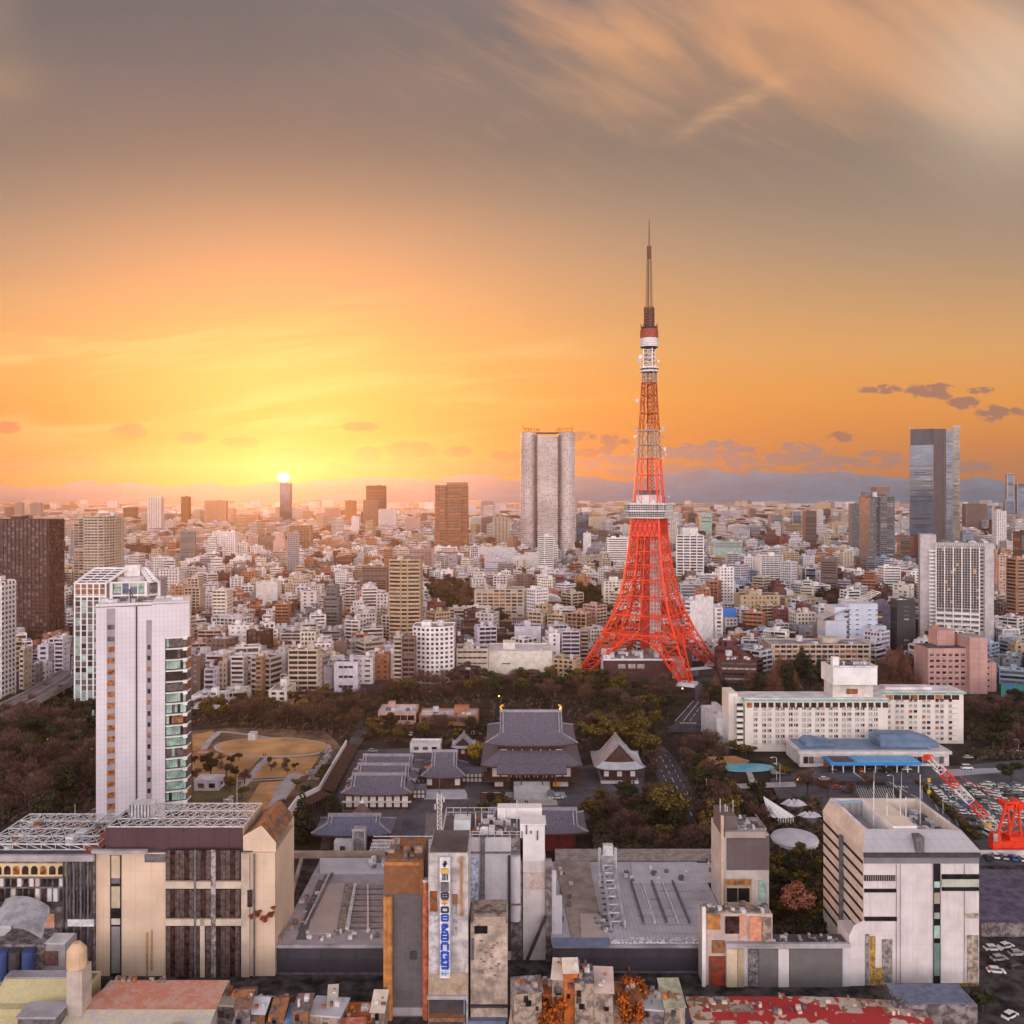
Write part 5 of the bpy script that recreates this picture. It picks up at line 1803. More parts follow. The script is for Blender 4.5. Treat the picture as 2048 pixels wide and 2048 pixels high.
def fill_city():
 rnd = random.Random(11)
 spots = []
 y = 470.0
 ang = R(13)
 while y < 2300:
  step = 17 + y * .006
  half = 0.62 * y + 30
  x = -half
  while x < half:
   jx, jy = x + rnd.uniform(-.2, .2) * step, y + rnd.uniform(-.25, .25) * step
   X, Y = jx, jy
   if rnd.random() < .93:
    w_ = step * rnd.uniform(.55, .86)
    d_ = step * rnd.uniform(.55, .85)
    if rnd.random() < .08:
     w_ *= 1.5
    if free(X, Y, max(w_, d_) * .5):
     hh = rnd.choice((6, 7, 9, 9, 12, 12, 15, 18, 21, 26)) * rnd.uniform(.85, 1.15)
     if y < 800:
      hh = min(hh, 22)
     elif rnd.random() < .045:
      hh *= rnd.uniform(1.5, 2.6)
     spots.append((X, Y, w_, d_, hh))
   x += step
  y += step * 1.05
 spots.sort(key=lambda s_: s_[1])
 keys = ['wh'] * 7 + ['of'] * 4 + ['lg'] * 2 + ['be'] * 3 + ['cr'] * 2 + ['li', 'pk', 'gr', 'mb', 'mb', 'ta', 'ob', 'bc', 'gr', 'br', 'br', 'te', 'dr', 'bc']
 mass = MB()
 nthing = 0
 for i, (X, Y, w_, d_, hh) in enumerate(spots):
  ck = rnd.choice(keys)
  far = Y > 1500
  xi = 1024 + X * F / Y
  if xi > 1400 and rnd.random() < .3:
   ck = rnd.choice(['lg', 'bl', 'li', 'dr', 'br'])
  st = rnd.choice([WIN, v(WIN, bw=2.6, ww=.6, mix='dark'), BAL, v(BAL, bh=.5, bw=4), v(RIB, wh=.55), v(WIN, bw=6, skip=.35, mix='dark'), v(BAL, bw=9), v(GRD, gt=.8, gv=.8) if Y < 1300 else RIB, NON if rnd.random() < .3 else v(VRT, bw=4)])
  if st['t'] == 'none' and Y < 900:
   st = WIN
  if Y > 1100 and st['t'] == 'balc':
   st = RIB
  st = v(st, fh=3.3)
  rz = rnd.choice((ang, ang, -R(20), R(35), 0)) if xi < 1000 else rnd.choice((-ang, -R(25), R(8), R(40)))
  own = nthing < 175 and -20 < xi < 2068 and Y > 640
  b = Bld('small_building', False, (X, Y, 0), rz)
  P = [(-w_ / 2, -d_ / 2), (w_ / 2, -d_ / 2), (w_ / 2, d_ / 2), (-w_ / 2, d_ / 2)]
  wm = wallm(C[ck])
  if hh > 14 and rnd.random() < .35:       # setback top floors
   volume(b, P, 0, hh * .75, wm, st, rnd)
   P2 = [(x * .7, y_ * .7) for x, y_ in P]
   volume(b, P2, hh * .75, hh, wm, st, rnd)
   rooftop(b, inset(P2, 1), hh, rnd, wm, .6)
  elif hh < 9 and rnd.random() < .5:        # pitched house roof
   b.wm = wm
   b.wall.prism(P, 0, hh * .75, wm)
   rm = rnd.choice((M_ROOFD, M_ROOF, mat('roof_tile_brown', (.24, .13, .10)), mat('roof_tile_blue', (.16, .18, .22))))
   z0, z1 = hh * .75, hh
   a = [(p[0] * 1.08, p[1] * 1.08, z0) for p in P]
   r0, r1 = (-w_ * .25, 0, z1), (w_ * .25, 0, z1)
   b.wall.quad([a[0], a[1], r1, r0], rm)
   b.wall.quad([a[2], a[3], r0, r1], rm)
   b.wall.quad([a[1], a[2], r1], rm)
   b.wall.quad([a[3], a[0], r0], rm)
   for j in range(4):
    facade(b, P[j], P[(j + 1) % 4], .3, hh * .72, v(WIN, bw=3), rnd)
  else:
   volume(b, P, 0, hh, wm, st if Y < 1900 else v(RIB, fh=3.6), rnd, rnd.choice((M_ROOF, M_ROOFL, M_ROOFL, M_ROOFD, mat('roof_green', (.24, .32, .28)))))
   rooftop(b, inset(P, 1.5), hh, rnd, wm, 1.0 if Y < 1200 else .3)
  if own:
   o = b.done('x', 'building', 'low city buildings')
   yb = HY + H * F / Y
   base, d = auto_label(xi - 10, xi + 10, 0, yb, ck, st, hh)
   _auto.setdefault(base, []).append((d, o))
   nthing += 1
  else:
   M_ = Matrix.Translation((X, Y, 0)) @ Matrix.Rotation(rz, 4, 'Z')
   off = len(mass.v)
   for bb in (b.wall, b.trim, b.roof):
    off = len(mass.v)
    mass.v += [tuple(M_ @ Vector(p)) for p in bb.v]
    for f, mi in zip(bb.f, bb.mi):
     mass.f.append(tuple(k + off for k in f))
     mass.mi.append(mass.mid(bb.ms[mi]))
 mass.build('distant_city', label='dense mass of pale low buildings filling the middle distance', category='city', kind='stuff')
 # beyond: plain blocks out to the foot of the mountains
 far = MB()
 ms = [wallm(C[k]) for k in ('wh', 'of', 'lg', 'be', 'pk', 'gr', 'li', 'mb', 'ta', 'br')] + [M_ROOFL]
 y = 2300.0
 while y < 15000:
  step = y * .0165
  x = -.64 * y
  while x < .64 * y:
   if rnd.random() < .85:
    X, Y = x + rnd.uniform(-.4, .4) * step, y + rnd.uniform(-.4, .4) * step
    w_, d_ = step * rnd.uniform(.35, .9), step * rnd.uniform(.35, .9)
    hh = rnd.uniform(8, 26) * (1 if rnd.random() > .05 else 2.4) * min(1.5, .6 + y / 6000)
    if 5200 < y < 7400 and 600 < X < 1900:
     hh = 6
    if free(X, Y, w_ * .4):
     wm = rnd.choice(ms)
     rz = rnd.uniform(-.6, .6)
     far.box((X, Y, hh / 2), (w_, d_, hh), wm, rz)
     if y < 5000 and hh > 12:
      nf = int(hh / 4)
      for f in range(nf):
       far.box((X, Y, (f + .55) * hh / nf), (w_ * 1.01, d_ * 1.01, hh / nf * .4), GL['d' if rnd.random() < .6 else 'm'], rz)
      far.box((X + w_ * .1, Y, hh + 1.2), (w_ * .4, d_ * .4, 2.6), wm, rz)
   x += step
  y += step * 1.0
 far.build('far_city', label='hazy sprawl of tiny buildings reaching to the foot of the mountains', category='city', kind='stuff')
fill_city()
settle_labels()
def mountains():
 prof = [(-200, 975), (0, 968), (45, 975), (90, 973), (172, 962), (215, 968), (265, 965), (340, 972), (420, 965), (480, 972), (540, 964), (600, 968), (640, 961), (700, 956), (760, 952), (800, 955), (870, 958), (925, 949),
   (976, 952), (1024, 962), (1090, 955), (1152, 952), (1188, 954), (1217, 960), (1262, 961), (1329, 948), (1380, 945), (1416, 940), (1482, 948), (1506, 942), (1536, 945), (1597, 944), (1684, 942), (1737, 952), (1823, 957),
   (1924, 960), (1960, 952), (2010, 962), (2060, 966), (2300, 972)]
 mm = mat('mountain_haze_blue', (.13, .40, .64), .95, 0, .12, .0015)  # blue of the distant haze is painted into the rock colour
 def ridge(D, dy, amp, seed, name):
  rnd = random.Random(seed)
  b = MB()
  n = 420
  rows = 9
  ph = [rnd.uniform(0, 6) for _ in range(12)]
  def top(x):
   for (a, ya), (c, yc) in zip(prof, prof[1:]):
    if x <= c:
     t_ = (x - a) / (c - a)
     t_ = t_ * t_ * (3 - 2 * t_)
     y = ya + (yc - ya) * t_
     break
   return y + dy
  grid = []
  for i in range(n + 1):
   x = -180 + i * (2420 / n)
   yy = top(x) + amp * sum(math.sin(x * .011 * (k + 1.3) ** 1.35 + ph[k]) / (k + 2) for k in range(12)) * 2.2
   zt = max(10, (HY - yy) * D / F + H)
   colm = []
   for r in range(rows + 1):
    s_ = r / rows
    w_ = 1 if r < rows else 1
    jag = amp * 18 * math.sin(x * .07 * (1 + r * .3) + r * 2.1) * s_ * (1 - s_)
    Y = D - 1900 * (1 - s_)
    colm.append(((x - 1024) * Y / F + 30 * math.sin(r + x * .1), Y, zt * (s_ ** 1.25) + jag))
   grid.append(colm)
  off = 0
  for i in range(n):
   for r in range(rows):
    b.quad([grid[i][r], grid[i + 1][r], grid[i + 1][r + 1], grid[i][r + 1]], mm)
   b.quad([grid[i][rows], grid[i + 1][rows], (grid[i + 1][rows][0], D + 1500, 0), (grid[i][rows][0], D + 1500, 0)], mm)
  o = b.build(name, label='hazy blue mountain range along the horizon', kind='structure')
  return o
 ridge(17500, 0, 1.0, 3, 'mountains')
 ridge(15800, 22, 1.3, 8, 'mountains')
mountains()
# air
hz = bpy.data.materials.new('haze')
hz.use_nodes = True
t_ = NT(hz.node_tree)
pv = t_.n('ShaderNodeVolumePrincipled')
pv.inputs['Color'].default_value = (0.80, 0.85, 0.98, 1)
pv.inputs['Density'].default_value = 6.0e-5
pv.inputs['Anisotropy'].default_value = 0.76
ho = t_.n('ShaderNodeOutputMaterial')
t_.put(ho.inputs['Volume'], pv.outputs[0])
hb = MB()
hb.box((0, 9500, 449), (44000, 24000, 902), hz)
hb.build('haze', label='thin warm evening haze over the whole city', kind='stuff')
# ---------------------------------------------------------------- ground, roads, lawns
_lvl = [0.0]
def sheet(name, pts, m, lift=None, **kw):
 _lvl[0] += 0.012
 z = _lvl[0] if lift is None else lift
 b = MB()
 P = [G(x, y) for x, y in pts]
 # fan-free: triangulate through blender's own ngon
 b.quad([(p.x, p.y, z) for p in P], m)
 me = b.mesh(name)
 if me.polygons[0].normal.z < 0:
  me.flip_normals()
 o = bpy.data.objects.new(name, me)
 col.objects.link(o)
 o['kind'] = 'structure'
 for k, v_ in kw.items():
  o[k] = v_
 return o
def ell(cx, cy, rx, ry, n=36):
 return [(cx + rx * math.cos(2 * PI * k / n), cy + ry * math.sin(2 * PI * k / n)) for k in range(n)]
def strip(name, line, w, m, **kw):
 """a path of width w (m) along photo points"""
 P = [G(x, y) for x, y in line]
 _lvl[0] += 0.012
 b = MB()
 L, Q = [], []
 for i in range(len(P)):
  d = (P[min(i + 1, len(P) - 1)] - P[max(i - 1, 0)]).normalized()
  s_ = Vector((-d.y, d.x, 0)) * w / 2
  L.append(P[i] + s_)
  Q.append(P[i] - s_)
 for i in range(len(P) - 1):
  b.quad([(q.x, q.y, _lvl[0]) for q in (Q[i], Q[i + 1], L[i + 1], L[i])], m)
 return b.build(name, kind='structure', **kw)
gm = mat('city_ground', (.05, .043, .046), .95, 0, .35, .02)
b = MB()
b.quad([(-22000, -1500, 0), (22000, -1500, 0), (22000, 21000, 0), (-22000, 21000, 0)], gm)
b.build('ground', kind='structure')
M_SOIL = mat('leaf_litter', (.040, .026, .020), .98, 0, .5, .08, bump=.4)
M_LAWN = mat('winter_lawn', (.56, .31, .13), .95, 0, .22, .06, bump=.2)
M_LAWN2 = mat('dull_lawn', (.16, .13, .06), .95, 0, .3, .08)
M_PATH = mat('pale_path', (.46, .42, .42), .9, 0, .15, .15)
M_ASPH = mat('asphalt', (.075, .070, .080), .9, 0, .3, .15)
M_ASPH2 = mat('asphalt_worn', (.10, .095, .11), .9, 0, .25, .1)
M_LOT = mat('parking_asphalt', (.13, .16, .15), .9, 0, .2, .1)
M_COURT = mat('temple_paving', (.12, .105, .12), .9, 0, .2, .2)
M_LINE = mat('road_paint', (.62, .60, .58), .7, 0, .1, .5)
sheet('wood_ground', [(-300, 1405), (-60, 1400), (192, 1400), (520, 1398), (690, 1384), (980, 1364), (1210, 1358), (1435, 1378), (1860, 1392), (2140, 1362), (2600, 1500), (2600, 1720), (1700, 1735), (1100, 1735),
      (400, 1735), (-400, 1735)], M_SOIL)
sheet('dirt_path', [(380, 1462), (470, 1455), (650, 1462), (690, 1500), (640, 1570), (560, 1640), (380, 1640)], mat('bare_earth', (.20, .125, .075), .95, 0, .4, .08))
sheet('path', ell(545, 1495, 118, 20.5), M_PATH)
sheet('lawn', ell(545, 1494, 113, 18.5), M_LAWN)
sheet('lawn', [(385, 1512), (430, 1506), (520, 1516), (505, 1532), (470, 1556), (385, 1560)], M_LAWN)
sheet('lawn', [(530, 1519), (640, 1512), (612, 1552), (500, 1558), (512, 1530)], M_LAWN)
sheet('lawn', [(520, 1565), (600, 1560), (570, 1600), (548, 1630), (480, 1634)], M_LAWN)
sheet('lawn', [(385, 1470), (425, 1462), (440, 1470), (400, 1500), (385, 1502)], M_LAWN)
sheet('lawn', [(385, 1572), (500, 1566), (486, 1600), (385, 1612)], M_LAWN2)
strip('path', [(440, 1463), (420, 1480), (405, 1502)], 3.2, M_PATH)
strip('path', [(440, 1463), (500, 1470), (540, 1476)], 2.5, M_PATH)
strip('path', [(536, 1516), (520, 1530), (500, 1556), (480, 1580)], 3.2, M_PATH)
strip('path', [(385, 1563), (500, 1562), (600, 1556)], 1.6, M_PATH)
strip('path', [(590, 1551), (574, 1568), (562, 1590), (546, 1625), (528, 1660)], 6.0, M_PATH)
sheet('path', ell(568, 1577, 22, 5), M_PATH)
sheet('path', ell(592, 1551, 16, 4), M_PATH)
strip('path', [(655, 1500), (650, 1530), (625, 1560)], 5.0, mat('plum_gravel', (.55, .48, .46), .9, 0, .4, .6))
sheet('lawn', [(120, 1634), (195, 1612), (195, 1662), (110, 1662)], M_LAWN2)
strip('path', [(130, 1640), (165, 1624), (195, 1617)], 2.0, M_PATH)
# temple precinct
sheet('temple_court', [(640, 1505), (830, 1496), (1040, 1560), (1180, 1530), (1290, 1540), (1285, 1590), (1190, 1604), (1180, 1640), (1000, 1660), (820, 1700), (640, 1700), (655, 1600)], M_COURT)
sheet('pavement', [(1012, 1585), (1128, 1585), (1134, 1596), (1008, 1596)], mat('pale_stone', (.56, .55, .58), .8, 0, .1, .3, grid=(1.2, 1.2, .3)))
sheet('pavement', [(1034, 1597), (1112, 1597), (1116, 1612), (1036, 1612)], mat('beige_stone', (.46, .40, .34), .8, 0, .1, .3, grid=(3, 3, .3)))
sheet('pavement', [(808, 1628), (852, 1628), (848, 1680), (800, 1680)], M_ASPH2)
sheet('pavement', [(852, 1628), (900, 1628), (900, 1690), (848, 1690)], mat('brown_stone', (.24, .20, .19), .85, 0, .15, .3, grid=(2, 2, .4)))
sheet('pavement', [(852, 1580), (930, 1580), (938, 1600), (848, 1600)], mat('pale_stone', (.56, .55, .58)))
strip('road', [(730, 1440), (720, 1470), (700, 1500)], 7, M_ASPH2)
# the avenue that runs down past the temple, and the crossing up by the tower
strip('road', [(1300, 1492), (1325, 1520), (1345, 1560), (1372, 1610), (1395, 1655), (1420, 1700), (1450, 1760)], 13.0, M_ASPH)
sheet('road', [(1352, 1446), (1392, 1400), (1400, 1382), (1420, 1382), (1428, 1402), (1398, 1446), (1420, 1468), (1340, 1465), (1310, 1490), (1290, 1480)], M_ASPH)
sheet('road', [(1388, 1345), (1432, 1335), (1450, 1345), (1412, 1400), (1390, 1400)], M_ASPH2)
def marks(line, off, dash, w_, gap, name='road_marking'):
 P = [G(x, y) for x, y in line]
 b = MB()
 _lvl[0] += 0.012
 for a, c in zip(P, P[1:]):
  L = (c - a).length
  d = (c - a) / L
  s_ = Vector((-d.y, d.x, 0))
  k = 0
  while k < L:
   e = min(k + dash, L)
   q = [a + d * k + s_ * (off - w_), a + d * e + s_ * (off - w_), a + d * e + s_ * (off + w_), a + d * k + s_ * (off + w_)]
   b.quad([(p.x, p.y, _lvl[0]) for p in q], M_LINE)
   k += dash + gap
 b.build(name, kind='structure')
av = [(1300, 1492), (1325, 1520), (1345, 1560), (1372, 1610), (1395, 1655), (1420, 1700)]
marks(av, 0, 4, .18, 5)
marks(av, 3.2, 3, .14, 5)
marks(av, -3.2, 3, .14, 5)
marks([(1356, 1444), (1392, 1403)], 1.5, 30, .22, 1)
marks([(1372, 1444), (1404, 1403)], 1.5, 30, .22, 1)
marks([(1385, 1444), (1414, 1404)], 1.5, 8, .2, 3)
for (x0, x1, y) in ((1360, 1394, 1447.5), (1362, 1376, 1590)):
 b = MB()
 _lvl[0] += .012
 for k in range(10):
  xa = x0 + (x1 - x0) * k / 10
  xb = xa + (x1 - x0) / 22
  b.quad([(p.x, p.y, _lvl[0]) for p in (G(xa, y + 1.6), G(xb, y + 1.6), G(xb, y - 1.6), G(xa, y - 1.6))], M_LINE)
 b.build('zebra_crossing', kind='structure')
# hotel forecourt, drives and parking
sheet('forecourt', [(1540, 1560), (1640, 1534), (1905, 1534), (2060, 1520), (2300, 1540), (2400, 1740), (1900, 1740), (1600, 1650), (1560, 1610)], M_ASPH2)
sheet('road', [(1880, 1541), (1995, 1538), (2012, 1546), (1890, 1556)], mat('pale_concrete', (.36, .37, .42), .85, 0, .1, .1))
sheet('parking_lot', [(1846, 1572), (2300, 1560), (2400, 1750), (1985, 1720), (1905, 1640)], M_LOT)
sheet('hedge_soil', [(1660, 1563), (1768, 1566), (1775, 1573), (1662, 1572)], M_SOIL)
sheet('hedge_soil', [(1770, 1575), (1786, 1575), (1815, 1602), (1800, 1604)], M_SOIL)
sheet('hedge_soil', [(1830, 1566), (1845, 1566), (1965, 1680), (1945, 1684)], M_SOIL)
marks([(1706, 1546), (1730, 1564)], 0, 30, .3, 1)
marks([(1778, 1566), (1838, 1600)], 0, 6, .25, 2)
marks([(1790, 1576), (1815, 1576)], 0, .8, 1.2, .8)
b = MB()
_lvl[0] += .012
for k in range(16):
 xa = 1712 + k * 4.6
 b.quad([(p.x, p.y, _lvl[0]) for p in (G(xa + 10, 1600), G(xa + 11.2, 1600), G(xa + 1.2, 1578), G(xa, 1578))], M_LINE)
 xa = 1870 + k * 13
 for (ya, yb_, sk) in ((1590, 1600, 5), (1612, 1624, 6), (1640, 1654, 7)):
  b.quad([(p.x, p.y, _lvl[0]) for p in (G(xa + sk, yb_), G(xa + sk + 1.4, yb_), G(xa + 1.4, ya), G(xa, ya))], M_LINE)
for k in range(24):
 xa = 1917 + k * 3.4
 b.quad([(p.x, p.y, _lvl[0]) for p in (G(xa, 1541), G(xa + 1.5, 1541), G(xa + 1.5, 1539.6), G(xa, 1539.6))], M_LINE)
b.build('parking_marking', kind='structure')
strip('road', [(1985, 1480), (2010, 1495), (2035, 1510), (2080, 1530)], 9, M_ASPH2)
# pool, sports court, little lawns
sheet('lawn', [(1412, 1516), (1470, 1514), (1500, 1524), (1490, 1532), (1420, 1530)], M_LAWN)
sheet('pool', ell(1495, 1538, 56, 9), mat('pool_blue', (.10, .42, .56), .3, 0, .15, .3, spec=.6))
sheet('pool_deck', [(1432, 1572), (1590, 1566), (1592, 1576), (1430, 1582)], M_PATH)
sheet('pool_deck', [(1492, 1545), (1503, 1545), (1514, 1572), (1500, 1572)], M_PATH)
sheet('sports_court', [(2002, 1358), (2160, 1356), (2190, 1396), (2002, 1396)], mat('court_green', (.07, .38, .30), .7, 0, .12, .1))
sheet('court_marking', [(2006, 1362), (2018, 1362), (2040, 1392), (2022, 1392)], mat('court_blue', (.12, .30, .60), .7, 0, .1, .1))
sheet('foreground_street', [(-500, 1735), (2600, 1735), (4200, 2500), (-2400, 2500)], mat('old_asphalt', (.06, .05, .048), .9, 0, .6, .25, bump=.4))
# ---------------------------------------------------------------- the temple
TILE = mat('roof_tile_slate', (.125, .112, .145), .65, 0, .1, .3, kind='tile', spec=.4)
TILE2 = mat('roof_tile_blue_grey', (.125, .13, .19), .6, 0, .1, .3, kind='tile', spec=.4)
COPP = mat('roof_pale_grey', (.44, .45, .48), .9, 0, .12, .3, kind='ribs')
WOOD = mat('dark_timber', (.085, .040, .032), .8, 0, .2, .5)
PLAS = mat('white_plaster', (.74, .70, .67), .8, 0, .06, .3)
GOLD_GLOW = mat('gilt', (.95, .58, .12), .3, .8, .05, 1, emit=((1.0, .55, .1), .25))  # faint emission paints a glint on the gilding, which is no lamp
RIDG = mat('ridge_tile', (.30, .29, .34), .6, 0, .15, .5)
REDW = mat('red_lacquer', (.16, .025, .02), .6, 0, .15, .5)
def hip_gable(w_, d_, z0, z1, rl, tile, up=1.0, cut=None):
 """curved roof: eaves w_ x d_, ridge length rl along x. cut: stop at this share (a skirt roof)"""
 b, edge = MB(), MB()
 hd = d_ / 2
 sg = min(.95, (w_ - rl) / 2 / hd)
 if cut:
  sg = cut
 N, K = 12, 16
 smax = cut or 1.0
 def hx(s_):
  if cut:
   return w_ / 2 - hd * s_
  return max(rl / 2, w_ / 2 - (w_ / 2 - rl / 2) * min(1, s_ / sg))
 def hz(s_):
  return z0 + (z1 - z0) * ((s_ / smax) ** 1.28)
 def lift(f, s_):
  return up * (abs(f) ** 3.5) * (1 - s_) ** 2
 for sgn in (-1, 1):
  for i in range(N):
   s0, s1 = smax * i / N, smax * (i + 1) / N
   for j in range(K):
    f0, f1 = -1 + 2 * j / K, -1 + 2 * (j + 1) / K
    q = [(f0 * hx(s0), sgn * hd * (1 - s0), hz(s0) + lift(f0, s0)), (f1 * hx(s0), sgn * hd * (1 - s0), hz(s0) + lift(f1, s0)),
      (f1 * hx(s1), sgn * hd * (1 - s1), hz(s1) + lift(f1, s1)), (f0 * hx(s1), sgn * hd * (1 - s1), hz(s1) + lift(f0, s1))]
    b.quad(q if sgn < 0 else q[::-1], tile)
    if i == 0:
     a, c = q[0], q[1]
     edge.quad([(a[0], a[1], a[2] - .55), (c[0], c[1], c[2] - .55), c, a], WOOD)
     edge.quad([(a[0] * .86, a[1] * .84, z0 - .4), (c[0] * .86, c[1] * .84, z0 - .4), (c[0], c[1], c[2] - .55), (a[0], a[1], a[2] - .55)], WOOD)
  se = sg if not cut else smax
  for i in range(N):
   s0, s1 = se * i / N, se * (i + 1) / N
   for j in range(K):
    f0, f1 = -1 + 2 * j / K, -1 + 2 * (j + 1) / K
    q = [(sgn * hx(s0), f0 * hd * (1 - s0), hz(s0) + lift(f0, s0)), (sgn * hx(s0), f1 * hd * (1 - s0), hz(s0) + lift(f1, s0)),
      (sgn * hx(s1), f1 * hd * (1 - s1), hz(s1) + lift(f1, s1)), (sgn * hx(s1), f0 * hd * (1 - s1), hz(s1) + lift(f0, s1))]
    b.quad(q if sgn > 0 else q[::-1], tile)
    if i == 0:
     a, c = q[0], q[1]
     edge.quad([(a[0], a[1], a[2] - .55), (c[0], c[1], c[2] - .55), c, a], WOOD)
     edge.quad([(a[0] * .9, a[1] * .84, z0 - .4), (c[0] * .9, c[1] * .84, z0 - .4), (c[0], c[1], c[2] - .55), (a[0], a[1], a[2] - .55)], WOOD)
  if not cut:
   # gable wall
   yb_ = hd * (1 - sg) * .9
   edge.quad([(sgn * (rl / 2 - .5), -yb_, hz(sg)), (sgn * (rl / 2 - .5), yb_, hz(sg)), (sgn * (rl / 2 - .5), 0, z1 - .3)], WOOD)
 return b, edge, hz, hx, hd, sg, lift
def add_roof(t, w_, d_, z0, z1, rl, tile, up=1.0, cut=None, gold=False, rot=False, ridge=RIDG):
 b, e, hz, hx, hd, sg, lift = hip_gable(w_, d_, z0, z1, rl, tile, up, cut)
 r = MB()
 if not cut:
  r.box((0, 0, z1 + .35), (rl + .8, .8, 1.1), ridge)
  for sx in (-1, 1):
   x = sx * (rl / 2 - 1.2)
   for sy in (-1, 1):
    r.beam((x, sy * .3, z1 + .2), (x, sy * hd * (1 - sg * 1.0) * .98, hz(sg) + .3), .55, ridge)
    r.beam((sx * hx(sg), sy * hd * (1 - sg), hz(sg) + .25), (sx * hx(0), sy * hd, hz(0) + lift(1, 0) + .15), .5, ridge)
   r.beam((sx * (rl / 2), -hd * (1 - sg) * .96, hz(sg) + .25), (sx * rl / 2, 0, z1 + .1), .4, ridge)
   r.beam((sx * (rl / 2), hd * (1 - sg) * .96, hz(sg) + .25), (sx * rl / 2, 0, z1 + .1), .4, ridge)
 parts = [('roof', b), ('eave', e), ('ridge', r)]
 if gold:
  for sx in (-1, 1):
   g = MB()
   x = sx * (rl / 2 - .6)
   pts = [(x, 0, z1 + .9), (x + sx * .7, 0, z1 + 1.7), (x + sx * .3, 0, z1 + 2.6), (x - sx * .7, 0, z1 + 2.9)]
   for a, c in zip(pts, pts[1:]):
    g.beam(a, c, .75, GOLD_GLOW, .6)
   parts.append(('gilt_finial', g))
 for nm, m in parts:
  o = m.build(nm, t)
  if o and rot:
   o.rotation_euler = (0, 0, PI / 2)
def panels(t, x0, x1, y, z0, z1, n, solid=(), m=PLAS, frame=WOOD, name='panel', fw=.84):
 for j in range(n):
  xc = x0 + (j + .5) * (x1 - x0) / n
  if j in solid:
   continue
  ubox(name, t, (xc, y - .1, (z0 + z1) / 2), ((x1 - x0) / n * fw, .15, (z1 - z0)), m)
def temple_hall():
 D = F * H / (1580 - HY)
 k = D / F
 t = thing('temple_hall', 'great two-tiered temple hall with slate tile roofs and gilt ridge finials', 'temple', ((1063 - 1024) * k, D, 0))
 dep = 27.0
 cy = dep / 2
 w = MB()
 w.box((0, cy, 8.0), (34.5, dep, 9), WOOD)
 w.box((0, cy, 17), (28.5, dep - 8, 7), WOOD)
 w.box((0, cy, 2.4), (31, dep - 1, 4.8), WOOD)
 w.build('wall', t)
 z = MB()
 z.box((0, cy - 1, 4.9), (42, dep + 5, .5), WOOD)
 for j in range(2):
  z.box((0, -3.4, 5.4 + j * .5), (42, .15, .12), WOOD)
 for j in range(29):
  z.box((-20.8 + j * 1.49, -3.4, 5.5), (.16, .16, 1.0), WOOD)
 z.build('veranda', t)
 w0 = 34.5
 # plaster bays
 for j in range(9):
  xc = -w0 / 2 + (j + .5) * w0 / 9
  if j in (0, 1, 7, 8):
   ubox('plaster_bay', t, (xc, -.15, 8.2), (3.1, .2, 4.6), PLAS)
  elif j in (2, 3, 4, 5, 6):
   for e in (-1.2, 1.2):
    ubox('door_edge', t, (xc + e, -.15, 7.8), (.35, .2, 4.6), PLAS)
 for j in range(7):
  xc = -28.5 / 2 + (j + .5) * 28.5 / 7
  if j in (0, 6):
   ubox('plaster_bay', t, (xc, 3.85, 15.6), (3.0, .2, 1.6), PLAS)
  else:
   ubox('door_edge', t, (xc, 3.85, 15.6), (.45, .2, 1.6), PLAS)
 for xc, m_ in ((-14, PLAS), (14, PLAS), (11, GL['w'])):
  ubox('lower_bay', t, (xc, .3, 2.6), (3.6, .3, 2.2), m_)
 for sx in (-1, 1):
  ubox('side_plaster', t, (sx * (w0 / 2 + .08), cy, 8.2), (.15, dep - 3, 5.2), PLAS)
 for j in range(10):
  ubox('pillar', t, (-w0 / 2 + j * w0 / 9, -.35, 7.5), (.6, .6, 7), WOOD)
 st = MB()
 ps = mat('pale_steps', (.46, .47, .48), .85, 0, .1, .4)
 for j in range(14):
  st.box((0, -4.2 - j * .62, (5.0 - j * .35) / 2), (15.4, .66, 5.0 - j * .35), ps)
 for sx in (-1, 1):
  st.beam((sx * 7.9, -3.6, 5.6), (sx * 7.9, -12.6, 1.0), .35, WOOD)
 st.build('steps', t)
 up = thing  # noqa
 T2 = bpy.data.objects.new('lower_roof', None)
 T2.empty_display_size = 1
 col.objects.link(T2)
 T2.parent = t
 T2.location = (0, cy, 0)
 add_roof(T2, 43.5, 35, 10.8, 16.0, 30, TILE, 1.3, cut=.42)
 T3 = bpy.data.objects.new('upper_roof', None)
 col.objects.link(T3)
 T3.parent = t
 T3.location = (0, cy, 0)
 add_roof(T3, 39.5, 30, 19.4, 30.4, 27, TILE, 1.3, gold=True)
 # porch roof in the middle of the front
 b = MB()
 for i in range(6):
  y0, y1 = -3.4 - i * .9, -3.4 - (i + 1) * .9
  z0, z1 = 12.2 - i * .42, 12.2 - (i + 1) * .42
  b.quad([(-14.8, y1, z1), (14.8, y1, z1), (14.8, y0, z0), (-14.8, y0, z0)], TILE)
 b.box((0, -8.7, 9.4), (29.4, .3, .5), WOOD)
 b.build('porch_roof', t)
 for sx in (-10, -4.5, 4.5, 10):
  ubox('porch_post', t, (sx, -8, 7.2), (.5, .5, 4.6), WOOD)
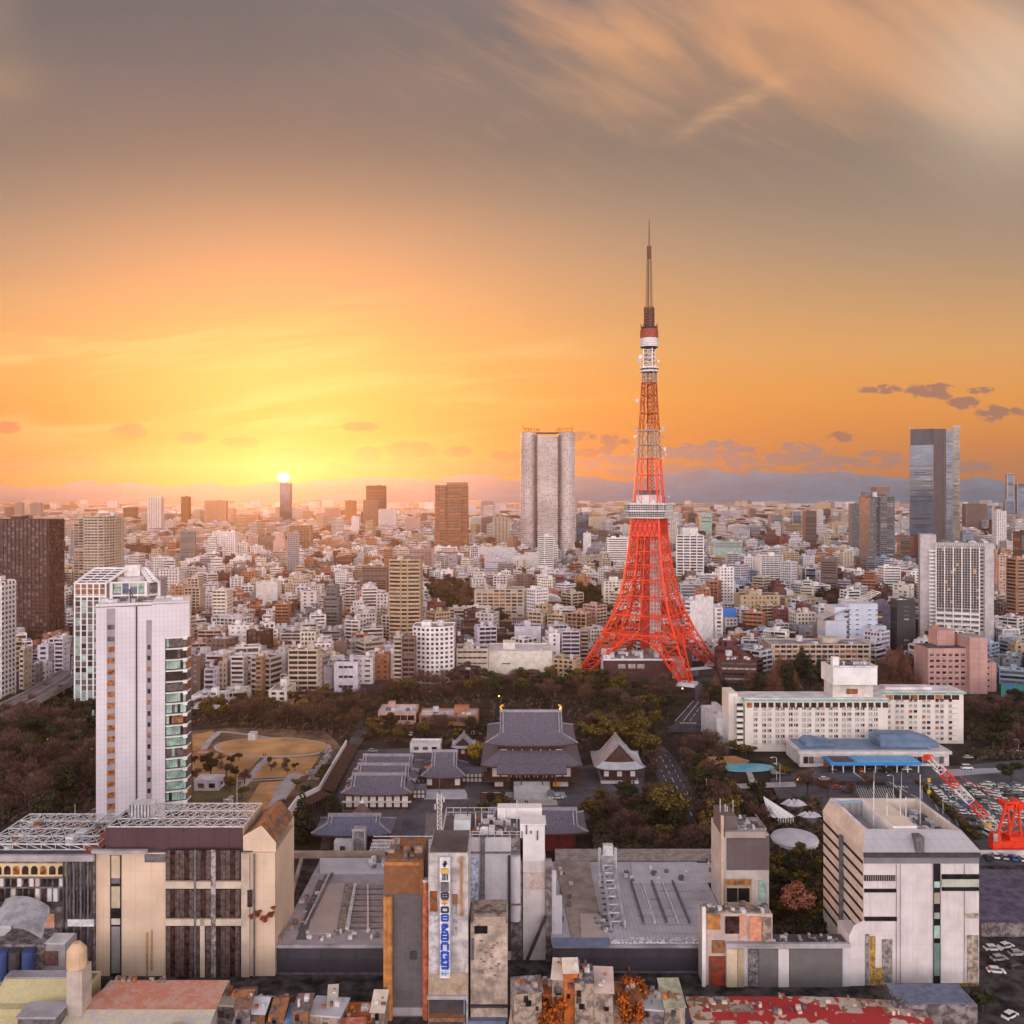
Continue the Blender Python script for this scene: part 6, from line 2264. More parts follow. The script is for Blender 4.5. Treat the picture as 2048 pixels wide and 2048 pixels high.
def simple_temple(name, label, xw0, xw1, yb, dep, wall_h, w_, d_, z0, z1, rl, tile, rot=False, nb=7, rz=0.0, wallm_=WOOD, gold=False, plaster=(), base=0.0, up=.8, cat='temple building'):
 D = F * H / (yb - HY)
 k = D / F
 t = thing(name, label, cat, (((xw0 + xw1) / 2 - 1024) * k, D, 0), rz)
 W = (xw1 - xw0) * k
 w = MB()
 w.box((0, dep / 2, wall_h / 2 + base / 2), (W, dep, wall_h + base), wallm_)
 if base:
  w.box((0, dep / 2, base / 2), (W + 2, dep + 3, base), M_ROOFL)
 w.build('wall', t)
 for j in range(nb):
  xc = -W / 2 + (j + .5) * W / nb
  if not plaster or j in plaster:
   ubox('panel', t, (xc, -.1, base + wall_h * .52), (W / nb * .72, .2, wall_h * .5), PLAS)
 for j in range(nb + 1):
  ubox('pillar', t, (-W / 2 + j * W / nb, -.2, base + wall_h / 2), (.4, .4, wall_h), WOOD)
 R_ = bpy.data.objects.new('roof_frame', None)
 col.objects.link(R_)
 R_.parent = t
 R_.location = (0, dep / 2, 0)
 if rot:
  R_.rotation_euler = (0, 0, PI / 2)
  add_roof(R_, d_, w_, z0, z1, rl, tile, up, gold=gold)
 else:
  add_roof(R_, w_, d_, z0, z1, rl, tile, up, gold=gold)
 return t, W, k, D
temple_hall()
# three ridges side by side
t, W, k, D = simple_temple('temple_annex', 'timber temple building under three parallel slate roofs', 690, 818, 1620, 38, 7.2, 28.5, 17, 6.8, 12.3, 21.5, TILE, nb=8)
for ch in t.children:
 if ch.name.startswith('roof_frame'):
  ch.location.y = 6
for yy in (19, 32):
 R_ = bpy.data.objects.new('roof_frame', None)
 col.objects.link(R_)
 R_.parent = t
 R_.location = (0, yy, 0)
 add_roof(R_, 28.5, 17, 7.0, 12.4, 21.5, TILE, .8)
for j in range(8):
 ubox('upper_panel', t, (-W / 2 + (j + .5) * W / 8, -.15, 2.0), (W / 8 * .7, .2, 1.4), PLAS)
b = MB()
b.box((0, -.7, 3.6), (W + 2, 1.6, .3), PLAS)
b.build('gallery', t)
simple_temple('temple_building', 'middle temple building with tall slate roof between triple-roofed annex and great hall', 852, 922, 1577, 15, 5.6, 19.5, 19, 5.2, 13.8, 10.8, TILE, nb=5, plaster=(0, 4))
simple_temple('temple_pavilion', 'small temple pavilion with pale gabled roof tucked among the trees', 912, 940, 1512, 9, 4.2, 11.5, 12, 4.0, 9.0, 9, COPP, rot=True, nb=3, wallm_=REDW, plaster=(1,))
simple_temple('temple_pavilion', 'pale-roofed temple pavilion with decorated front gable right of the great hall', 1206, 1272, 1566, 17, 6.6, 22, 23, 6.6, 17.0, 16, COPP, rot=True, nb=5, plaster=(0, 2, 4), base=1.2, up=1.3)
simple_temple('temple_gate', 'temple gatehouse with wide slate-blue roof standing below the triple-roofed annex', 660, 750, 1700, 9, 5.8, 28.0, 15, 6.2, 10.6, 18.5, TILE2, nb=9, plaster=(2, 3))
simple_temple('temple_gate', 'big red-walled temple gate with dark tiled roof half hidden by the grey rooftop building', 985, 1150, 1702, 12, 7.0, 38.0, 20, 7.6, 12.6, 31, TILE, nb=5, wallm_=REDW, plaster=(9,))
# plaster corridors between
for (x0, x1, yb, hh, lab, dd) in ((800, 850, 1568, 4.5, 'plaster and timber corridor left of the middle temple building', 5), (924, 972, 1566, 4.5, 'plaster and timber corridor right of the middle temple building', 5),
         (818, 850, 1598, 4.0, 'low timber link beside the triple-roofed annex', 4), (1098, 1106, 1600, 2, 'small white notice booth in front of the great hall', 2)):
 D = F * H / (yb - HY)
 k = D / F
 t = thing('temple_corridor' if hh > 3 else 'notice_booth', lab, 'corridor' if hh > 3 else 'booth', (((x0 + x1) / 2 - 1024) * k, D, 0))
 W = (x1 - x0) * k
 w = MB()
 w.box((0, dd / 2, hh / 2), (W, dd, hh), WOOD if hh > 3 else PLAS)
 w.build('wall', t)
 r = MB()
 r.prism([(-W / 2 - .5, -1), (W / 2 + .5, -1), (W / 2 + .5, dd + 1), (-W / 2 - .5, dd + 1)], hh, hh + .3, TILE)
 r.quad([(-W / 2 - .5, -1, hh + .32), (W / 2 + .5, -1, hh + .32), (W / 2 + .5, dd / 2, hh + 1.8), (-W / 2 - .5, dd / 2, hh + 1.8)], TILE)
 r.quad([(W / 2 + .5, dd + 1, hh + .32), (-W / 2 - .5, dd + 1, hh + .32), (-W / 2 - .5, dd / 2, hh + 1.8), (W / 2 + .5, dd / 2, hh + 1.8)], TILE)
 r.build('roof', t)
 n = max(2, int(W / 1.6))
 if hh > 3:
  for j in range(n):
   for zz in (hh * .3, hh * .75):
    ubox('panel', t, (-W / 2 + (j + .5) * W / n, -.08, zz), (W / n * .7, .15, hh * .32), PLAS)
# six-sided roof behind the gate
D = F * H / (1668 - HY)
t = thing('bell_pavilion', 'brown many-sided pavilion roof with pale finial behind the slate-blue gatehouse', 'pavilion', ((724 - 1024) * D / F, D, 0))
b = MB()
bm2 = mat('brown_shingle', (.16, .105, .095), .8, 0, .2, .3)
for (r0, z0, r1, z1) in ((7.5, 5.0, 4.6, 7.0), (4.6, 7.0, 2.2, 9.6), (2.2, 9.6, .4, 12.0)):
 b.cyl((0, 0, z0), r0, z1 - z0, bm2, 8, r1)
b.build('roof', t)
b = MB()
b.cyl((0, 0, 12), .5, 1.6, PLAS, 8, .15)
b.cyl((0, 0, 11.8), 1.1, .6, PLAS, 8, .6)
b.build('finial', t)
for j in range(8):
 a = j * PI / 4
 ubox('pillar', t, (6 * math.cos(a), 6 * math.sin(a), 2.5), (.5, .5, 5), WOOD)
# long white precinct wall with a roofed walk
t = thing('precinct_wall', 'long white boundary wall with dark roofed walk slanting beside the lawn', 'wall')
P = [G(x, y) for x, y in ((694, 1500), (668, 1545), (640, 1596), (596, 1618), (574, 1650), (552, 1692))]
b, c = MB(), MB()
for a, e in zip(P, P[1:]):
 d = (e - a).normalized()
 s_ = Vector((-d.y, d.x, 0))
 b.quad([a, e, e + Vector((0, 0, 5)), a + Vector((0, 0, 5))], PLAS)
 b.quad([a + s_ * -.6, e + s_ * -.6, e + s_ * -.6 + Vector((0, 0, 5)), a + s_ * -.6 + Vector((0, 0, 5))], PLAS)
 b.quad([a + Vector((0, 0, 5)), e + Vector((0, 0, 5)), e + s_ * -.6 + Vector((0, 0, 5)), a + s_ * -.6 + Vector((0, 0, 5))], M_WHITE)
 if a != P[3] and a != P[4]:
  c.quad([a + s_ * .5 + Vector((0, 0, 3.4)), e + s_ * .5 + Vector((0, 0, 3.4)), e + s_ * 6 + Vector((0, 0, 2.6)), a + s_ * 6 + Vector((0, 0, 2.6))], WOOD)
  for k_ in range(8):
   q = a + (e - a) * k_ / 8
   c.beam(q + s_ * 6, q + s_ * 6 + Vector((0, 0, 2.6)), .3, WOOD)
b.build('wall', t)
c.build('walk', t)
# low brick buildings behind the temple
T(756, 838, 1422, 1449, 'pk', v(RIB, fh=5, mix='maroon'), 'low pink-brick building with white roof in the trees behind the temple', name='brick_hall', depth=16, roofm=M_ROOFL, hut=1)
T(838, 958, 1430, 1451, 'bc', v(BAL, fh=4, bh=.4), 'long low brick building with white terraces and rooftop plant behind the temple', name='brick_hall', depth=16, roofm=M_ROOFL, hut=3)
T(820, 884, 1487, 1506, 'wh', v(WIN, bw=4, wh=.4), 'small white pavilion building with pale sheet roof behind the middle temple building', name='annex', depth=9, roofm=M_ROOFL, hut=0)
T(385, 424, 1506, 1520, 'bc', v(WIN, bw=4), 'low brown park house with flat white roof beside the lawn', name='park_house', depth=6, roofm=M_ROOFL, hut=0)
T(388, 450, 1560, 1582, 'li', v(WIN, bw=6, skip=.3), 'low lilac-white park building right of the white panelled tower', name='park_house', depth=8, roofm=M_ROOFL, hut=0)
T(496, 516, 1467, 1481, 'lg', NON, 'tiny pale stone building at the far rim of the oval lawn', name='park_house', depth=5, roofm=M_ROOFL, hut=0)
T(960, 1004, 1586, 1600, 'br', v(WIN, bw=3), 'small timber shed left of the great hall steps', name='shed', depth=4, roofm=M_ROOFL, hut=0)
T(1540, 1572, 1540, 1548, 'gr', NON, 'low grey pool hut beside the blue pool', name='hut', depth=3, hut=0)
# ---------------------------------------------------------------- trees
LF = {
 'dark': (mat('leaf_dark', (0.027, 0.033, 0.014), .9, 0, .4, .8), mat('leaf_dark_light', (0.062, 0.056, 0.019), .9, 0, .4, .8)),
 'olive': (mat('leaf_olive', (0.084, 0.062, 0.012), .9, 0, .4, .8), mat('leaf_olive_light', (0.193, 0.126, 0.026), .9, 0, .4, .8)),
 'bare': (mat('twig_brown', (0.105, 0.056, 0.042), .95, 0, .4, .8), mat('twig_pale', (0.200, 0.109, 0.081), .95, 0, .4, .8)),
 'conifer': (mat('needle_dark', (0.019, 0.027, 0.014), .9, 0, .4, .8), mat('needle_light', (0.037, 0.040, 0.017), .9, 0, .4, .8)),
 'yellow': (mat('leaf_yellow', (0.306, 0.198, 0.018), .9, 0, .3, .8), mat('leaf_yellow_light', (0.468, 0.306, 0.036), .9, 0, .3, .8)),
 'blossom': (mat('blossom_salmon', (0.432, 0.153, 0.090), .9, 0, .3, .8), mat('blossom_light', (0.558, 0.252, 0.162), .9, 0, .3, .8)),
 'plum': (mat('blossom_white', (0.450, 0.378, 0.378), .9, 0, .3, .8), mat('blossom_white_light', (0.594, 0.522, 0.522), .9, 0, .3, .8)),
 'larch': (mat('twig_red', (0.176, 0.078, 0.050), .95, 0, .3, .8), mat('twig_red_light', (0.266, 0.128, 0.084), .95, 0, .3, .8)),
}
BARK = mat('bark', (.07, .05, .045), .95, 0, .3, 1)
def crown_mesh(kind, seed, n=1500):
 """unit tree: height 1, crown radius about .42"""
 rnd = random.Random(seed)
 b, tr = MB(), MB()
 m0, m1 = LF[kind]
 blobs = []
 if kind in ('conifer', 'larch'):
  for k in range(9):
   z = .18 + .78 * k / 8
   blobs.append((rnd.uniform(-.02, .02), rnd.uniform(-.02, .02), z, .30 * (1.06 - z) + .03, .09))
 else:
  nb = rnd.randint(8, 12)
  for k in range(nb):
   a, r = rnd.uniform(0, 2 * PI), rnd.uniform(.05, .27)
   z = rnd.uniform(.42, .80) if r > .12 else rnd.uniform(.6, .86)
   rr = rnd.uniform(.11, .20)
   blobs.append((r * math.cos(a), r * math.sin(a), z, rr, rr * .8))
 tot = sum(q[3] ** 2 for q in blobs)
 for bx, by, bz, r, rz_ in blobs:
  cnt = int(n * r * r / tot)
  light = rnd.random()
  for k in range(cnt):
   u = Vector((rnd.gauss(0, 1), rnd.gauss(0, 1), rnd.gauss(0, 1)))
   u.normalize()
   rad = rnd.uniform(.55, 1.06) if kind not in ('bare', 'larch') else rnd.uniform(.2, 1.25)
   p = Vector((bx + u.x * r * rad, by + u.y * r * rad, bz + u.z * rz_ * rad))
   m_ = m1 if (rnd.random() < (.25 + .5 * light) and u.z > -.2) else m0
   if kind in ('bare', 'larch'):
    d = (Vector((p.x, p.y, p.z - .35)).normalized() + Vector((rnd.uniform(-.5, .5), rnd.uniform(-.5, .5), rnd.uniform(-.2, .5)))).normalized()
    s_ = d.cross(Vector((rnd.uniform(-1, 1), rnd.uniform(-1, 1), .3))).normalized() * .0045
    e = p + d * rnd.uniform(.05, .11)
    b.quad([p - s_, p + s_, e + s_ * .4, e - s_ * .4], m_)
   else:
    w_ = Vector((rnd.uniform(-1, 1), rnd.uniform(-1, 1), rnd.uniform(-1, 1)))
    a = (u + w_ * .8).normalized()
    s1 = a.cross(Vector((0, 0, 1))).normalized() * rnd.uniform(.014, .027)
    s2 = a.cross(s1).normalized() * rnd.uniform(.014, .027)
    b.quad([p - s1 - s2, p + s1 - s2 * .6, p + s1 + s2, p - s1 * .7 + s2], m_)
 tr.beam((0, 0, 0), (0, 0, .5), .05, BARK, .03)
 for k in range(9):
  bl = blobs[k % len(blobs)]
  z0 = rnd.uniform(.25, .48)
  tr.beam((0, 0, z0), (bl[0] * .85, bl[1] * .85, bl[2]), .022, BARK, .008)
  if kind == 'bare':
   for e in range(3):
    q = Vector((bl[0] * .85, bl[1] * .85, bl[2]))
    tr.beam(q * .8 + Vector((0, 0, .08)), q + Vector((rnd.uniform(-.15, .15), rnd.uniform(-.15, .15), rnd.uniform(.0, .16))), .010, BARK, .004)
 if kind in ('conifer', 'larch'):
  tr.beam((0, 0, .4), (0, 0, .97), .03, BARK, .005)
 return b.mesh('crown_' + kind), tr.mesh('trunk_' + kind)
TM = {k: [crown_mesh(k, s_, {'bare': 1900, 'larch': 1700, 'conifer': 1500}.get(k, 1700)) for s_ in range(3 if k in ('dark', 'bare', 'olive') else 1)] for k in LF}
TREES = []
TNAME = {'dark': ('evergreen_tree', 'dark evergreen tree'), 'olive': ('broadleaf_tree', 'olive-gold broadleaf tree'), 'bare': ('bare_tree', 'bare brown winter tree'), 'conifer': ('conifer_tree', 'dark pointed conifer'),
   'yellow': ('willow_tree', 'bright yellow-green tree'), 'blossom': ('blossom_tree', 'salmon-pink blossoming tree'), 'plum': ('plum_tree', 'small pale blossoming plum tree'), 'larch': ('larch_tree', 'reddish bare pointed tree')}
def tree(kind, p, h, where, wid=1.0, label=None, z=0.0, group=None):
 TREES.append((p[1], kind, p[0], h, where, wid, label, z, group))
def wood(where, poly, kinds, step, h0, h1, seed):
 rnd = random.Random(seed)
 P = [G(x, y) for x, y in poly]
 x0, x1 = min(p.x for p in P), max(p.x for p in P)
 y0, y1 = min(p.y for p in P), max(p.y for p in P)
 yy = y0
 while yy < y1:
  xx = x0
  while xx < x1:
   x, y = xx + rnd.uniform(-.45, .45) * step, yy + rnd.uniform(-.45, .45) * step
   X, Y = 1024 + x * F / y, HY + H * F / y
   if inpoly(X, Y, poly) and not any((fx - x) ** 2 + (fy - y) ** 2 < (fr + 1.5) ** 2 for fx, fy, fr in FOOT):
    k = rnd.choice(kinds)
    h = rnd.uniform(h0, h1) * (1.15 if k in ('conifer', 'larch') else 1)
    tree(k, (x, y), h, where, rnd.uniform(1.0, 1.35))
   xx += step
  yy += step
wood('in the wood left of the white panelled tower', [(-30, 1448), (188, 1440), (188, 1600), (120, 1625), (-30, 1652)], ['dark', 'bare', 'bare', 'dark', 'bare'], 12.5, 12, 18, 1)
wood('behind the oval lawn', [(385, 1422), (530, 1408), (600, 1402), (740, 1392), (745, 1440), (700, 1470), (640, 1464), (560, 1462), (470, 1450), (385, 1448)], ['bare', 'bare', 'dark', 'olive', 'bare'], 12.5, 9, 14, 2)
wood('in the wood between temple and lattice tower', [(745, 1392), (980, 1368), (1110, 1362), (1200, 1372), (1345, 1392), (1345, 1440), (1290, 1482), (1170, 1440), (1130, 1404), (960, 1408), (745, 1412)],
  ['bare', 'bare', 'dark', 'bare', 'olive', 'dark'], 13.0, 11, 16, 3)
wood('behind the temple roofs', [(720, 1455), (960, 1456), (985, 1500), (890, 1486), (820, 1482), (740, 1492)], ['bare', 'dark', 'olive', 'bare'], 12, 8, 12, 4)
wood('right of the great temple hall', [(1155, 1455), (1290, 1478), (1310, 1500), (1290, 1530), (1190, 1500), (1165, 1490)], ['olive', 'olive', 'bare', 'dark'], 12, 12, 16, 5)
wood('between the avenue and the hotel annex', [(1345, 1470), (1395, 1480), (1440, 1500), (1440, 1560), (1470, 1590), (1480, 1640), (1400, 1660), (1385, 1600), (1350, 1530)], ['bare', 'dark', 'olive', 'bare'], 12, 9, 13, 6)
wood('along the near side of the avenue', [(1290, 1560), (1320, 1560), (1350, 1600), (1385, 1670), (1400, 1715), (1190, 1715), (1180, 1650), (1180, 1612), (1290, 1596)], ['bare', 'olive', 'dark', 'bare'], 9.5, 8, 12.5, 7)
wood('between the pool and the small brown-topped tower', [(1400, 1600), (1500, 1590), (1530, 1600), (1530, 1680), (1500, 1690), (1400, 1715)], ['olive', 'bare', 'dark'], 9, 8, 11, 8)
wood('in front of the long white hotel', [(1410, 1492), (1500, 1508), (1595, 1530), (1600, 1556), (1560, 1566), (1520, 1520), (1420, 1510)], ['dark', 'dark', 'olive'], 7, 5, 8, 9)
wood('on the slope at the right edge beyond the hotel', [(1945, 1420), (2080, 1400), (2080, 1500), (2020, 1520), (1960, 1520), (1945, 1480)], ['dark', 'bare', 'bare'], 12, 10, 15, 10)
wood('behind the roof of the long white hotel', [(1400, 1392), (1530, 1372), (1560, 1345), (1660, 1345), (1660, 1380), (1500, 1400), (1420, 1430)], ['dark', 'larch', 'bare', 'conifer'], 12, 11, 17, 11)
wood('between hotel and pink block', [(1760, 1342), (1850, 1352), (1850, 1388), (1760, 1380)], ['larch', 'bare', 'larch'], 9, 14, 20, 12)
wood('on the green hill behind the tan apartment tower', [(855, 1172), (955, 1172), (955, 1240), (872, 1243)], ['dark', 'dark', 'bare'], 22, 14, 20, 13)
wood('on the dark knoll left of the lattice tower', [(1142, 1190), (1213, 1190), (1220, 1258), (1152, 1258)], ['dark', 'dark', 'olive'], 18, 15, 22, 14)
wood('beside the tan school', [(1634, 1192), (1703, 1192), (1698, 1234), (1638, 1234)], ['dark', 'bare'], 20, 12, 18, 15)
wood('among blocks behind the cream hall', [(967, 1228), (1010, 1228), (1013, 1270), (977, 1270)], ['dark'], 16, 14, 20, 16)
wood('between the precinct wall and the lawn', [(640, 1540), (655, 1550), (610, 1605), (575, 1625), (560, 1625), (600, 1580)], ['olive', 'bare', 'dark'], 7.5, 4.5, 7.5, 17)
wood('right of the white panelled tower by the paths', [(385, 1530), (440, 1530), (500, 1575), (480, 1620), (385, 1636)], ['bare', 'dark', 'olive'], 10, 5, 8.5, 18)
wood('on the traffic islands before the hotel', [(1655, 1562), (1770, 1564), (1790, 1575), (1820, 1604), (1700, 1600)], ['bare'], 16, 6, 8, 19)
wood('below the elevated road', [(-30, 1425), (130, 1388), (140, 1400), (192, 1408), (188, 1440), (-30, 1446)], ['dark', 'bare', 'olive'], 12, 8, 12, 20)
wood('around the temple gates', [(930, 1604), (1010, 1602), (1030, 1626), (960, 1640)], ['olive', 'dark'], 8, 6, 9, 21)
wood('behind the parked cars at the right edge', [(1880, 1470), (1945, 1476), (1950, 1530), (1915, 1530)], ['dark', 'bare'], 11, 8, 12, 22)
wood('beside the small brown-topped tower', [(1535, 1725), (1650, 1730), (1650, 1868), (1535, 1868)], ['dark', 'olive', 'dark'], 6.5, 5, 8, 23)
wood('around the crossing above the avenue', [(1402, 1455), (1440, 1440), (1442, 1498), (1400, 1482)], ['bare', 'dark'], 9, 7, 11, 24)
wood('in the shrub bed of the middle lawn', [(530, 1528), (592, 1526), (596, 1548), (540, 1551)], ['bare', 'olive', 'dark'], 5.5, 3, 4.5, 25)
wood('in the shrub bed beside the low brown park house', [(385, 1522), (470, 1512), (500, 1524), (450, 1540), (385, 1545)], ['bare', 'dark', 'bare'], 8, 3.5, 6, 26)
wood('on both sides of the lawn path below the round paving', [(600, 1560), (625, 1560), (600, 1600), (565, 1640), (555, 1630), (580, 1600)], ['olive', 'dark'], 7, 4, 6.5, 27)
wood('between avenue and pale-roofed pavilion', [(1275, 1500), (1300, 1502), (1330, 1560), (1318, 1575), (1292, 1560)], ['bare', 'bare', 'dark'], 7.5, 7, 10, 28)
for (x, y, k, h, lab) in [
 (603, 1684, 'conifer', 17, 'tall dark conifer just left of the slate-blue gatehouse'), (667, 1634, 'conifer', 11, 'smaller dark conifer in front of the triple-roofed annex'),
 (597, 1436, 'yellow', 12, 'bright yellow-green tree behind the oval lawn'), (958, 1530, 'yellow', 13, 'golden tree between the middle temple building and the great hall'),
 (1182, 1498, 'olive', 16, 'round olive tree closest to the right roof corner of the great hall'), (1225, 1488, 'olive', 17, 'round olive tree directly behind the pale-roofed pavilion'),
 (1272, 1486, 'olive', 15, 'round olive tree behind and right of the pale-roofed pavilion'), (1345, 1652, 'olive', 17, 'large olive tree at the near end of the avenue'),
 (1450, 1668, 'olive', 16, 'large olive-gold tree behind the small brown-topped tower'), (1590, 1842, 'blossom', 12, 'salmon-pink blossoming tree beside the big white foreground building'),
 (60, 1640, 'bare', 17, 'big pale bare tree nearest the truss-roofed foreground building'), (105, 1655, 'dark', 14, 'round dark green tree in front of the left wood'),
 (1770, 1556, 'dark', 6, 'clipped dark tree on the red ring before the hotel canopy'), (2022, 1568, 'dark', 11, 'broad dark evergreen behind the parked cars at the right edge'),
 (1180, 1648, 'olive', 10, 'spreading olive tree beside the red-walled temple gate'), (1965, 2030, 'dark', 7, 'dark shrub-like tree at the lower right corner'),
 (1562, 1560, 'olive', 9, 'olive tree left of the low hotel wing'), (1615, 1592, 'bare', 12, 'wide bare tree standing before the hotel forecourt'), (1655, 1598, 'bare', 10, 'second bare tree by the forecourt, nearest the red car'),
]:
 p = G(x, y)
 tree(k, (p.x, p.y), h, '', 1.25, lab)
for (x, y) in ((652, 1512), (654, 1524), (648, 1536), (640, 1546), (630, 1554), (622, 1558), (457, 1612)):
 p = G(x, y)
 tree('plum', (p.x, p.y), 4.5, 'along the path between oval lawn and precinct wall', 1.4)
def plant_trees():
 TREES.sort(key=lambda t: t[0])
 rnd = random.Random(3)
 rest = MB()
 n = 0
 for (y, kind, x, h, where, wid, label, z, group) in TREES:
  c, tr = rnd.choice(TM[kind])
  a = rnd.uniform(0, 2 * PI)
  if n < 290 or label:
   nm, txt = TNAME[kind]
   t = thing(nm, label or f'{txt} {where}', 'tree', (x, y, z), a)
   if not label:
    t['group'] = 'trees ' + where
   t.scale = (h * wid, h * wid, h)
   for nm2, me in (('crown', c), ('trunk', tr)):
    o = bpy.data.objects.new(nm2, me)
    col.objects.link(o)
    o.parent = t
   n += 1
  else:
   M_ = Matrix.Translation((x, y, z)) @ Matrix.Rotation(a, 4, 'Z') @ Matrix.Diagonal((h * wid, h * wid, h, 1))
   off = len(rest.v)
   rest.v += [tuple(M_ @ v_.co) for v_ in c.vertices]
   mm = [rest.mid(m_) for m_ in c.materials]
   for pl in c.polygons:
    rest.f.append(tuple(off + i for i in pl.vertices))
    rest.mi.append(mm[pl.material_index])
 print('TREES', len(TREES), 'things', n)
 rest.build('distant_wood', label='remaining treetops of the woods further back', category='wood', kind='stuff')
plant_trees()
# undergrowth under the woods
rnd = random.Random(77)
b = MB()
m0, m1 = LF['dark']
m2, m3 = LF['bare']
polys = [[(-30, 1448), (188, 1440), (188, 1640), (-30, 1652)], [(385, 1410), (745, 1390), (1345, 1380), (1345, 1470), (1290, 1530), (1160, 1500), (1130, 1420), (960, 1500), (700, 1480), (385, 1450)],
   [(1345, 1470), (1440, 1500), (1480, 1600), (1640, 1600), (1650, 1680), (1400, 1715), (1385, 1600)], [(1180, 1612), (1290, 1596), (1350, 1600), (1400, 1715), (1190, 1715)],
   [(1400, 1380), (1860, 1345), (1860, 1385), (1640, 1385), (1400, 1420)], [(1935, 1400), (2080, 1400), (2080, 1520), (1935, 1520)], [(1535, 1675), (1655, 1675), (1655, 1875), (1535, 1875)]]
for poly in polys:
 xs, ys = [p[0] for p in poly], [p[1] for p in poly]
 for k in range(4200):
  X, Y = rnd.uniform(min(xs), max(xs)), rnd.uniform(min(ys), max(ys))
  if not inpoly(X, Y, poly):
   continue
  p = G(X, Y)
  if any((fx - p.x) ** 2 + (fy - p.y) ** 2 < fr * fr for fx, fy, fr in FOOT):
   continue
  s_ = rnd.uniform(.5, 1.3)
  z = rnd.uniform(.2, 1.8)
  n_ = Vector((rnd.uniform(-1, 1), rnd.uniform(-1, .2), rnd.uniform(.1, 1))).normalized()
  a = n_.cross(Vector((0, 0, 1))).normalized() * s_
  c = n_.cross(a).normalized() * s_
  q = Vector((p.x, p.y, z))
  b.quad([q - a - c, q + a - c * .5, q + a + c, q - a * .6 + c], rnd.choice((m0, m1, m2, m2)))
b.build('undergrowth', label='brown and green undergrowth beneath the park trees', category='undergrowth', kind='stuff')
# ---------------------------------------------------------------- foreground roofs and fronts
CREAM = wallm((.66, .51, .38), 'fg', streak=.15, scale=.1, var=.08, grid=(4.2, 4.0, .10))
TANW = wallm((.46, .40, .35), 'fg2', streak=.4)
LILW = wallm((.54, .53, .57), 'fg3', streak=.3, var=.08, grid=(3.0, 3.0, .10))
WHW = wallm((.62, .58, .58), 'fg4', streak=.3, var=.07, grid=(3.6, 3.6, .09))
MARO = mat('maroon_sheet', (.085, .045, .055), .55, 0, .08, .2, grid=(4.0, 50, .35))
DKW = mat('dark_sheet', (.075, .066, .085), .6, 0, .1, .2, grid=(9.0, 60, .3))
RUST = mat('rust_patches', (.34, .14, .05), .85, 0, .3, .5, kind='patch', trans=(.12, .09, .08))
MESS = mat('weathered_mix', (.42, .33, .26), .9, 0, .3, .5, kind='patch', trans=(.14, .11, .10), bump=.5)
MESSD = mat('dark_weathered', (.10, .08, .085), .9, 0, .3, .5, kind='patch', trans=(.30, .26, .26), bump=.5)
BRK = mat('brown_brick', (.30, .13, .06), .85, 0, .2, .5, kind='brick')
ORG = mat('orange_paint', (.46, .20, .06), .7, 0, .25, .5, streak=.4)
PALER = mat('pale_sheet_roof', (.50, .48, .52), .6, 0, .1, .1, kind='ribs')
LILR = mat('lilac_roof', (.40, .36, .38), .75, 0, .15, .1, grid=(6, 5, .25))
TANR = mat('tan_roof', (.34, .27, .23), .8, 0, .2, .2)
class FG:
 def __init__(s, name, label, cat, x0, x1, yb):
  s.D = F * H / (yb - HY)
  s.k = s.D / F
  s.xm = (x0 + x1) / 2
  s.t = thing(name, label, cat, ((s.xm - 1024) * s.k, s.D, 0))
  s.W = (x1 - x0) * s.k
 def X(s, p):
  return (p - s.xm) * s.k
 def Z(s, y, off=0.0):
  return ZT(y, s.D + off)
 def rect(s, kind, x0, x1, y0, y1, m, out=.12, d=.3):
  z0, z1 = max(0, s.Z(y1)), s.Z(y0)
  return ubox(kind, s.t, ((s.X(x0) + s.X(x1)) / 2, -out, (z0 + z1) / 2), (s.X(x1) - s.X(x0), d, z1 - z0), m)
 def body(s, kind, x0, x1, y0, m, dep, y1=None, off=0.0, roof=None):
  z1 = s.Z(y0, off)
  z0 = 0 if y1 is None else s.Z(y1, off)
  b = MB()
  b.box(((s.X(x0) + s.X(x1)) / 2, off + dep / 2, (z0 + z1) / 2), (s.X(x1) - s.X(x0), dep, z1 - z0), m)
  if roof:
   b.box(((s.X(x0) + s.X(x1)) / 2, off + dep / 2, z1 + .1), (s.X(x1) - s.X(x0) - .6, dep - .6, .2), roof)
  b.build(kind, s.t)
  return z1
 def truss(s, x0, x1, z, y0, y1, n, m, hh=1.6, rows=3):
  b = MB()
  xa, xb = s.X(x0), s.X(x1)
  for j in range(n + 1):
   x = xa + (xb - xa) * j / n
   b.beam((x, y0, z), (x, y1, z), .28, m)
  for r in range(rows + 1):
   y = y0 + (y1 - y0) * r / rows
   b.beam((xa, y, z), (xb, y, z), .28, m)
   b.beam((xa, y, z - hh), (xb, y, z - hh), .22, m)
   for j in range(n):
    x, x2 = xa + (xb - xa) * j / n, xa + (xb - xa) * (j + 1) / n
    b.beam((x, y, z), (x2, y, z - hh), .14, m)
    b.beam((x2, y, z), (x2, y, z - hh), .14, m)
    if r < rows:
     y2 = y0 + (y1 - y0) * (r + 1) / rows
     b.beam((x, y, z), (x2, y2, z), .16, m)
     b.beam((x2, y, z), (x, y2, z), .16, m)
  b.build('roof_truss', s.t)
def clutter(t, x0, x1, y0, y1, z, n, seed, ms, s0=.6, s1=2.2, kind='rooftop_unit'):
 rnd = random.Random(seed)
 for k in range(n):
  a, c, e = rnd.uniform(s0, s1), rnd.uniform(s0, s1), rnd.uniform(s0, s1) * .8
  ubox(kind, t, (rnd.uniform(x0, x1), rnd.uniform(y0, y1), z + e / 2), (a, c, e), rnd.choice(ms), rnd.uniform(-.2, .2))
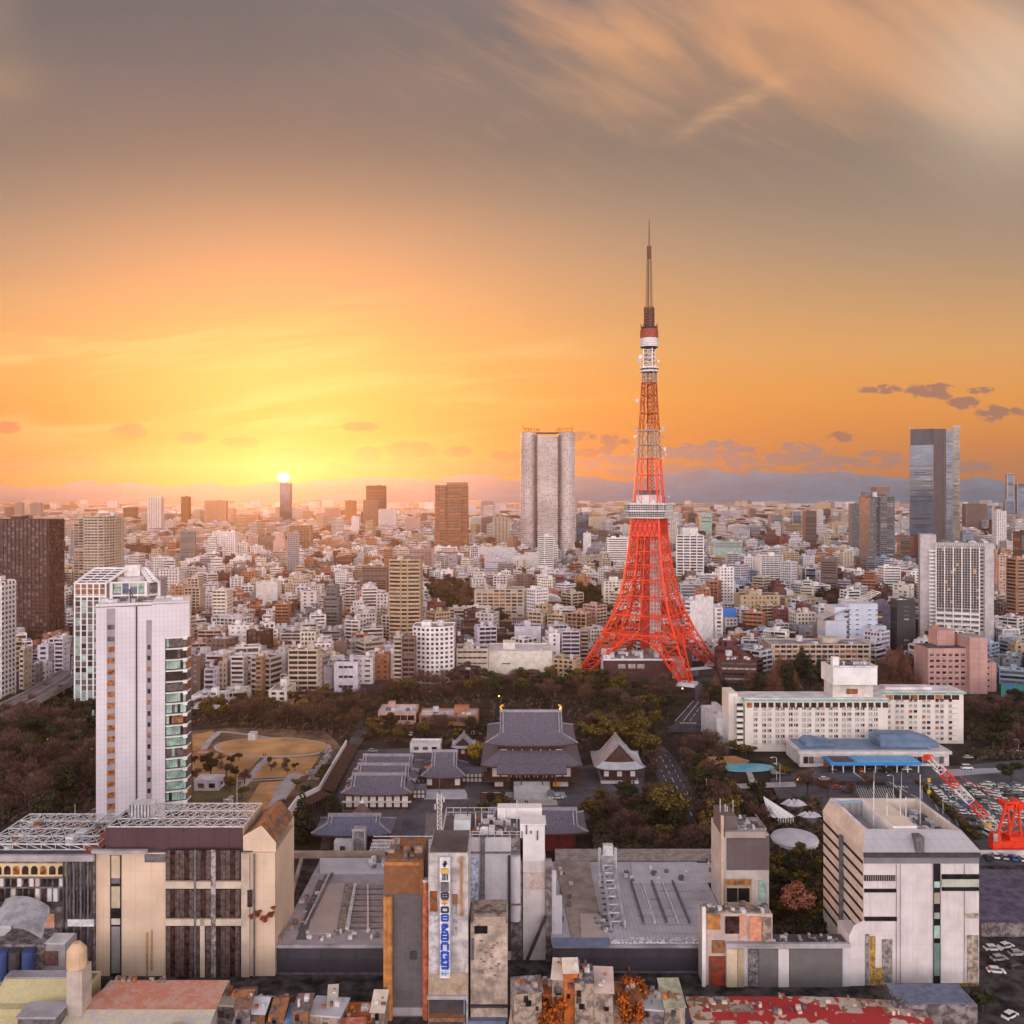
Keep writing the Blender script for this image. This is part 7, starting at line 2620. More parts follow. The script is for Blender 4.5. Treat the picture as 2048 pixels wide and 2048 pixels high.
# 1: old dark building at the left edge with a lattice roof
f = FG('old_building', 'old dark building with lattice roof and arched windows at the left edge', 'building', -40, 190, 1960)
z = f.body('wall', -60, 188, 1716, MESSD, 24, roof=M_ROOFD)
f.truss(-50, 182, f.Z(1688, 4), 4, 26, 8, M_EQ, 1.5, 4)
f.rect('cornice', -50, 190, 1708, 1720, M_ROOF, .5, 1.0)
f.rect('arch_band', -50, 132, 1726, 1752, wallm((.62, .50, .28)), .14)
for j in range(9):
 b = MB()
 xc, r = f.X(-20 + j * 18), .85
 z0, z1 = f.Z(1748), f.Z(1737)
 pts = [(xc - r, -.36, z0), (xc + r, -.36, z0)] + [(xc + r * math.cos(a * PI / 6), -.36, z1 + r * math.sin(a * PI / 6)) for a in range(7)]
 b.quad(pts, GL['r'] if j % 3 else GL['o'])
 b.build('arched_window', f.t)
rnd = random.Random(5)
for r_, (ya, yb_) in enumerate(((1756, 1772), (1776, 1802))):
 f.rect('floor_band', -50, 132, ya - 4, ya - 1, M_EQD, .35, .5)
 for j in range(15):
  f.rect('bay', -48 + j * 12, -40 + j * 12, ya, yb_, rnd.choice((WHW, GL['r'], TANW, GL['d'], LILW)), .16)
f.rect('dark_band', -50, 132, 1802, 1812, M_DARK, .3)
for j in range(4):
 f.rect('panel', -48 + j * 38, -14 + j * 38, 1814, 1870, LILW if j != 2 else mat('faded_rose', (.50, .32, .28), .8, 0, .3, .4, kind='patch', trans=(.46, .44, .52)), .2)
for j in range(9):
 f.rect('drain_pipe', 128 + j * 7, 130.5 + j * 7, 1722, 1950, M_EQD if j % 2 else M_DARK, .5, .4)
for j in range(3):
 f.rect('window', 150 + j * 12, 158 + j * 12, 1780, 1825, GL['d'], .2)
f.rect('white_rail', 138, 190, 1836, 1850, M_EQ, .6, .4)
f.rect('panel', 92, 110, 1826, 1868, mat('faded_orange', (.56, .26, .14), .8, 0, .3, .6, kind='patch', trans=(.5, .4, .4)), .3)
clutter(f.t, f.X(-30), f.X(180), 4, 22, f.Z(1716) + .2, 26, 2, (M_EQ, M_EQD, RUST), 1, 3)
# red sheet roof strips beside it
f = FG('sheet_roof', 'red corrugated sheet roof between the lattice roof and the maroon screen', 'roof', 160, 204, 1955)
b = MB()
zr = f.Z(1712)
mr = mat('red_sheet', (.26, .06, .05), .7, 0, .3, .4, kind='ribs')
b.quad([(f.X(160), 0, zr), (f.X(196), 0, zr + 1), (f.X(212), 20, zr + 6), (f.X(184), 20, zr + 5)], mr)
b.box(((f.X(160) + f.X(192)) / 2, 9, zr / 2 - .3), (f.X(192) - f.X(162), 16, zr - .6), MESSD)
b.build('roof', f.t)
# 2: beige building with maroon roof screen
f = FG('office_building', 'beige foreground building with maroon roof screen and dark tiled window bays', 'building', 192, 552, 1957)
f.body('wall', 192, 505, 1706, CREAM, 24, roof=M_ROOFD)
f.body('gable_wall', 505, 550, 1706, CREAM, 20)
b = MB()
za, zb = f.Z(1706), f.Z(1654)
for y_ in (1.0, 20):
 b.quad([(f.X(484), y_, za), (f.X(550), y_, za), (f.X(550), y_, za + (zb - za) * .35), (f.X(521), y_, zb), (f.X(484), y_, za + (zb - za) * .6)], CREAM)
b.quad([(f.X(521), 1, zb), (f.X(550), 1, za + (zb - za) * .35), (f.X(550), 20, za + (zb - za) * .35), (f.X(521), 20, zb)], RUST)
b.quad([(f.X(484), 1, za + (zb - za) * .6), (f.X(521), 1, zb), (f.X(521), 20, zb), (f.X(484), 20, za + (zb - za) * .6)], RUST)
b.build('gable', f.t)
f.rect('recess', 221, 243, 1710, 1957, GL['d'], .05)
for (y0, y1, m_) in ((1710, 1755, wallm((.52, .42, .30))), (1755, 1766, M_EQD), (1772, 1815, wallm((.50, .42, .30))), (1820, 1834, GL['d']), (1836, 1848, wallm((.5, .46, .42))), (1852, 1945, wallm((.24, .23, .24)))):
 f.rect('window_panel', 224, 241, y0, y1, m_, .24)
f.rect('coping', 186, 296, 1698, 1704, M_ROOF, .5, 1.2)
f.rect('notch', 290, 332, 1708, 1724, M_EQD, .1)
for (x0, x1) in ((332, 390), (392, 424), (432, 482)):
 for (y0, y1) in ((1698, 1760), (1776, 1835), (1850, 1957)):
  f.rect('window_bay', x0, x1, y0, y1, GL['d'], .1)
  n = max(2, int((x1 - x0) / 9))
  for j in range(n):
   m_ = mat('window_tiles', (.12, .085, .075), .5, 0, .4, 1.2, grid=(1.5, 1.3, .7)) if (j + x0) % 3 else GL['r']
   f.rect('window', x0 + 1 + j * (x1 - x0 - 2) / n, x0 + (j + 1) * (x1 - x0 - 2) / n, y0 + 2, y1 - 2, m_, .2)
for (y0, y1) in ((1761, 1775), (1836, 1849)):
 f.rect('spandrel', 332, 484, y0, y1, wallm((.56, .47, .38)), .4, .6)
f.rect('pier', 390, 394, 1698, 1957, M_EQD, .5, .6)
f.rect('pier', 424, 433, 1698, 1957, mat('mottled_pier', (.45, .42, .42), .8, 0, .4, 1.2, kind='patch', trans=(.12, .10, .10)), .5, .7)
f.rect('pier', 402, 411, 1836, 1957, wallm((.56, .47, .38)), .45, .5)
f.rect('drain_pipe', 508, 511, 1706, 1957, M_EQD, .5, .4)
f.rect('pier', 484, 500, 1706, 1957, wallm((.50, .42, .34)), .35, .5)
ivy = [mat('autumn_ivy', (.36, .09, .02), .9, 0, .5, 2), mat('ivy_dark', (.10, .05, .03), .9, 0, .5, 2)]
for j, (x, y, r) in enumerate(((504, 1828, 2.6), (516, 1822, 3.2), (530, 1832, 3.4), (543, 1824, 2.8), (548, 1812, 2.0))):
 me = TM['blossom'][0][0].copy()
 me.materials[0], me.materials[1] = ivy[j % 2], ivy[0]
 o = bpy.data.objects.new('climbing_plant', me)
 col.objects.link(o)
 o.parent = f.t
 o.location = (f.X(x), -.4, f.Z(y) - r * .7)
 o.scale = (r, r * .6, r)
f.rect('niche', 496, 505, 1778, 1812, GL['r'], .5)
f.rect('rust_stain', 293, 296, 1865, 1957, mat('rust_stain', (.42, .26, .12), .9, 0, .3, 1), .125)
f.rect('rust_stain', 303, 305, 1860, 1940, mat('rust_stain', (.42, .26, .12)), .125)
zs0, zs1 = f.Z(1698, 2), f.Z(1656, 2)
b = MB()
b.box(((f.X(205) + f.X(481)) / 2, 2, (zs0 + zs1) / 2), (f.X(481) - f.X(205), .4, zs1 - zs0), MARO)
b.box((f.X(481), 11, (zs0 + zs1) / 2), (.4, 18, zs1 - zs0), mat('mesh_cream', (.55, .46, .30), .7, 0, .2, .5, grid=(.8, .8, .7)))
b.box((f.X(205), 11, (zs0 + zs1) / 2), (.4, 18, zs1 - zs0), MARO)
b.build('roof_screen', f.t)
f.truss(206, 480, zs1 + .2, 2.4, 20, 9, M_EQ, 1.6, 3)
b = MB()
b.box((f.X(249), 12, zs1 + 1.6), (f.X(272) - f.X(227), 5, 3.6), M_EQ)
for j in range(7):
 b.box((f.X(229 + j * 6.8), 9.4, zs1 + 1.6), (.3, .3, 3.7), M_EQD)
b.build('cooling_unit', f.t)
clutter(f.t, f.X(210), f.X(470), 4, 18, zs0 - 1, 30, 3, (M_EQD, RUST, M_EQ), 1, 3)
# 3: grey flat-roofed hall
def flat_hall(label, x0, x1, yb, ytop, dep, roofm, name='hall'):
 f = FG(name, label, 'hall', x0, x1, yb)
 z = f.Z(ytop)
 b = MB()
 b.box((0, dep / 2, z / 2), (f.W, dep, z), DKW)
 b.build('wall', f.t)
 b = MB()
 b.box((0, dep / 2, z + .12), (f.W + .4, dep + .4, .3), roofm)
 b.build('roof', f.t)
 f.rect('fascia', x0, x1, ytop - 3, ytop + 3, M_ROOF, .5, .8)
 f.rect('foot_rail', x0, x1, yb - 8, yb - 5, M_EQD, .8, .4)
 return f, z, dep
f, z, dep = flat_hall('wide grey flat-roofed hall with ribbed roof panels right of the beige building', 553, 772, 1950, 1890, 56, LILR)
def rp(kind, f, x0, x1, y0, y1, z, m, h=.25, xs0=None, xs1=None):
 """a raised slab on a roof of height z, given by its photo outline on that roof"""
 pts = []
 for (x, y) in ((x0, y1), (x1, y1), (xs1 if xs1 is not None else x1, y0), (xs0 if xs0 is not None else x0, y0)):
  D = F * (H - z) / (y - HY)
  pts.append(((x - 1024) * D / F - f.t.location.x, D - f.t.location.y))
 b = MB()
 b.prism(pts, z, z + h, m)
 return b.build(kind, f.t)
rp('roof_strip', f, 592, 614, 1760, 1880, z + .28, M_EQD, .12, 636, 650)
rp('roof_panel', f, 614, 672, 1768, 1868, z + .28, mat('beige_membrane', (.46, .39, .36), .8, 0, .06, .2), .2, 644, 690)
rp('roof_strip', f, 674, 688, 1768, 1866, z + .28, mat('khaki_strip', (.32, .27, .21), .85, 0, .3, .8), .15, 692, 704)
rp('roof_panel', f, 640, 768, 1722, 1748, z + .28, LILW, 1.0, 640, 768)
rp('parapet', f, 558, 770, 1712, 1717, z + .28, TANR, 1.8)
rp('parapet', f, 554, 562, 1722, 1884, z + .28, TANR, 1.2, 600, 606)
for j in range(17):
 rp('roof_rib', f, 702 - j * .7, 766, 1772 + j * 5.6, 1773.6 + j * 5.6, z + .28, M_EQD if j % 2 else TANR, .25)
rp('gutter', f, 734, 738, 1770, 1866, z + .5, M_EQ, .3, 734, 737)
rp('duct', f, 690, 698, 1772, 1862, z + .3, M_EQ, .8, 708, 713)
clutter(f.t, f.X(560), f.X(590), 8, 40, z + .3, 16, 6, (M_EQ, M_EQD, MESS), .4, 1.6)
clutter(f.t, f.X(600), f.X(750), 2, 7, z + .3, 14, 73, (M_EQ, M_EQD), .5, 1.5)
clutter(f.t, f.X(680), f.X(760), 44, 52, z + 1.2, 12, 74, (M_EQ, M_EQD), .6, 2)
for j in range(3):
 ubox('duct', f.t, (f.X(585 + j * 7), 24 + j * 3, z + .6), (.4, 34, .5), M_EQ if j % 2 else M_EQD)
b = MB()
b.box((f.X(574), 60, 3), (f.X(620) - f.X(555), 6, 7), MESS)
b.build('rear_shed', f.t)
# curved glass lantern roof and white shed behind it
f = FG('glass_canopy', 'silvery glazed canopy roof behind the brick-topped tower', 'canopy', 735, 880, 1760)
b = MB()
for j in range(16):
 x = f.X(740 + j * 9)
 b.beam((x, 0, f.Z(1702)), (x + 2.5, 9, f.Z(1683, 9)), .35, M_EQ)
for r in range(5):
 b.beam((f.X(738), r * 2.2, f.Z(1702) + r * .35), (f.X(880), r * 2.2, f.Z(1702) + r * .35), .3, M_EQ)
b.box((f.X(808), 5, f.Z(1702) - .4), (f.X(880) - f.X(738), 10, .3), GL['l'])
b.build('canopy', f.t)
b = MB()
b.box((f.X(808), 5, f.Z(1715) / 2), (f.X(878) - f.X(742), 8, f.Z(1708)), MESS)
b.build('wall', f.t)
f = FG('lift_tower', 'small glazed lift tower in front of the slate-blue gatehouse', 'tower', 705, 730, 1720)
f.body('wall', 705, 730, 1660, mat('glazed_pattern', (.40, .40, .42), .4, 0, .5, 1.5, kind='patch', trans=(.22, .20, .22)), 4)
for x in (705, 729):
 f.rect('post', x, x + 2, 1658, 1720, M_EQ, .2)
f.rect('top_rail', 704, 731, 1658, 1662, M_EQ, .3)
f = FG('shed', 'small white shed with flat roof left of the glazed lift tower', 'shed', 668, 704, 1712)
f.body('wall', 668, 704, 1683, M_WHITE, 6, roof=M_ROOFL)
f.rect('door', 680, 690, 1692, 1712, GL['m'], .1)
# 4: narrow building with brick crown and orange pipe
f = FG('narrow_building', 'narrow dark tiled building with orange-brown brick crown and a tall orange pipe', 'building', 768, 848, 2040)
f.body('wall', 770, 846, 1722, mat('dark_tile_front', (.13, .115, .12), .6, 0, .1, .5, grid=(1.0, 1.0, .35)), 14, roof=RUST)
f.rect('brick_crown', 769, 847, 1722, 1784, BRK, .3, .6)
f.rect('crown_rim', 769, 847, 1722, 1728, ORG, .5, .7)
f.rect('side_pier', 768, 775, 1790, 2040, ORG, .5, 1.0)
f.rect('corner_pier', 840, 848, 1716, 1790, BRK, .6, 1.2)
b = MB()
b.cyl((f.X(780), -.8, 0), .75, f.Z(1790), ORG, 12)
b.build('pipe', f.t)
b = MB()
b.cyl((f.X(852), -.6, 0), .8, f.Z(1760), mat('red_pipe', (.50, .14, .07), .7, 0, .3, .8, streak=.4), 12)
b.cyl((f.X(852), -.6, f.Z(1760)), .95, .6, M_EQ, 12)
b.build('pipe', f.t)
f.rect('lower_band', 782, 846, 2012, 2028, M_ROOF, .4, .6)
f.rect('hatch', 820, 833, 1902, 1918, M_DARK, .12)
clutter(f.t, f.X(775), f.X(840), 2, 12, f.Z(1722) + .2, 10, 8, (RUST, MESS, M_EQD), .6, 2)
# 5: building with the tall sign
f = FG('sign_building', 'slim pale weathered building carrying a tall vertical sign with blue characters', 'building', 856, 936, 2060)
f.body('wall', 857, 936, 1706, mat('weathered_pale', (.50, .47, .46), .85, 0, .25, .4, streak=.5), 14, roof=M_ROOFD)
f.rect('stained_foot', 857, 936, 1945, 1992, mat('sand_stain', (.44, .35, .25), .9, 0, .4, .8, kind='patch', trans=(.30, .23, .17)), .12)
f.rect('mottle', 858, 878, 1830, 1945, mat('torn_paper', (.62, .60, .62), .9, 0, .4, 1, kind='patch', trans=(.36, .34, .36)), .13)
f.rect('mottle', 860, 874, 1782, 1822, mat('ivy_wall', (.36, .09, .02), .9, 0, .5, 2, kind='patch', trans=(.12, .07, .04)), .15)
f.rect('opening', 858, 932, 1994, 2060, M_DARK, .1)
f.rect('lintel', 855, 936, 1988, 1995, M_ROOF, .5, .8)
f.rect('orange_strip', 921, 925, 1712, 1830, ORG, .3, .4)
f.rect('cable', 928, 929.5, 1990, 2060, mat('cable_blue', (.18, .36, .60), .6), .8, .3)
f.rect('niche', 905, 915, 1788, 1808, mat('rust_niche', (.28, .12, .06), .9), .12)
f.rect('niche_stain', 906, 914, 1808, 1870, mat('grey_stain', (.34, .32, .35), .9, 0, .4, 1), .11)
f.rect('awning', 860, 930, 2025, 2033, RUST, 1.2, 2.0)
sg = MB()
zt_, zb_ = f.Z(1712), f.Z(1952)
sg.box((f.X(890.5), -.7, (zt_ + zb_) / 2), (f.X(901) - f.X(880), .6, zt_ - zb_), mat('sign_white', (.70, .70, .74), .6, 0, .15, .8, streak=.3))
sign = sg.build('sign_board', f.t)
SB = mat('sign_blue', (.02, .09, .50), .5, 0, .1, 1)
SK = mat('sign_black', (.03, .03, .06), .6, 0, .1, 1)
SO = mat('sign_orange', (.55, .24, .06), .6, 0, .1, 1)
SL = mat('sign_sky', (.22, .42, .70), .6, 0, .1, 1)
cx_ = f.X(890.5)
k = f.k
def glyph(y, h_, strokes, m_):
 b = MB()
 zc = f.Z(y)
 for (ax, az, bx_, bz, th) in strokes:
  b.beam((cx_ + ax * k * 8, -1.1, zc + az * k * h_ / 2), (cx_ + bx_ * k * 8, -1.1, zc + bz * k * h_ / 2), th * k, m_)
 b.build('sign_character', f.t)
BOX = [(-.8, -.8, .8, -.8, 3), (-.8, .8, .8, .8, 3), (-.8, -.8, -.8, .8, 3), (.8, -.8, .8, .8, 3)]
glyph(1724, 14, [(-.5, 0, .5, 0, 3), (0, -.9, 0, .9, 3), (-.4, -.6, .4, .6, 2)], SK)
glyph(1737, 12, [(-.9, 0, .9, 0, 9)], mat('sign_yellow', (.55, .38, .08), .6))
glyph(1750, 14, [(-.5, -.9, -.5, .9, 2.2), (0, -.9, 0, .9, 2.2), (.6, -.9, .6, .9, 2.2)], SK)
glyph(1768, 18, [(-.95, 0, .95, 0, 16)], M_EQD)
glyph(1787, 13, BOX + [(-.8, 0, .8, 0, 2), (0, -.8, 0, .8, 2)], SK)
glyph(1801, 12, [(-.8, .8, .8, .8, 2.5), (0, .8, 0, -.8, 3), (-.8, -.2, .6, -.2, 2)], SO)
glyph(1815, 12, BOX, SK)
glyph(1831, 14, BOX + [(-.8, 0, .8, 0, 2.5)], SB)
glyph(1845, 6, [(-.9, 0, .9, 0, 2), (-.3, -1, -.3, 1, 2), (.3, -1, .3, 1, 2)], SB)
glyph(1854, 13, [(-.6, -.9, -.6, .9, 3.4), (-.5, 0, .8, .9, 3), (-.5, 0, .8, -.9, 3), (-.9, .9, .9, .9, 2)], SB)
glyph(1869, 14, [(-.8, -.9, .8, -.9, 3.4), (-.8, .9, .8, .9, 3.4), (-.8, -.9, -.8, .9, 3.4), (.8, -.9, .8, .9, 3.4), (-.8, 0, .8, 0, 3.4)], SB)
glyph(1888, 16, [(-.8, -.9, -.8, .6, 4.2), (.8, -.9, .8, .6, 4.2), (-.8, .8, .8, .8, 4.2)], SB)
glyph(1907, 16, [(-.8, -.9, -.8, .9, 4.2), (.8, -.9, .8, .9, 4.2), (-.8, .9, .8, .9, 4.2), (-.8, -.9, .8, -.9, 4.2), (.1, 0, .9, -1, 3)], SB)
glyph(1924, 16, [(-.8, 0, -.8, .9, 4.2), (.8, -.9, .8, .9, 4.2), (-.8, .0, .8, .0, 4.2), (-.8, -.9, .8, -.9, 4.2), (-.8, .9, -.2, .9, 3)], SB)
glyph(1942, 12, [(-.6, -.8, -.6, .8, 2), (.2, -.8, .2, .8, 2), (-.9, 0, .9, 0, 2)], SL)
# 6: low sandy building right of the sign
f = FG('low_building', 'low sandy building with faded lettering and broken top right of the sign building', 'building', 940, 1016, 2050)
f.body('wall', 941, 1015, 1846, mat('sand_wall', (.50, .41, .34), .9, 0, .3, .4, streak=.5), 12, roof=MESS)
f.rect('window', 949, 975, 1850, 1866, GL['d'], .15)
f.rect('crumbled_top', 946, 1012, 1828, 1846, MESS, .4, 2)
rnd = random.Random(14)
for j in range(16):
 x, y = 955 + rnd.uniform(0, 40), 1880 + j * 4.6
 f.rect('faded_letter', x, x + rnd.uniform(3, 9), y, y + rnd.uniform(1.5, 3.4), mat('faded_brown', (.24, .16, .12), .9), .14, .2)
f.rect('ledge', 940, 1015, 2008, 2012, M_DARK, .5, .7)
f.rect('blue_awning', 936, 1012, 2034, 2050, mat('slate_blue', (.16, .20, .32), .7, 0, .1, .5), .9, 1.6)
f.rect('pipe', 943, 948, 1876, 1918, M_EQD, .3, .4)
# 7: grey-blue building with roof plant
f = FG('office_building', 'grey-blue panelled building with railed rooftop plant and white roof tower', 'building', 880, 1092, 1925)
f.body('wall', 882, 1022, 1675, LILW, 16, roof=M_ROOFD)
f.body('upper_wall', 1022, 1046, 1676, MESSD, 14)
f.rect('channel', 930, 940, 1672, 1810, mat('brown_channel', (.085, .06, .06), .8, 0, .4, 1), .3, .5)
f.rect('channel', 961, 970, 1672, 1830, M_EQD, .3, .5)
f.rect('channel', 1016, 1022, 1710, 1900, M_DARK, .3, .5)
f.rect('joint', 882, 1040, 1703, 1706, M_EQD, .2, .4)
f.rect('vent_grille', 944, 976, 1803, 1826, mat('grille_dark', (.12, .12, .16), .6, 0, .5, 2, grid=(.6, .6, .8)), .4)
f.rect('blue_strip', 942, 956, 1715, 1800, mat('sky_panel', (.42, .50, .66), .6, 0, .4, 1.2), .2)
b = MB()
b.cyl((f.X(1031), -.5, f.Z(1838)), f.k * 10, f.Z(1709) - f.Z(1838), LILW, 20)
b.build('duct', f.t)
f.rect('duct_band', 1020, 1042, 1801, 1804, M_EQD, 1.9, .4)
f.body('white_wall', 1044, 1092, 1722, WHW, 10)
f.rect('salmon_patch', 1046, 1090, 1744, 1778, mat('salmon_patch', (.54, .38, .31), .9, 0, .3, .8, kind='patch', trans=(.60, .58, .60)), .12)
f.rect('post', 1091, 1103, 1716, 1925, mat('brown_post', (.12, .085, .08), .8, 0, .4, 1, kind='patch', trans=(.3, .28, .3)), .5, 1)
f.rect('panel', 1104, 1112, 1740, 1925, LILW, .2)
f.rect('panel', 1112, 1124, 1790, 1925, LILW, .2)
b = MB()
b.beam((f.X(1050), -1.4, f.Z(1925)), (f.X(1091), -1.4, f.Z(1828)), .8, M_DARK)
b.build('brace', f.t)
zr = f.Z(1675)
zt7 = f.Z(1645, 2)
b = MB()
b.box((f.X(1065), 3, (f.Z(1722, 0) + zt7) / 2), (f.X(1090) - f.X(1041), 6, zt7 - f.Z(1722)), M_WHITE)
b.box((f.X(1066), 3, zt7 + .3), (f.X(1090) - f.X(1041) + .5, 6.5, .3), M_WHITE)
b.build('roof_tower', f.t)
for x, y0, y1, w_ in ((1052, 1650, 1668, 3), (1061, 1661, 1667, 3), (1074, 1661, 1680, 3), (1043, 1662, 1680, 2)):
 ubox('slot_window', f.t, (f.X(x + 1), -.1, f.Z((y0 + y1) / 2)), (w_ * f.k, .3, (y1 - y0) * f.k), M_EQD)
b = MB()
for j in range(11):
 x = f.X(884 + j * 15)
 b.beam((x, 0, zr), (x, 0, zr + 1.6), .12, M_EQ)
 b.beam((x, 15.5, zr), (x, 15.5, zr + 2.6), .14, M_EQ)
for h_ in (.8, 1.6):
 b.beam((f.X(884), 0, zr + h_), (f.X(1040), 0, zr + h_), .12, M_EQ)
 b.beam((f.X(884), 15.5, zr + h_ * 1.6), (f.X(1080), 15.5, zr + h_ * 1.6), .14, M_EQ)
 b.beam((f.X(884), 0, zr + h_), (f.X(884), 15.5, zr + h_ * 1.6), .12, M_EQ)
b.build('railing', f.t)
b = MB()
b.box((f.X(923), 5, zr + 2.2), (f.X(940) - f.X(907), 5, 3.0), mat('unit_mint', (.55, .62, .62), .6, 0, .1, .5))
b.build('rooftop_unit', f.t)
clutter(f.t, f.X(948), f.X(1030), 2, 14, zr + .2, 40, 9, (M_EQ, M_WHITE, M_EQ, M_EQD, RUST), .5, 2.4)
for (x, yt) in ((933, 1572), (949, 1624), (962, 1626), (1012, 1608), (1034, 1600)):
 b = MB()
 b.cyl((f.X(x), 6, zr), .14, f.Z(yt, 6) - zr, M_EQ if x > 940 else M_DARK, 6)
 b.build('mast', f.t)
b = MB()
b.box((f.X(1040), 13, zr + 2.5), (f.X(1078) - f.X(985), 4, 3.0), M_WHITE)
b.build('roof_house', f.t)
# lattice radio mast on the canopy building
D = 300.0
t = thing('radio_mast', 'slim white lattice mast with panel antennas rising before the temple court', 'mast', ((879 - 1024) * D / F, D, 0))
b = MB()
zb0, zt0 = ZT(1668, D), ZT(1587, D)
for sx in (-.7, .7):
 for sy in (-.7, .7):
  b.beam((sx, sy, 0), (sx, sy, zt0), .22, M_WHITE)
n = int(zt0 / 1.5)
for j in range(n):
 z = j * 1.5
 for (a, c) in (((-.7, -.7), (.7, -.7)), ((.7, -.7), (.7, .7)), ((.7, .7), (-.7, .7)), ((-.7, .7), (-.7, -.7))):
  b.beam((*a, z), (*c, z + 1.5), .13, M_WHITE)
  b.beam((*a, z), (*c, z), .12, M_WHITE)
b.build('lattice', t)
for j in range(6):
 a = j * PI / 3
 ubox('panel_antenna', t, (1.5 * math.cos(a), 1.5 * math.sin(a), zt0 - 2 - (j % 2) * 2.5), (.4, .4, 1.8), M_WHITE)
b = MB()
b.cyl((0, 0, zt0), .12, 8, M_EQD, 6)
b.build('rod', t)
# 8: right hall with pale ribbed roof and pylon
f, z, dep = flat_hall('broad hall with pale ribbed metal roof and tan walkway right of the grey-blue building', 1105, 1475, 1947, 1890, 52, PALER)
z8 = z
rp('roof_strip', f, 1145, 1210, 1724, 1880, z + .28, TANR, .3, 1108, 1178)
rp('roof_panel', f, 1163, 1212, 1828, 1880, z + .6, mat('beige_membrane', (.46, .39, .36)), .15, 1160, 1200)
rp('roof_panel', f, 1265, 1445, 1728, 1766, z + .28, LILW, .35, 1262, 1428)
clutter(f.t, f.X(1290), f.X(1440), 36, 46, z + .6, 14, 71, (M_EQ, M_EQD), .6, 1.8)
for j in range(5):
 ubox('duct', f.t, (f.X(1300 + j * 24), 24, z + .7), (.5, 26, .6), M_EQ if j % 2 else M_EQD)
clutter(f.t, f.X(1120), f.X(1160), 10, 46, z + .6, 16, 72, (M_EQ, M_EQD, MESS), .5, 1.6)
rp('parapet', f, 1110, 1432, 1706, 1722, z + .28, mat('worn_parapet', (.36, .32, .30), .9, 0, .4, .8, kind='patch', trans=(.24, .20, .18)), 1.4)
for j in range(12):
 rp('roof_rib', f, 1196 + j * 1.5, 1226, 1742 + j * 11, 1744 + j * 11, z + .28, M_EQD, .2)
for j in range(6):
 rp('roof_rib', f, 1268 + j * 2, 1412, 1782 + j * 17, 1783.5 + j * 17, z + .28, M_STEEL, .18)
rp('roof_rib', f, 1307, 1310, 1768, 1850, z + .3, M_ROOFL, .3, 1278, 1280)
rp('gutter', f, 1220, 1408, 1878, 1888, z + .28, mat('gutter_white', (.60, .60, .62), .7, 0, .5, 2), .5)
rp('dark_shed', f, 1105, 1218, 1882, 1893, z + .3, mat('slate_blue', (.16, .20, .32)), .9)
b = MB()
D8 = f.t.location.y
xc = f.X(1243)
for sx in (-1.9, 1.9):
 b.beam((xc + sx, 8, z), (xc + sx * .9, 34, z + 9), .7, M_STEEL)
 b.beam((xc + sx, 8, z), (xc + sx, 8, z + 3), .6, M_STEEL)
for j in range(9):
 s_ = j / 9
 y_, zz = 8 + 26 * s_, z + 9 * s_
 b.beam((xc - 1.9, y_, zz), (xc + 1.8, y_ + 2.9, zz + 1), .35, M_STEEL)
 b.beam((xc - 1.9, y_, zz), (xc + 1.9, y_, zz), .35, M_EQ)
b.box((xc, 34, z + 8), (4.2, 3, 5), M_STEEL)
b.box((xc, 33, z + 12), (3, 2.2, 3), M_EQ)
for sx in (-2.4, 2.4):
 b.cyl((xc + sx, 34, z), .5, 12, M_EQ, 8)
b.build('gantry', f.t)
b = MB()
b.beam((f.X(1256), 10, z), (f.X(1258), -1.2, 1), .5, TBR)
b.build('down_pipe', f.t)
clutter(f.t, f.X(1196), f.X(1228), 6, 16, z + .3, 12, 19, (M_EQ, M_EQD, MESS), .4, 1.5)
b = MB()
b.box((f.X(1408), -.4, z / 2 + 2), (1.2, 1.0, z + 6), M_ROOFL)
b.build('corner_post', f.t)
for j in range(7):
 rp('debris', f, 1412 + j * 3, 1416 + j * 3, 1716 + j * 12, 1722 + j * 12, z + .3, M_EQ if j % 2 else M_EQD, .9)
# 9: small tower with brown panel
f = FG('narrow_building', 'small cream building with a blank brown upper panel and railed roof beside the hedge', 'building', 1441, 1538, 1872)
f.body('wall', 1443, 1538, 1668, wallm((.55, .50, .47), 'fg9', streak=.3), 13, roof=M_ROOF)
f.rect('brown_panel', 1453, 1538, 1671, 1739, mat('brown_panel', (.14, .105, .11), .7, 0, .06, .2, grid=(2.6, 60, .2)), .25)
f.rect('corner_trim', 1441, 1446, 1630, 1872, wallm((.56, .44, .33)), .5, .8)
f.rect('coping', 1448, 1530, 1660, 1672, wallm((.38, .32, .30)), .7, 1.4)
b = MB()
z9 = f.Z(1668)
b.box((f.X(1458), 5, z9 + 2.4), (f.X(1475) - f.X(1443), 9, 5.2), mat('brown_panel', (.14, .105, .11)))
b.build('roof_house', f.t)
clutter(f.t, f.X(1478), f.X(1530), 2, 11, z9 + .2, 18, 22, (M_EQ, M_WHITE, M_EQD), .4, 2.0)
b = MB()
for j in range(8):
 b.beam((f.X(1476 + j * 8), .4, z9), (f.X(1476 + j * 8), .4, z9 + 1.3), .1, M_EQ)
b.beam((f.X(1476), .4, z9 + 1.3), (f.X(1534), .4, z9 + 1.3), .12, M_EQ)
b.beam((f.X(1534), .4, z9 + 1.3), (f.X(1534), 12, z9 + 1.3), .12, M_EQ)
b.build('railing', f.t)
for (x, yt) in ((1447, 1598), (1457, 1608), (1461, 1612), (1473, 1600)):
 b = MB()
 b.cyl((f.X(x), 4, z9 + 4.8), .12, f.Z(yt, 4) - z9 - 4.8, M_EQ, 6)
 b.build('mast', f.t)
f.rect('sign_text_panel', 1466, 1488, 1760, 1767, RUST, .5)
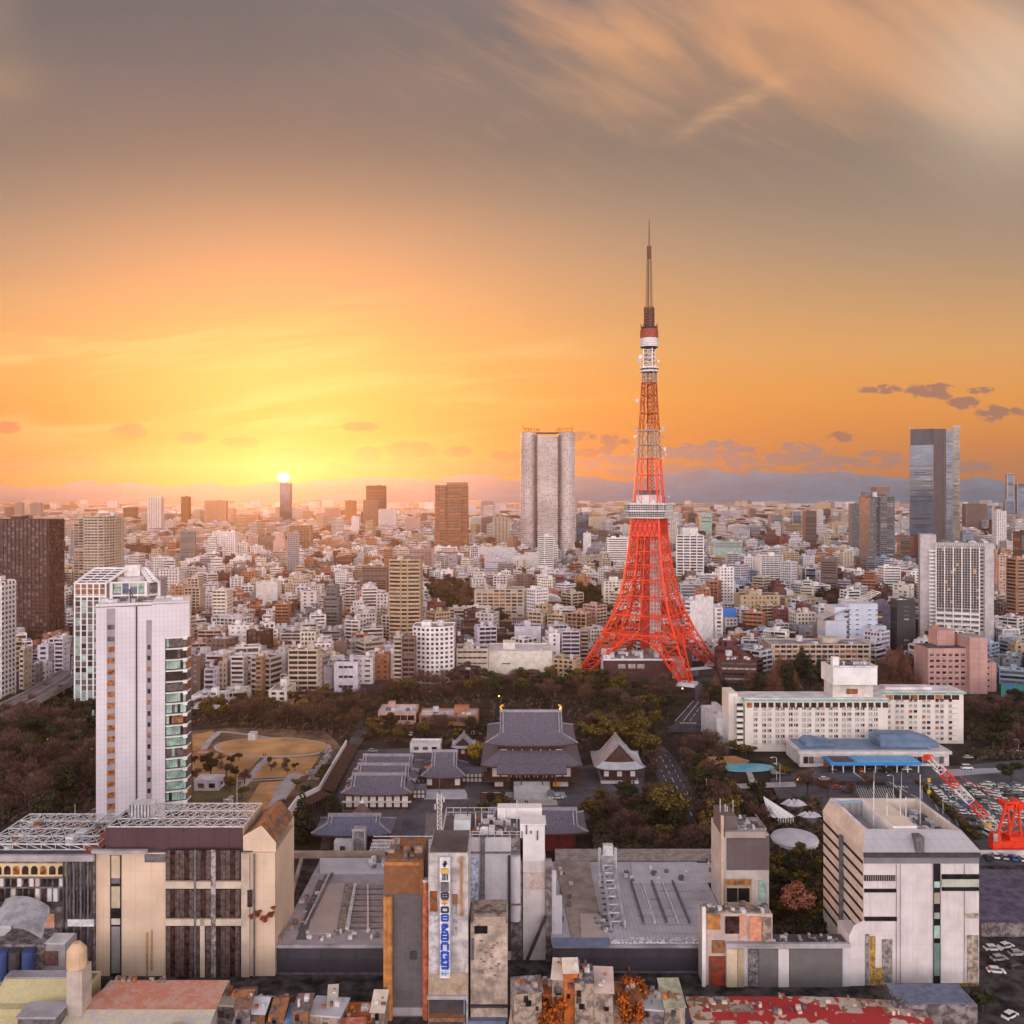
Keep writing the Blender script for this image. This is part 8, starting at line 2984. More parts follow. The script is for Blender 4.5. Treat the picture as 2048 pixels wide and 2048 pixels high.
f.rect('window_frame', 1448, 1503, 1757, 1806, wallm((.44, .36, .26)), .2)
f.rect('sign_panel', 1452, 1501, 1758, 1769, ORG, .4)
for x0, x1 in ((1453, 1474), (1476, 1498)):
 f.rect('window', x0, x1, 1775, 1802, GL['d'], .4)
f.rect('window', 1517, 1531, 1760, 1800, GL['g'], .25)
f.rect('lower_band', 1446, 1505, 1808, 1820, TANW, .4, .6)
# 10: shopfront clutter
f = FG('shop_building', 'low shop building with orange and red panels below the brown-topped cream building', 'shop', 1404, 1545, 1975)
f.body('wall', 1405, 1545, 1828, wallm((.52, .42, .38), 'fg10', streak=.5), 5, roof=MESS)
rnd = random.Random(44)
f.rect('white_post', 1403, 1410, 1812, 1975, M_WHITE, .5, .8)
for (x0, x1, y0, y1, m_) in ((1414, 1440, 1828, 1858, ORG), (1450, 1478, 1832, 1866, GL['r']), (1478, 1492, 1830, 1880, mat('faded_orange', (.56, .26, .14))), (1498, 1522, 1832, 1880, mat('coral', (.60, .26, .17), .8, 0, .2, .8)),
        (1524, 1542, 1834, 1882, MESS), (1424, 1448, 1880, 1905, RUST), (1418, 1452, 1912, 1972, mat('red_front', (.36, .05, .02), .7, 0, .4, 1, kind='patch', trans=(.12, .05, .04))),
        (1500, 1504, 1836, 1880, WHW), (1420, 1432, 1838, 1852, mat('red_sign', (.50, .08, .02), .7)), (1456, 1466, 1840, 1860, WHW)):
 f.rect('front_panel', x0, x1, y0, y1, m_, .2 + .1 * rnd.random())
clutter(f.t, f.X(1412), f.X(1540), .6, 4.4, f.Z(1828) + .1, 26, 45, (MESS, M_EQ, M_EQD, RUST), .4, 1.6)
# 11: grey wall row
f = FG('low_building', 'long low building with grey panels and cream piers before the big pale building', 'building', 1450, 1700, 1978)
f.body('wall', 1452, 1700, 1892, LILW, 6, roof=M_ROOFD)
for (x0, x1, m_) in ((1453, 1474, wallm((.62, .52, .36))), (1475, 1488, wallm((.42, .34, .22))), (1496, 1516, mat('mottled_grey', (.17, .16, .17), .8, 0, .5, 1.5)), (1517, 1555, mat('grey_panel', (.14, .13, .13), .7, 0, .08, .3)),
      (1556, 1577, WHW), (1578, 1684, mat('grey_panel', (.14, .13, .13)))):
 f.rect('wall_panel', x0, x1, 1897, 1974, m_, .2)
f.rect('coping', 1450, 1698, 1884, 1892, M_ROOF, .5, 1.0)
clutter(f.t, f.X(1520), f.X(1690), 0, 5, f.Z(1892) + .1, 40, 46, (M_EQ, M_ROOF, M_EQD, MESS), .3, 1.1, 'debris')
# 12: the big pale building on the right
f = FG('office_building', 'big pale foreground building with banded left side, chamfered top and open roof plant', 'building', 1728, 1958, 1975)
dep = 29
zc = f.Z(1712)
b = MB()
b.box((0, dep / 2, zc / 2), (f.W, dep, zc), WHW)
b.build('wall', f.t)
side = wallm((.62, .54, .46), 'fg12', streak=.35)
b = MB()
b.box((f.X(1728) - .06, dep / 2, zc / 2), (.2, dep - .1, zc), side)
b.build('side_wall', f.t)
for j in range(9):
 zz = zc - 1.8 - j * 3.1
 if zz < 3:
  break
 ubox('side_band', f.t, (f.X(1728) - .2, dep / 2, zz), (.2, dep - .4, .75), GL['d'])
ubox('side_pier', f.t, (f.X(1728) - .6, dep * .48, zc / 2), (1.0, 1.1, zc), M_EQD)
b = MB()
z1, z2 = zc, zc + 5.6
x0, x1 = f.X(1728), f.X(1958)
lo = [(x0 - .3, -.3), (x1 + .3, -.3), (x1 + .3, dep), (x0 - .3, dep)]
hi = [(x0 + 1.2, 2.6), (x1 - 3.2, 2.6), (x1 - 3.2, dep - 2), (x0 + 1.2, dep - 2)]
cl = mat('grey_cladding', (.36, .35, .38), .6, 0, .05, .2, grid=(2.3, 1.5, .25))
for j in range(4):
 a, c, a2, c2 = lo[j], lo[(j + 1) % 4], hi[j], hi[(j + 1) % 4]
 m_ = cl if j != 3 else side
 b.quad([(*a, z1), (*c, z1), (*c, z1 + 1.3), (*a, z1 + 1.3)], m_)
 b.quad([(*a, z1 + 1.3), (*c, z1 + 1.3), (*c2, z2), (*a2, z2)], m_)
 i1, i2 = ((a2[0] + (1 if a2[0] < 0 else -1), a2[1] + (1 if a2[1] < 9 else -1)), (c2[0] + (1 if c2[0] < 0 else -1), c2[1] + (1 if c2[1] < 9 else -1)))
 b.quad([(*a2, z2), (*c2, z2), (*i2, z2), (*i1, z2)], M_ROOFL)
 b.quad([(*i2, z2), (*i1, z2), (*i1, z2 - 4.5), (*i2, z2 - 4.5)], side)
b.quad([(x0 + 2, 3.6, z2 - 4.5), (x1 - 4, 3.6, z2 - 4.5), (x1 - 4, dep - 3, z2 - 4.5), (x0 + 2, dep - 3, z2 - 4.5)], M_ROOF)
b.build('mansard', f.t)
ubox('mansard_slot', f.t, (f.X(1838), 1.0, (z1 + z2) / 2 + .3), (2.0, 3.6, 4.0), M_EQD)
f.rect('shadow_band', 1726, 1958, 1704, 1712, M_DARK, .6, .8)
f.rect('grey_band', 1728, 1957, 1713, 1726, mat('grey_band2', (.20, .20, .23), .7, 0, .1, .2), .2)
for (x0_, x1_, y0, y1) in ((1728, 1790, 1750, 1761), (1728, 1792, 1777, 1784), (1728, 1793, 1833, 1841)):
 f.rect('ribbon_window', x0_, x1_, y0, y1, GL['d'], .15)
for j in range(14):
 f.rect('window_mullion', 1731 + j * 4.4, 1731.8 + j * 4.4, 1750, 1761, TANW, .35)
for (y0, y1) in ((1748, 1757), (1774, 1781)):
 f.rect('ribbon_window', 1883, 1957, y0, y1, GL['d'], .15)
f.rect('green_spandrel', 1883, 1957, 1758, 1773, wallm((.42, .46, .38)), .12)
f.rect('window_slot', 1866, 1879, 1724, 1972, GL['d'], .15)
for (y0, y1, m_) in ((1762, 1774, GL['g']), (1784, 1806, wallm((.34, .32, .24))), (1824, 1836, wallm((.3, .33, .28))), (1850, 1875, GL['g']), (1885, 1950, wallm((.14, .22, .19)))):
 f.rect('window', 1867, 1878, y0, y1, m_, .28)
for x in (1800, 1792, 1866, 1880, 1928):
 f.rect('panel_joint', x, x + .8, 1728, 1972, M_ROOF, .12, .2)
f.rect('wall_stain', 1731, 1738, 1868, 1970, mat('stain_grey', (.28, .25, .23), .9, 0, .4, 1), .11, .2)
f.rect('wall_stain', 1740, 1750, 1872, 1972, mat('stain_ochre', (.45, .28, .06), .9, 0, .4, 1), .11, .2)
f.rect('wall_stain', 1752, 1764, 1935, 1972, mat('stain_ochre', (.45, .28, .06)), .11, .2)
f.rect('wall_stain', 1764, 1784, 1878, 1965, mat('stain_grey', (.28, .25, .23)), .11, .2)
f.rect('wall_stain', 1934, 1956, 1870, 1972, mat('stain_tan', (.36, .30, .25), .9, 0, .4, 1), .11, .2)
f.rect('wall_stain', 1928, 1956, 1826, 1836, mat('stain_tan', (.36, .30, .25)), .11, .2)
f.rect('foot_moss', 1790, 1957, 1966, 1975, mat('moss', (.16, .12, .03), .95, 0, .5, 2), .3, .5)
zf = z2 - 4.5
b = MB()
ps = mat('pale_cream_sheet', (.74, .66, .54), .6, 0, .05, .3, grid=(2.4, 2.4, .3))
x0, x1 = f.X(1802), f.X(1850)
b.prism([(x0, 4.5), (x1, 4.5), (x1, dep - 4), (x0, dep - 4)], zf, z2 + .4, M_WHITE, ps)
b.build('plant_house', f.t)
for j in range(5):
 ubox('steel_strut', f.t, (f.X(1745) + 1.9 * j, dep - 4.2, zf + 2.2), (.3, .3, 4.4), mat('strut_blue', (.22, .42, .62), .5, 0, .1, .5))
ubox('steel_strut', f.t, (f.X(1768), dep - 4.6, z2 - .3), (10, .3, .5), mat('strut_blue', (.22, .42, .62)))
clutter(f.t, f.X(1870), f.X(1935), 5, 24, zf, 34, 51, (M_EQ, M_EQ, M_EQD), 1.2, 3.0)
clutter(f.t, f.X(1740), f.X(1770), 6, 22, zf, 10, 52, (M_EQ, M_EQD, side), 1, 3)
for x, h_ in ((1786, 14), (1814, 11), (1842, 12), (1854, 10), (1884, 16)):
 b = MB()
 b.cyl((f.X(x), 12, zf), .13, h_, M_EQ, 6)
 b.build('mast', f.t)
b = MB()
b.quad([(f.X(1697), -.4, 0), (f.X(1728), -.4, 0), (f.X(1728), -.4, f.Z(1838)), (f.X(1706), -.4, f.Z(1850)), (f.X(1697), -.4, f.Z(1870))], WHW)
b.box((f.X(1713), 4, f.Z(1870) / 2), (f.X(1728) - f.X(1698), 8, f.Z(1870)), WHW)
b.build('buttress', f.t)
# 13: bottom left
f = FG('low_building', 'low yellow-plastered building with a dormer at the lower left corner', 'building', -30, 135, 2110)
zr = f.Z(1962, 8)
yel = mat('yellow_plaster', (.56, .50, .26), .9, 0, .2, .5, kind='patch', trans=(.50, .44, .28))
b = MB()
b.box((0, 8, zr * .42), (f.W, 16, zr * .84), yel)
b.quad([(f.X(-30), -.4, zr * .72), (f.X(134), -.4, zr * .72), (f.X(134), 8, zr + 1), (f.X(-30), 8, zr + 1)], yel)
b.quad([(f.X(134), 16.4, zr * .8), (f.X(-30), 16.4, zr * .8), (f.X(-30), 8, zr + 1), (f.X(134), 8, zr + 1)], TANR)
b.build('wall', f.t)
b = MB()
b.box((0, 9, zr + .9), (f.W, 3, .6), M_ROOF)
b.build('ridge', f.t)
b = MB()
b.box((f.X(95), -2, f.Z(2030)), (f.X(132) - f.X(58), 5, 5), M_EQD)
b.box((f.X(95), -2, f.Z(2010)), (f.X(134) - f.X(56), 6, .5), M_ROOF)
b.build('dormer', f.t)
f = FG('chimney_tower', 'tan square chimney tower with a rounded cap at the lower left', 'chimney', 130, 166, 2110)
f.body('shaft', 133, 164, 1943, TANW, 4.5)
b = MB()
b.cyl((f.X(144), 2.2, f.Z(1943)), 2.2, f.Z(1908) - f.Z(1943), wallm((.60, .42, .27)), 14, 2.1)
b.cyl((f.X(144), 2.2, f.Z(1908)), 2.1, 1.5, wallm((.60, .42, .27)), 14, .9)
b.build('cap', f.t)
f = FG('canopy', 'curved grey sheet canopy over dark drums at the left edge', 'canopy', -20, 84, 2010)
b = MB()
zt, zm = f.Z(1842), f.Z(1885)
n = 8
for j in range(n):
 a, c = j / n, (j + 1) / n
 za, zc_ = zm + (zt - zm) * math.sin(PI * (.25 + a * .5)), zm + (zt - zm) * math.sin(PI * (.25 + c * .5))
 b.quad([(f.X(-20) + (f.X(84) - f.X(-20)) * a, 0, za - 3 * a), (f.X(-20) + (f.X(84) - f.X(-20)) * c, 0, zc_ - 3 * c), (f.X(-30) + (f.X(70) - f.X(-20)) * c, 9, zc_ + 3 - 2 * c), (f.X(-30) + (f.X(70) - f.X(-20)) * a, 9, za + 3 - 2 * a)], M_STEEL)
b.build('canopy', f.t)
b = MB()
b.box((f.X(30), 6, zm * .45), (f.X(84) - f.X(-20), 8, zm * .9), MESSD)
b.build('wall', f.t)
for x, m_ in ((4, mat('drum_blue', (.05, .08, .22), .5)), (30, M_DARK), (56, mat('drum_blue', (.05, .08, .22)))):
 b = MB()
 b.cyl((f.X(x), .2, zm - 9), 1.5, 7, m_, 12)
 b.build('drum', f.t)
f = FG('shed', 'small grey shed with reddish shutter between canopy and old dark building', 'shed', 84, 130, 2000)
f.body('wall', 84, 130, 1890, M_ROOF, 6, roof=M_ROOFL)
f.rect('shutter', 88, 116, 1902, 1930, mat('reddish_shutter', (.16, .08, .075), .7, 0, .3, 1, kind='ribs'), .15)
f = FG('low_building', 'low building whose roof fades from red tiles to cream, below the beige building', 'building', 150, 434, 2100)
zr = f.Z(1966, 9)
rc = mat('red_to_cream_roof', (.50, .20, .13), .85, 0, .2, .4, kind='patch', trans=(.50, .30, .24))
rc2 = mat('cream_roof', (.60, .52, .38), .85, 0, .2, .4, kind='patch', trans=(.48, .46, .44))
b = MB()
b.box((0, 7, zr * .4), (f.W * .9, 14, zr * .8), TANW)
b.build('wall', f.t)
b = MB()
xa, xb = f.X(186), f.X(432)
b.quad([(xa - 4, 0, zr * .9), (xb, 0, zr * .9), (xb, 9, zr + .7), (xa + 1, 9, zr + .7)], rc)
b.build('red_slope', f.t)
b = MB()
b.quad([(xa - 9, -8, zr * .72), (xb, -8, zr * .72), (xb, 0, zr * .9), (xa - 4, 0, zr * .9)], rc2)
b.box(((xa + xb) / 2 - 4, -3, zr * .36), (xb - xa + 6, 9, zr * .7), TANW)
b.build('cream_slope', f.t)
b = MB()
b.cyl((f.X(378), -7, zr * .70), 3.2, 2.6, wallm((.50, .38, .26)), 12, 1.6)
b.build('arched_dormer', f.t)
clutter(f.t, f.X(190), f.X(300), 8.5, 10, zr + .6, 14, 61, (MESS, RUST), .4, 1.3, 'debris')
for j in range(7):
 b = MB()
 b.beam((f.X(150 + j * 6), -6 + j * 2.4, zr * .7 + j * .4), (f.X(156 + j * 6), -3.6 + j * 2.4, zr * .75 + j * .4), .7, M_STEEL)
 b.build('gutter_piece', f.t)
# 14-15: the little roofs along the lower edge
rnd = random.Random(91)
SM = {'gy': M_EQD, 'gl': LILW, 'rd': mat('red_tin', (.42, .14, .10), .8, 0, .3, .6), 'cr': wallm((.62, .54, .44)), 'ru': RUST, 'ta': TANW, 'ms': MESS, 'bl': mat('blue_tin', (.14, .24, .38), .7, 0, .2, .5),
  'gn': mat('khaki_tin', (.34, .34, .24), .8, 0, .2, .5), 'or': mat('orange_tin', (.62, .17, .03), .8, 0, .4, .8, kind='patch', trans=(.40, .12, .04)), 'dk': MESSD, 'pk': wallm((.60, .46, .40)),
  'rs': mat('crimson_tin', (.45, .03, .035), .7, 0, .2, .6)}
small = [
 (434, 470, 1958, 'cr'), (468, 510, 1990, 'gl'), (470, 500, 1962, 'ru'), (532, 566, 1998, 'gy'), (566, 600, 2002, 'bl'), (602, 632, 2000, 'gy'), (612, 680, 1978, 'gl'), (636, 676, 2022, 'gl'), (676, 728, 2018, 'rd'),
 (690, 740, 1990, 'or'), (742, 768, 1968, 'cr'), (540, 568, 1976, 'ru'), (586, 616, 1968, 'gy'), (655, 672, 1968, 'cr'), (500, 530, 1972, 'gl'), (740, 770, 2018, 'dk'),
 (1020, 1086, 1992, 'pk'), (1028, 1084, 1930, 'dk'), (1086, 1112, 1936, 'or'), (1104, 1128, 1904, 'cr'), (1128, 1156, 1892, 'cr'), (1150, 1186, 1912, 'dk'), (1112, 1170, 1972, 'gn'), (1100, 1150, 2010, 'dk'),
 (1170, 1226, 2002, 'ms'), (1186, 1226, 1930, 'pk'), (1186, 1226, 1948, 'or'), (1226, 1284, 1946, 'ru'), (1226, 1268, 2000, 'pk'), (1258, 1284, 2006, 'or'), (1284, 1316, 1990, 'or'), (1318, 1384, 2010, 'cr'),
 (1322, 1368, 1986, 'gn'), (1284, 1330, 1966, 'gl'), (1330, 1370, 1958, 'gn'), (1370, 1412, 1990, 'bl'), (1384, 1424, 2004, 'gl'), (1380, 1430, 2030, 'pk'), (1160, 1230, 2030, 'ru'), (1064, 1110, 2026, 'or'),
]
HN = {'gy': 'dark grey', 'gl': 'pale lilac', 'rd': 'dull red', 'cr': 'cream', 'ru': 'rusty', 'ta': 'tan', 'ms': 'mottled', 'bl': 'blue-grey', 'gn': 'khaki', 'or': 'bright orange', 'dk': 'dark mottled', 'pk': 'pinkish', 'rs': 'crimson'}
near = [(600, 'below the grey flat-roofed hall'), (760, 'beside the brick-crowned narrow building'), (1060, 'at the foot of the grey-blue building'), (1180, 'in the orange jumble below the ribbed-roof hall'), (1260, 'near the down pipe below the ribbed-roof hall'),
  (1400, 'just left of the red shop front')]
_sl = {}
for i, (x0, x1, yt, key) in enumerate(small):
 yb = 2085 + (i * 7) % 30 - 12
 D = F * H / (yb - HY)
 hh = ZT(yt + 30, D + 5)
 W_ = (x1 - x0) * D / F
 xm = (x0 + x1) / 2
 where = min(near, key=lambda q: abs(q[0] - xm))[1]
 nm_ = ('small flat-topped house' if i % 3 == 0 else 'small lean-to house' if i % 3 == 1 else 'small gabled house')
 lab = f'{HN[key]} {nm_} {where}'
 _sl[lab] = _sl.get(lab, 0) + 1
 if _sl[lab] > 1:
  lab += ', ' + ('second' if _sl[lab] == 2 else 'third') + ' from the left'
 t = thing('small_house', lab, 'small house', ((xm - 1024) * D / F, D, 0), rnd.uniform(-.15, .15))
 b = MB()
 m_ = SM[key]
 dp = rnd.uniform(5, 9)
 b.box((0, dp / 2, hh * .5), (W_, dp, hh), rnd.choice((MESS, MESSD, MESSD, RUST) if x0 < 1000 else (MESS, RUST, MESSD, SM['or'], MESS)))
 b.build('wall', t)
 b = MB()
 if i % 3 == 0:
  b.box((0, dp / 2, hh + .2), (W_ + .5, dp + .6, .4), m_)
  b.box((W_ * .2, dp * .6, hh + .9), (W_ * .3, 1.5, 1.2), M_EQ)
 elif i % 3 == 1:
  b.quad([(-W_ / 2 - .3, -.6, hh), (W_ / 2 + .3, -.6, hh), (W_ / 2 + .3, dp, hh + 2.2), (-W_ / 2 - .3, dp, hh + 2.2)], m_)
  b.quad([(-W_ / 2, 0, hh - .1), (-W_ / 2, dp, hh + 2.1), (-W_ / 2, dp, hh - .1)], TANW)
  b.quad([(W_ / 2, 0, hh - .1), (W_ / 2, dp, hh - .1), (W_ / 2, dp, hh + 2.1)], TANW)
 else:
  b.quad([(-W_ / 2 - .3, -.5, hh), (W_ / 2 + .3, -.5, hh), (W_ / 2 + .3, dp / 2, hh + 2.0), (-W_ / 2 - .3, dp / 2, hh + 2.0)], m_)
  b.quad([(W_ / 2 + .3, dp + .5, hh), (-W_ / 2 - .3, dp + .5, hh), (-W_ / 2 - .3, dp / 2, hh + 2.0), (W_ / 2 + .3, dp / 2, hh + 2.0)], m_)
 b.build('roof', t)
 for q in range(rnd.randint(1, 4)):
  zq = hh * rnd.uniform(.6, .92)
  ubox('window', t, (W_ * rnd.uniform(-.35, .35), -.08, zq), (rnd.uniform(.6, 1.4), .2, rnd.uniform(.8, 1.6)), rnd.choice((GL['d'], GL['m'], GL['r'])))
 for q in range(rnd.randint(1, 5)):
  ubox('rooftop_unit', t, (W_ * rnd.uniform(-.4, .4), dp * rnd.uniform(.1, .9), hh + 1.2), (rnd.uniform(.3, 1.1), rnd.uniform(.3, 1), rnd.uniform(.5, 1.6)), rnd.choice((M_EQ, M_EQD, RUST, MESS, SM['or'])))
# autumn bushes in the jumble
for (x, y, lab) in ((1260, 2030, 'orange autumn tree in the jumble of small houses below the ribbed-roof hall'), (1272, 2000, 'second orange autumn tree beside the down pipe'), (1106, 2040, 'orange shrub-like tree left of the jumble of small houses')):
 p = G(x, y + 60)
 t = thing('autumn_tree', lab, 'tree', (p.x, p.y, 0), x)
 h_ = ZT(y - 60, p.y)
 t.scale = (h_ * .7, h_ * .7, h_)
 for nm2, me in zip(('crown', 'trunk'), TM['blossom'][0]):
  if nm2 == 'crown':
   me = me.copy()
   me.materials[0] = mat('autumn_orange', (.55, .13, .01), .9, 0, .4, 1)
   me.materials[1] = mat('autumn_rust', (.30, .08, .02), .9, 0, .4, 1)
  o = bpy.data.objects.new(nm2, me)
  col.objects.link(o)
  o.parent = t
# 16: the red, white and cream roof at the bottom right
f = FG('market_roof', 'curved roof patchworked in crimson, cream and rust sheets at the lower right', 'roof', 1400, 1900, 2120)
b = MB()
zr = f.Z(1992, 14)
rnd = random.Random(17)
crs = mat('crimson_and_cream', (.42, .035, .035), .8, 0, .2, .11, kind='bigpatch', trans=(.56, .46, .37))
rsc = mat('rust_and_cream', (.30, .13, .07), .85, 0, .3, .19, kind='bigpatch', trans=(.50, .42, .34))
pm = [crs, crs, crs, crs, rsc, crs, rsc, MESS]
nx, ny = 22, 7
def rz_(i, j):
 s_ = i / nx
 return zr * (1 - .28 * max(0, s_ - .55) ** 1.3 * 2.2) * (.93 + .09 * math.sin(PI * j / ny * .8)) - (1 - j / ny) * .8
for i in range(nx):
 for j in range(ny):
  X_ = lambda q, w: f.X(1395 + 500 * q / nx + (ny - w) * -1.0)
  Y_ = lambda w: -8 + 22 * w / ny
  b.quad([(X_(i, j), Y_(j), rz_(i, j)), (X_(i + 1, j), Y_(j), rz_(i + 1, j)), (X_(i + 1, j + 1), Y_(j + 1), rz_(i + 1, j + 1)), (X_(i, j + 1), Y_(j + 1), rz_(i, j + 1))],
    crs if 1 <= j <= 4 and i > 3 else pm[(i // 2 + j) % 8])
b.build('roof', f.t)
b = MB()
b.box((0, 3, zr * .35), (f.W * .9, 20, zr * .6), MESSD)
b.build('wall', f.t)
clutter(f.t, f.X(1520), f.X(1580), -7, 1, zr * .98, 30, 18, (M_EQD, M_EQ, MESS), .3, 1.3, 'debris')
clutter(f.t, f.X(1400), f.X(1860), 6, 14, zr * .99, 50, 19, (RUST, MESS, M_EQD, wallm((.60, .46, .40))), .3, 1.2, 'debris')
f = FG('flat_roof_building', 'low flat blue-grey roof at the foot of the big pale building', 'building', 1800, 1960, 2060)
f.body('wall', 1800, 1955, 2010, MESSD, 9, roof=mat('slate_flat', (.15, .17, .24), .8, 0, .2, .5))
# lower right: dark sheet roof and yard
f = FG('sheet_roof', 'large dark purple-grey ribbed roof at the right edge behind the lower cars', 'roof', 1962, 2160, 1880)
b = MB()
b.quad([(f.X(1962), 0, 5), (f.X(2160), 0, 5), (f.X(2150), 26, 9), (f.X(1968), 26, 9)], mat('purple_ribbed', (.11, .095, .14), .8, 0, .3, .4, kind='ribs'))
b.box((f.X(2061), 13, 2.4), (f.X(2158) - f.X(1966), 25, 4.6), MESSD)
b.build('roof', f.t)
# pool-side tent roofs and domes
f = FG('tent_roof', 'white fan-shaped tent roof with pleats beside the pool woods', 'tent', 1536, 1592, 1655)
b = MB()
for j in range(10):
 a, c = j / 10, (j + 1) / 10
 p = lambda s_: (f.X(1536) + (f.X(1592) - f.X(1536)) * s_, -2 * math.sin(PI * s_), 4.0 + (.5 if int(s_ * 10 + .5) % 2 else 0))
 ap = (f.X(1540), 9, f.Z(1592, 9))
 b.quad([p(a), p(c), ap], M_WHITE)
b.build('canopy', f.t)
b = MB()
b.box((f.X(1572), 2, 2), (f.X(1588) - f.X(1556), 3, 4), GL['m'])
for j in range(7):
 b.box((f.X(1557 + j * 5), .4, 2), (.25, .25, 4), M_WHITE)
b.build('glass_front', f.t)
for (x0, x1, y0, yb, lab) in ((1566, 1622, 1597, 1628, 'white scalloped tent roof behind the fan-shaped tent'), (1600, 1652, 1622, 1652, 'white crumpled tent roof right of the fan-shaped tent')):
 f = FG('tent_roof', lab, 'tent', x0, x1, yb)
 b = MB()
 n, cx2 = 14, 0
 hz2 = max(3.0, f.Z(y0, 4))
 for j in range(n):
  a, c = 2 * PI * j / n, 2 * PI * (j + 1) / n
  r = f.W / 2
  ra, rc_ = r * (1 if j % 2 else .82), r * (.82 if j % 2 else 1)
  b.quad([(ra * math.cos(a), 4 + ra * .6 * math.sin(a), 2.6), (rc_ * math.cos(c), 4 + rc_ * .6 * math.sin(c), 2.6), (rc_ * .4 * math.cos(c), 4 + rc_ * .3 * math.sin(c), hz2 * (.75 if j % 2 else .9)), (ra * .4 * math.cos(a), 4 + ra * .3 * math.sin(a), hz2 * (.9 if j % 2 else .75))], LILW)
  b.quad([(rc_ * .4 * math.cos(c), 4 + rc_ * .3 * math.sin(c), hz2 * (.75 if j % 2 else .9)), (0, 4, hz2 * .7), (ra * .4 * math.cos(a), 4 + ra * .3 * math.sin(a), hz2 * (.9 if j % 2 else .75))], LILW)
 b.build('canopy', f.t)
 b = MB()
 b.cyl((0, 4, 0), f.W * .35, 2.6, GL['m'], 12)
 b.build('glass_front', f.t)
f = FG('dome_roof', 'shallow pale dome roof sunk in the hedge left of the big pale building', 'dome', 1556, 1652, 1712)
b = MB()
for r in range(4):
 r0, r1 = f.W / 2 * math.cos(r * PI / 8), f.W / 2 * math.cos((r + 1) * PI / 8)
 b.cyl((0, 8, 3 + 2.2 * math.sin(r * PI / 8)), r0, 2.2 * (math.sin((r + 1) * PI / 8) - math.sin(r * PI / 8)), LILW, 28, r1)
b.cyl((0, 8, 0), f.W / 2 * .96, 3, wallm((.5, .48, .48)), 28)
b.build('dome', f.t)
f = FG('round_hut', 'little round white hut at the end of the pool path', 'hut', 1500, 1522, 1582)
b = MB()
b.cyl((0, 2, 0), f.W / 2 * .8, 2.2, GL['m'], 14)
b.cyl((0, 2, 2.2), f.W / 2, .6, M_WHITE, 18, f.W / 2 * .8)
b.build('hut', f.t)
# ---------------------------------------------------------------- cars, crane, lamps
def car_meshes(c, kind='car'):
 paint = mat('car_paint_' + '_'.join('%02d' % int(x * 50) for x in c), c, .35, .1, .05, 1, spec=.6)
 L, W_, hb, ht = (4.5, 1.75, .85, 1.45) if kind == 'car' else (5.0, 1.95, 1.1, 2.2)
 b = MB()
 prof = [(-L / 2, .3), (L / 2, .3), (L / 2, .62), (L / 2 - .15, hb - .05), (-L / 2 + .1, hb), (-L / 2, .7)] if kind == 'car' else [(-L / 2, .3), (L / 2, .3), (L / 2, .8), (L / 2 - .5, hb + .2), (-L / 2, hb + .2)]
 n = len(prof)
 for sgn in (-1, 1):
  pts = [(x, sgn * W_ / 2, z) for x, z in prof]
  b.quad(pts if sgn < 0 else pts[::-1], paint)
 for j in range(n):
  a, d = prof[j], prof[(j + 1) % n]
  b.quad([(a[0], -W_ / 2, a[1]), (a[0], W_ / 2, a[1]), (d[0], W_ / 2, d[1]), (d[0], -W_ / 2, d[1])][::-1], paint)
 roof = MB()
 x0, x1 = (-L * .38, L * .16) if kind == 'car' else (-L * .48, L * .26)
 lo = [(x0 - .25, -W_ / 2 + .06), (x1 + .55, -W_ / 2 + .06), (x1 + .55, W_ / 2 - .06), (x0 - .25, W_ / 2 - .06)]
 hi = [(x0 + .25, -W_ / 2 + .22), (x1 - .1, -W_ / 2 + .22), (x1 - .1, W_ / 2 - .22), (x0 + .25, W_ / 2 - .22)]
 g = MB()
 for j in range(4):
  g.quad([(*lo[j], hb), (*lo[(j + 1) % 4], hb), (*hi[(j + 1) % 4], ht - .04), (*hi[j], ht - .04)], GL['d'])
 b.box(((x0 + x1) / 2 + .08, 0, ht), (x1 - x0 - .3, W_ - .42, .09), paint)
 wh = []
 for sx in (-L * .31, L * .31):
  for sy in (-1, 1):
   k = MB()
   nn = 12
   for q in range(nn):
    a, c_ = 2 * PI * q / nn, 2 * PI * (q + 1) / nn
    k.quad([(sx + .33 * math.cos(a), sy * W_ / 2 - sy * .15, .33 + .33 * math.sin(a)), (sx + .33 * math.cos(c_), sy * W_ / 2 - sy * .15, .33 + .33 * math.sin(c_)),
      (sx + .33 * math.cos(c_), sy * (W_ / 2 + .03), .33 + .33 * math.sin(c_)), (sx + .33 * math.cos(a), sy * (W_ / 2 + .03), .33 + .33 * math.sin(a))], M_DARK)
   k.quad([(sx + .33 * math.cos(2 * PI * q / nn), sy * (W_ / 2 + .03), .33 + .33 * math.sin(2 * PI * q / nn)) for q in range(nn)], M_DARK)
   wh.append(k.mesh('wheel'))
 return b.mesh('car_body'), g.mesh('car_glass'), wh
CC = {'white': (.78, .78, .78), 'black': (.02, .02, .025), 'silver': (.40, .41, .43), 'blue': (.04, .14, .42), 'red': (.50, .05, .03), 'orange': (.75, .20, .02), 'bronze': (.16, .13, .09)}
_cm = {}
def car(x, y, c, rz, label, group, kind='car', z=0.0):
 key = (c, kind)
 if key not in _cm:
  _cm[key] = car_meshes(CC[c], kind)
 body, glass, wh = _cm[key]
 p = G(x, y)
 t = thing('parked_car' if kind == 'car' else 'parked_van', label, kind, (p.x, p.y, z + _lvl[0]), rz, group)
 for nm, me in [('body', body), ('windows', glass)] + [('wheel', m) for m in wh]:
  o = bpy.data.objects.new(nm, me)
  col.objects.link(o)
  o.parent = t
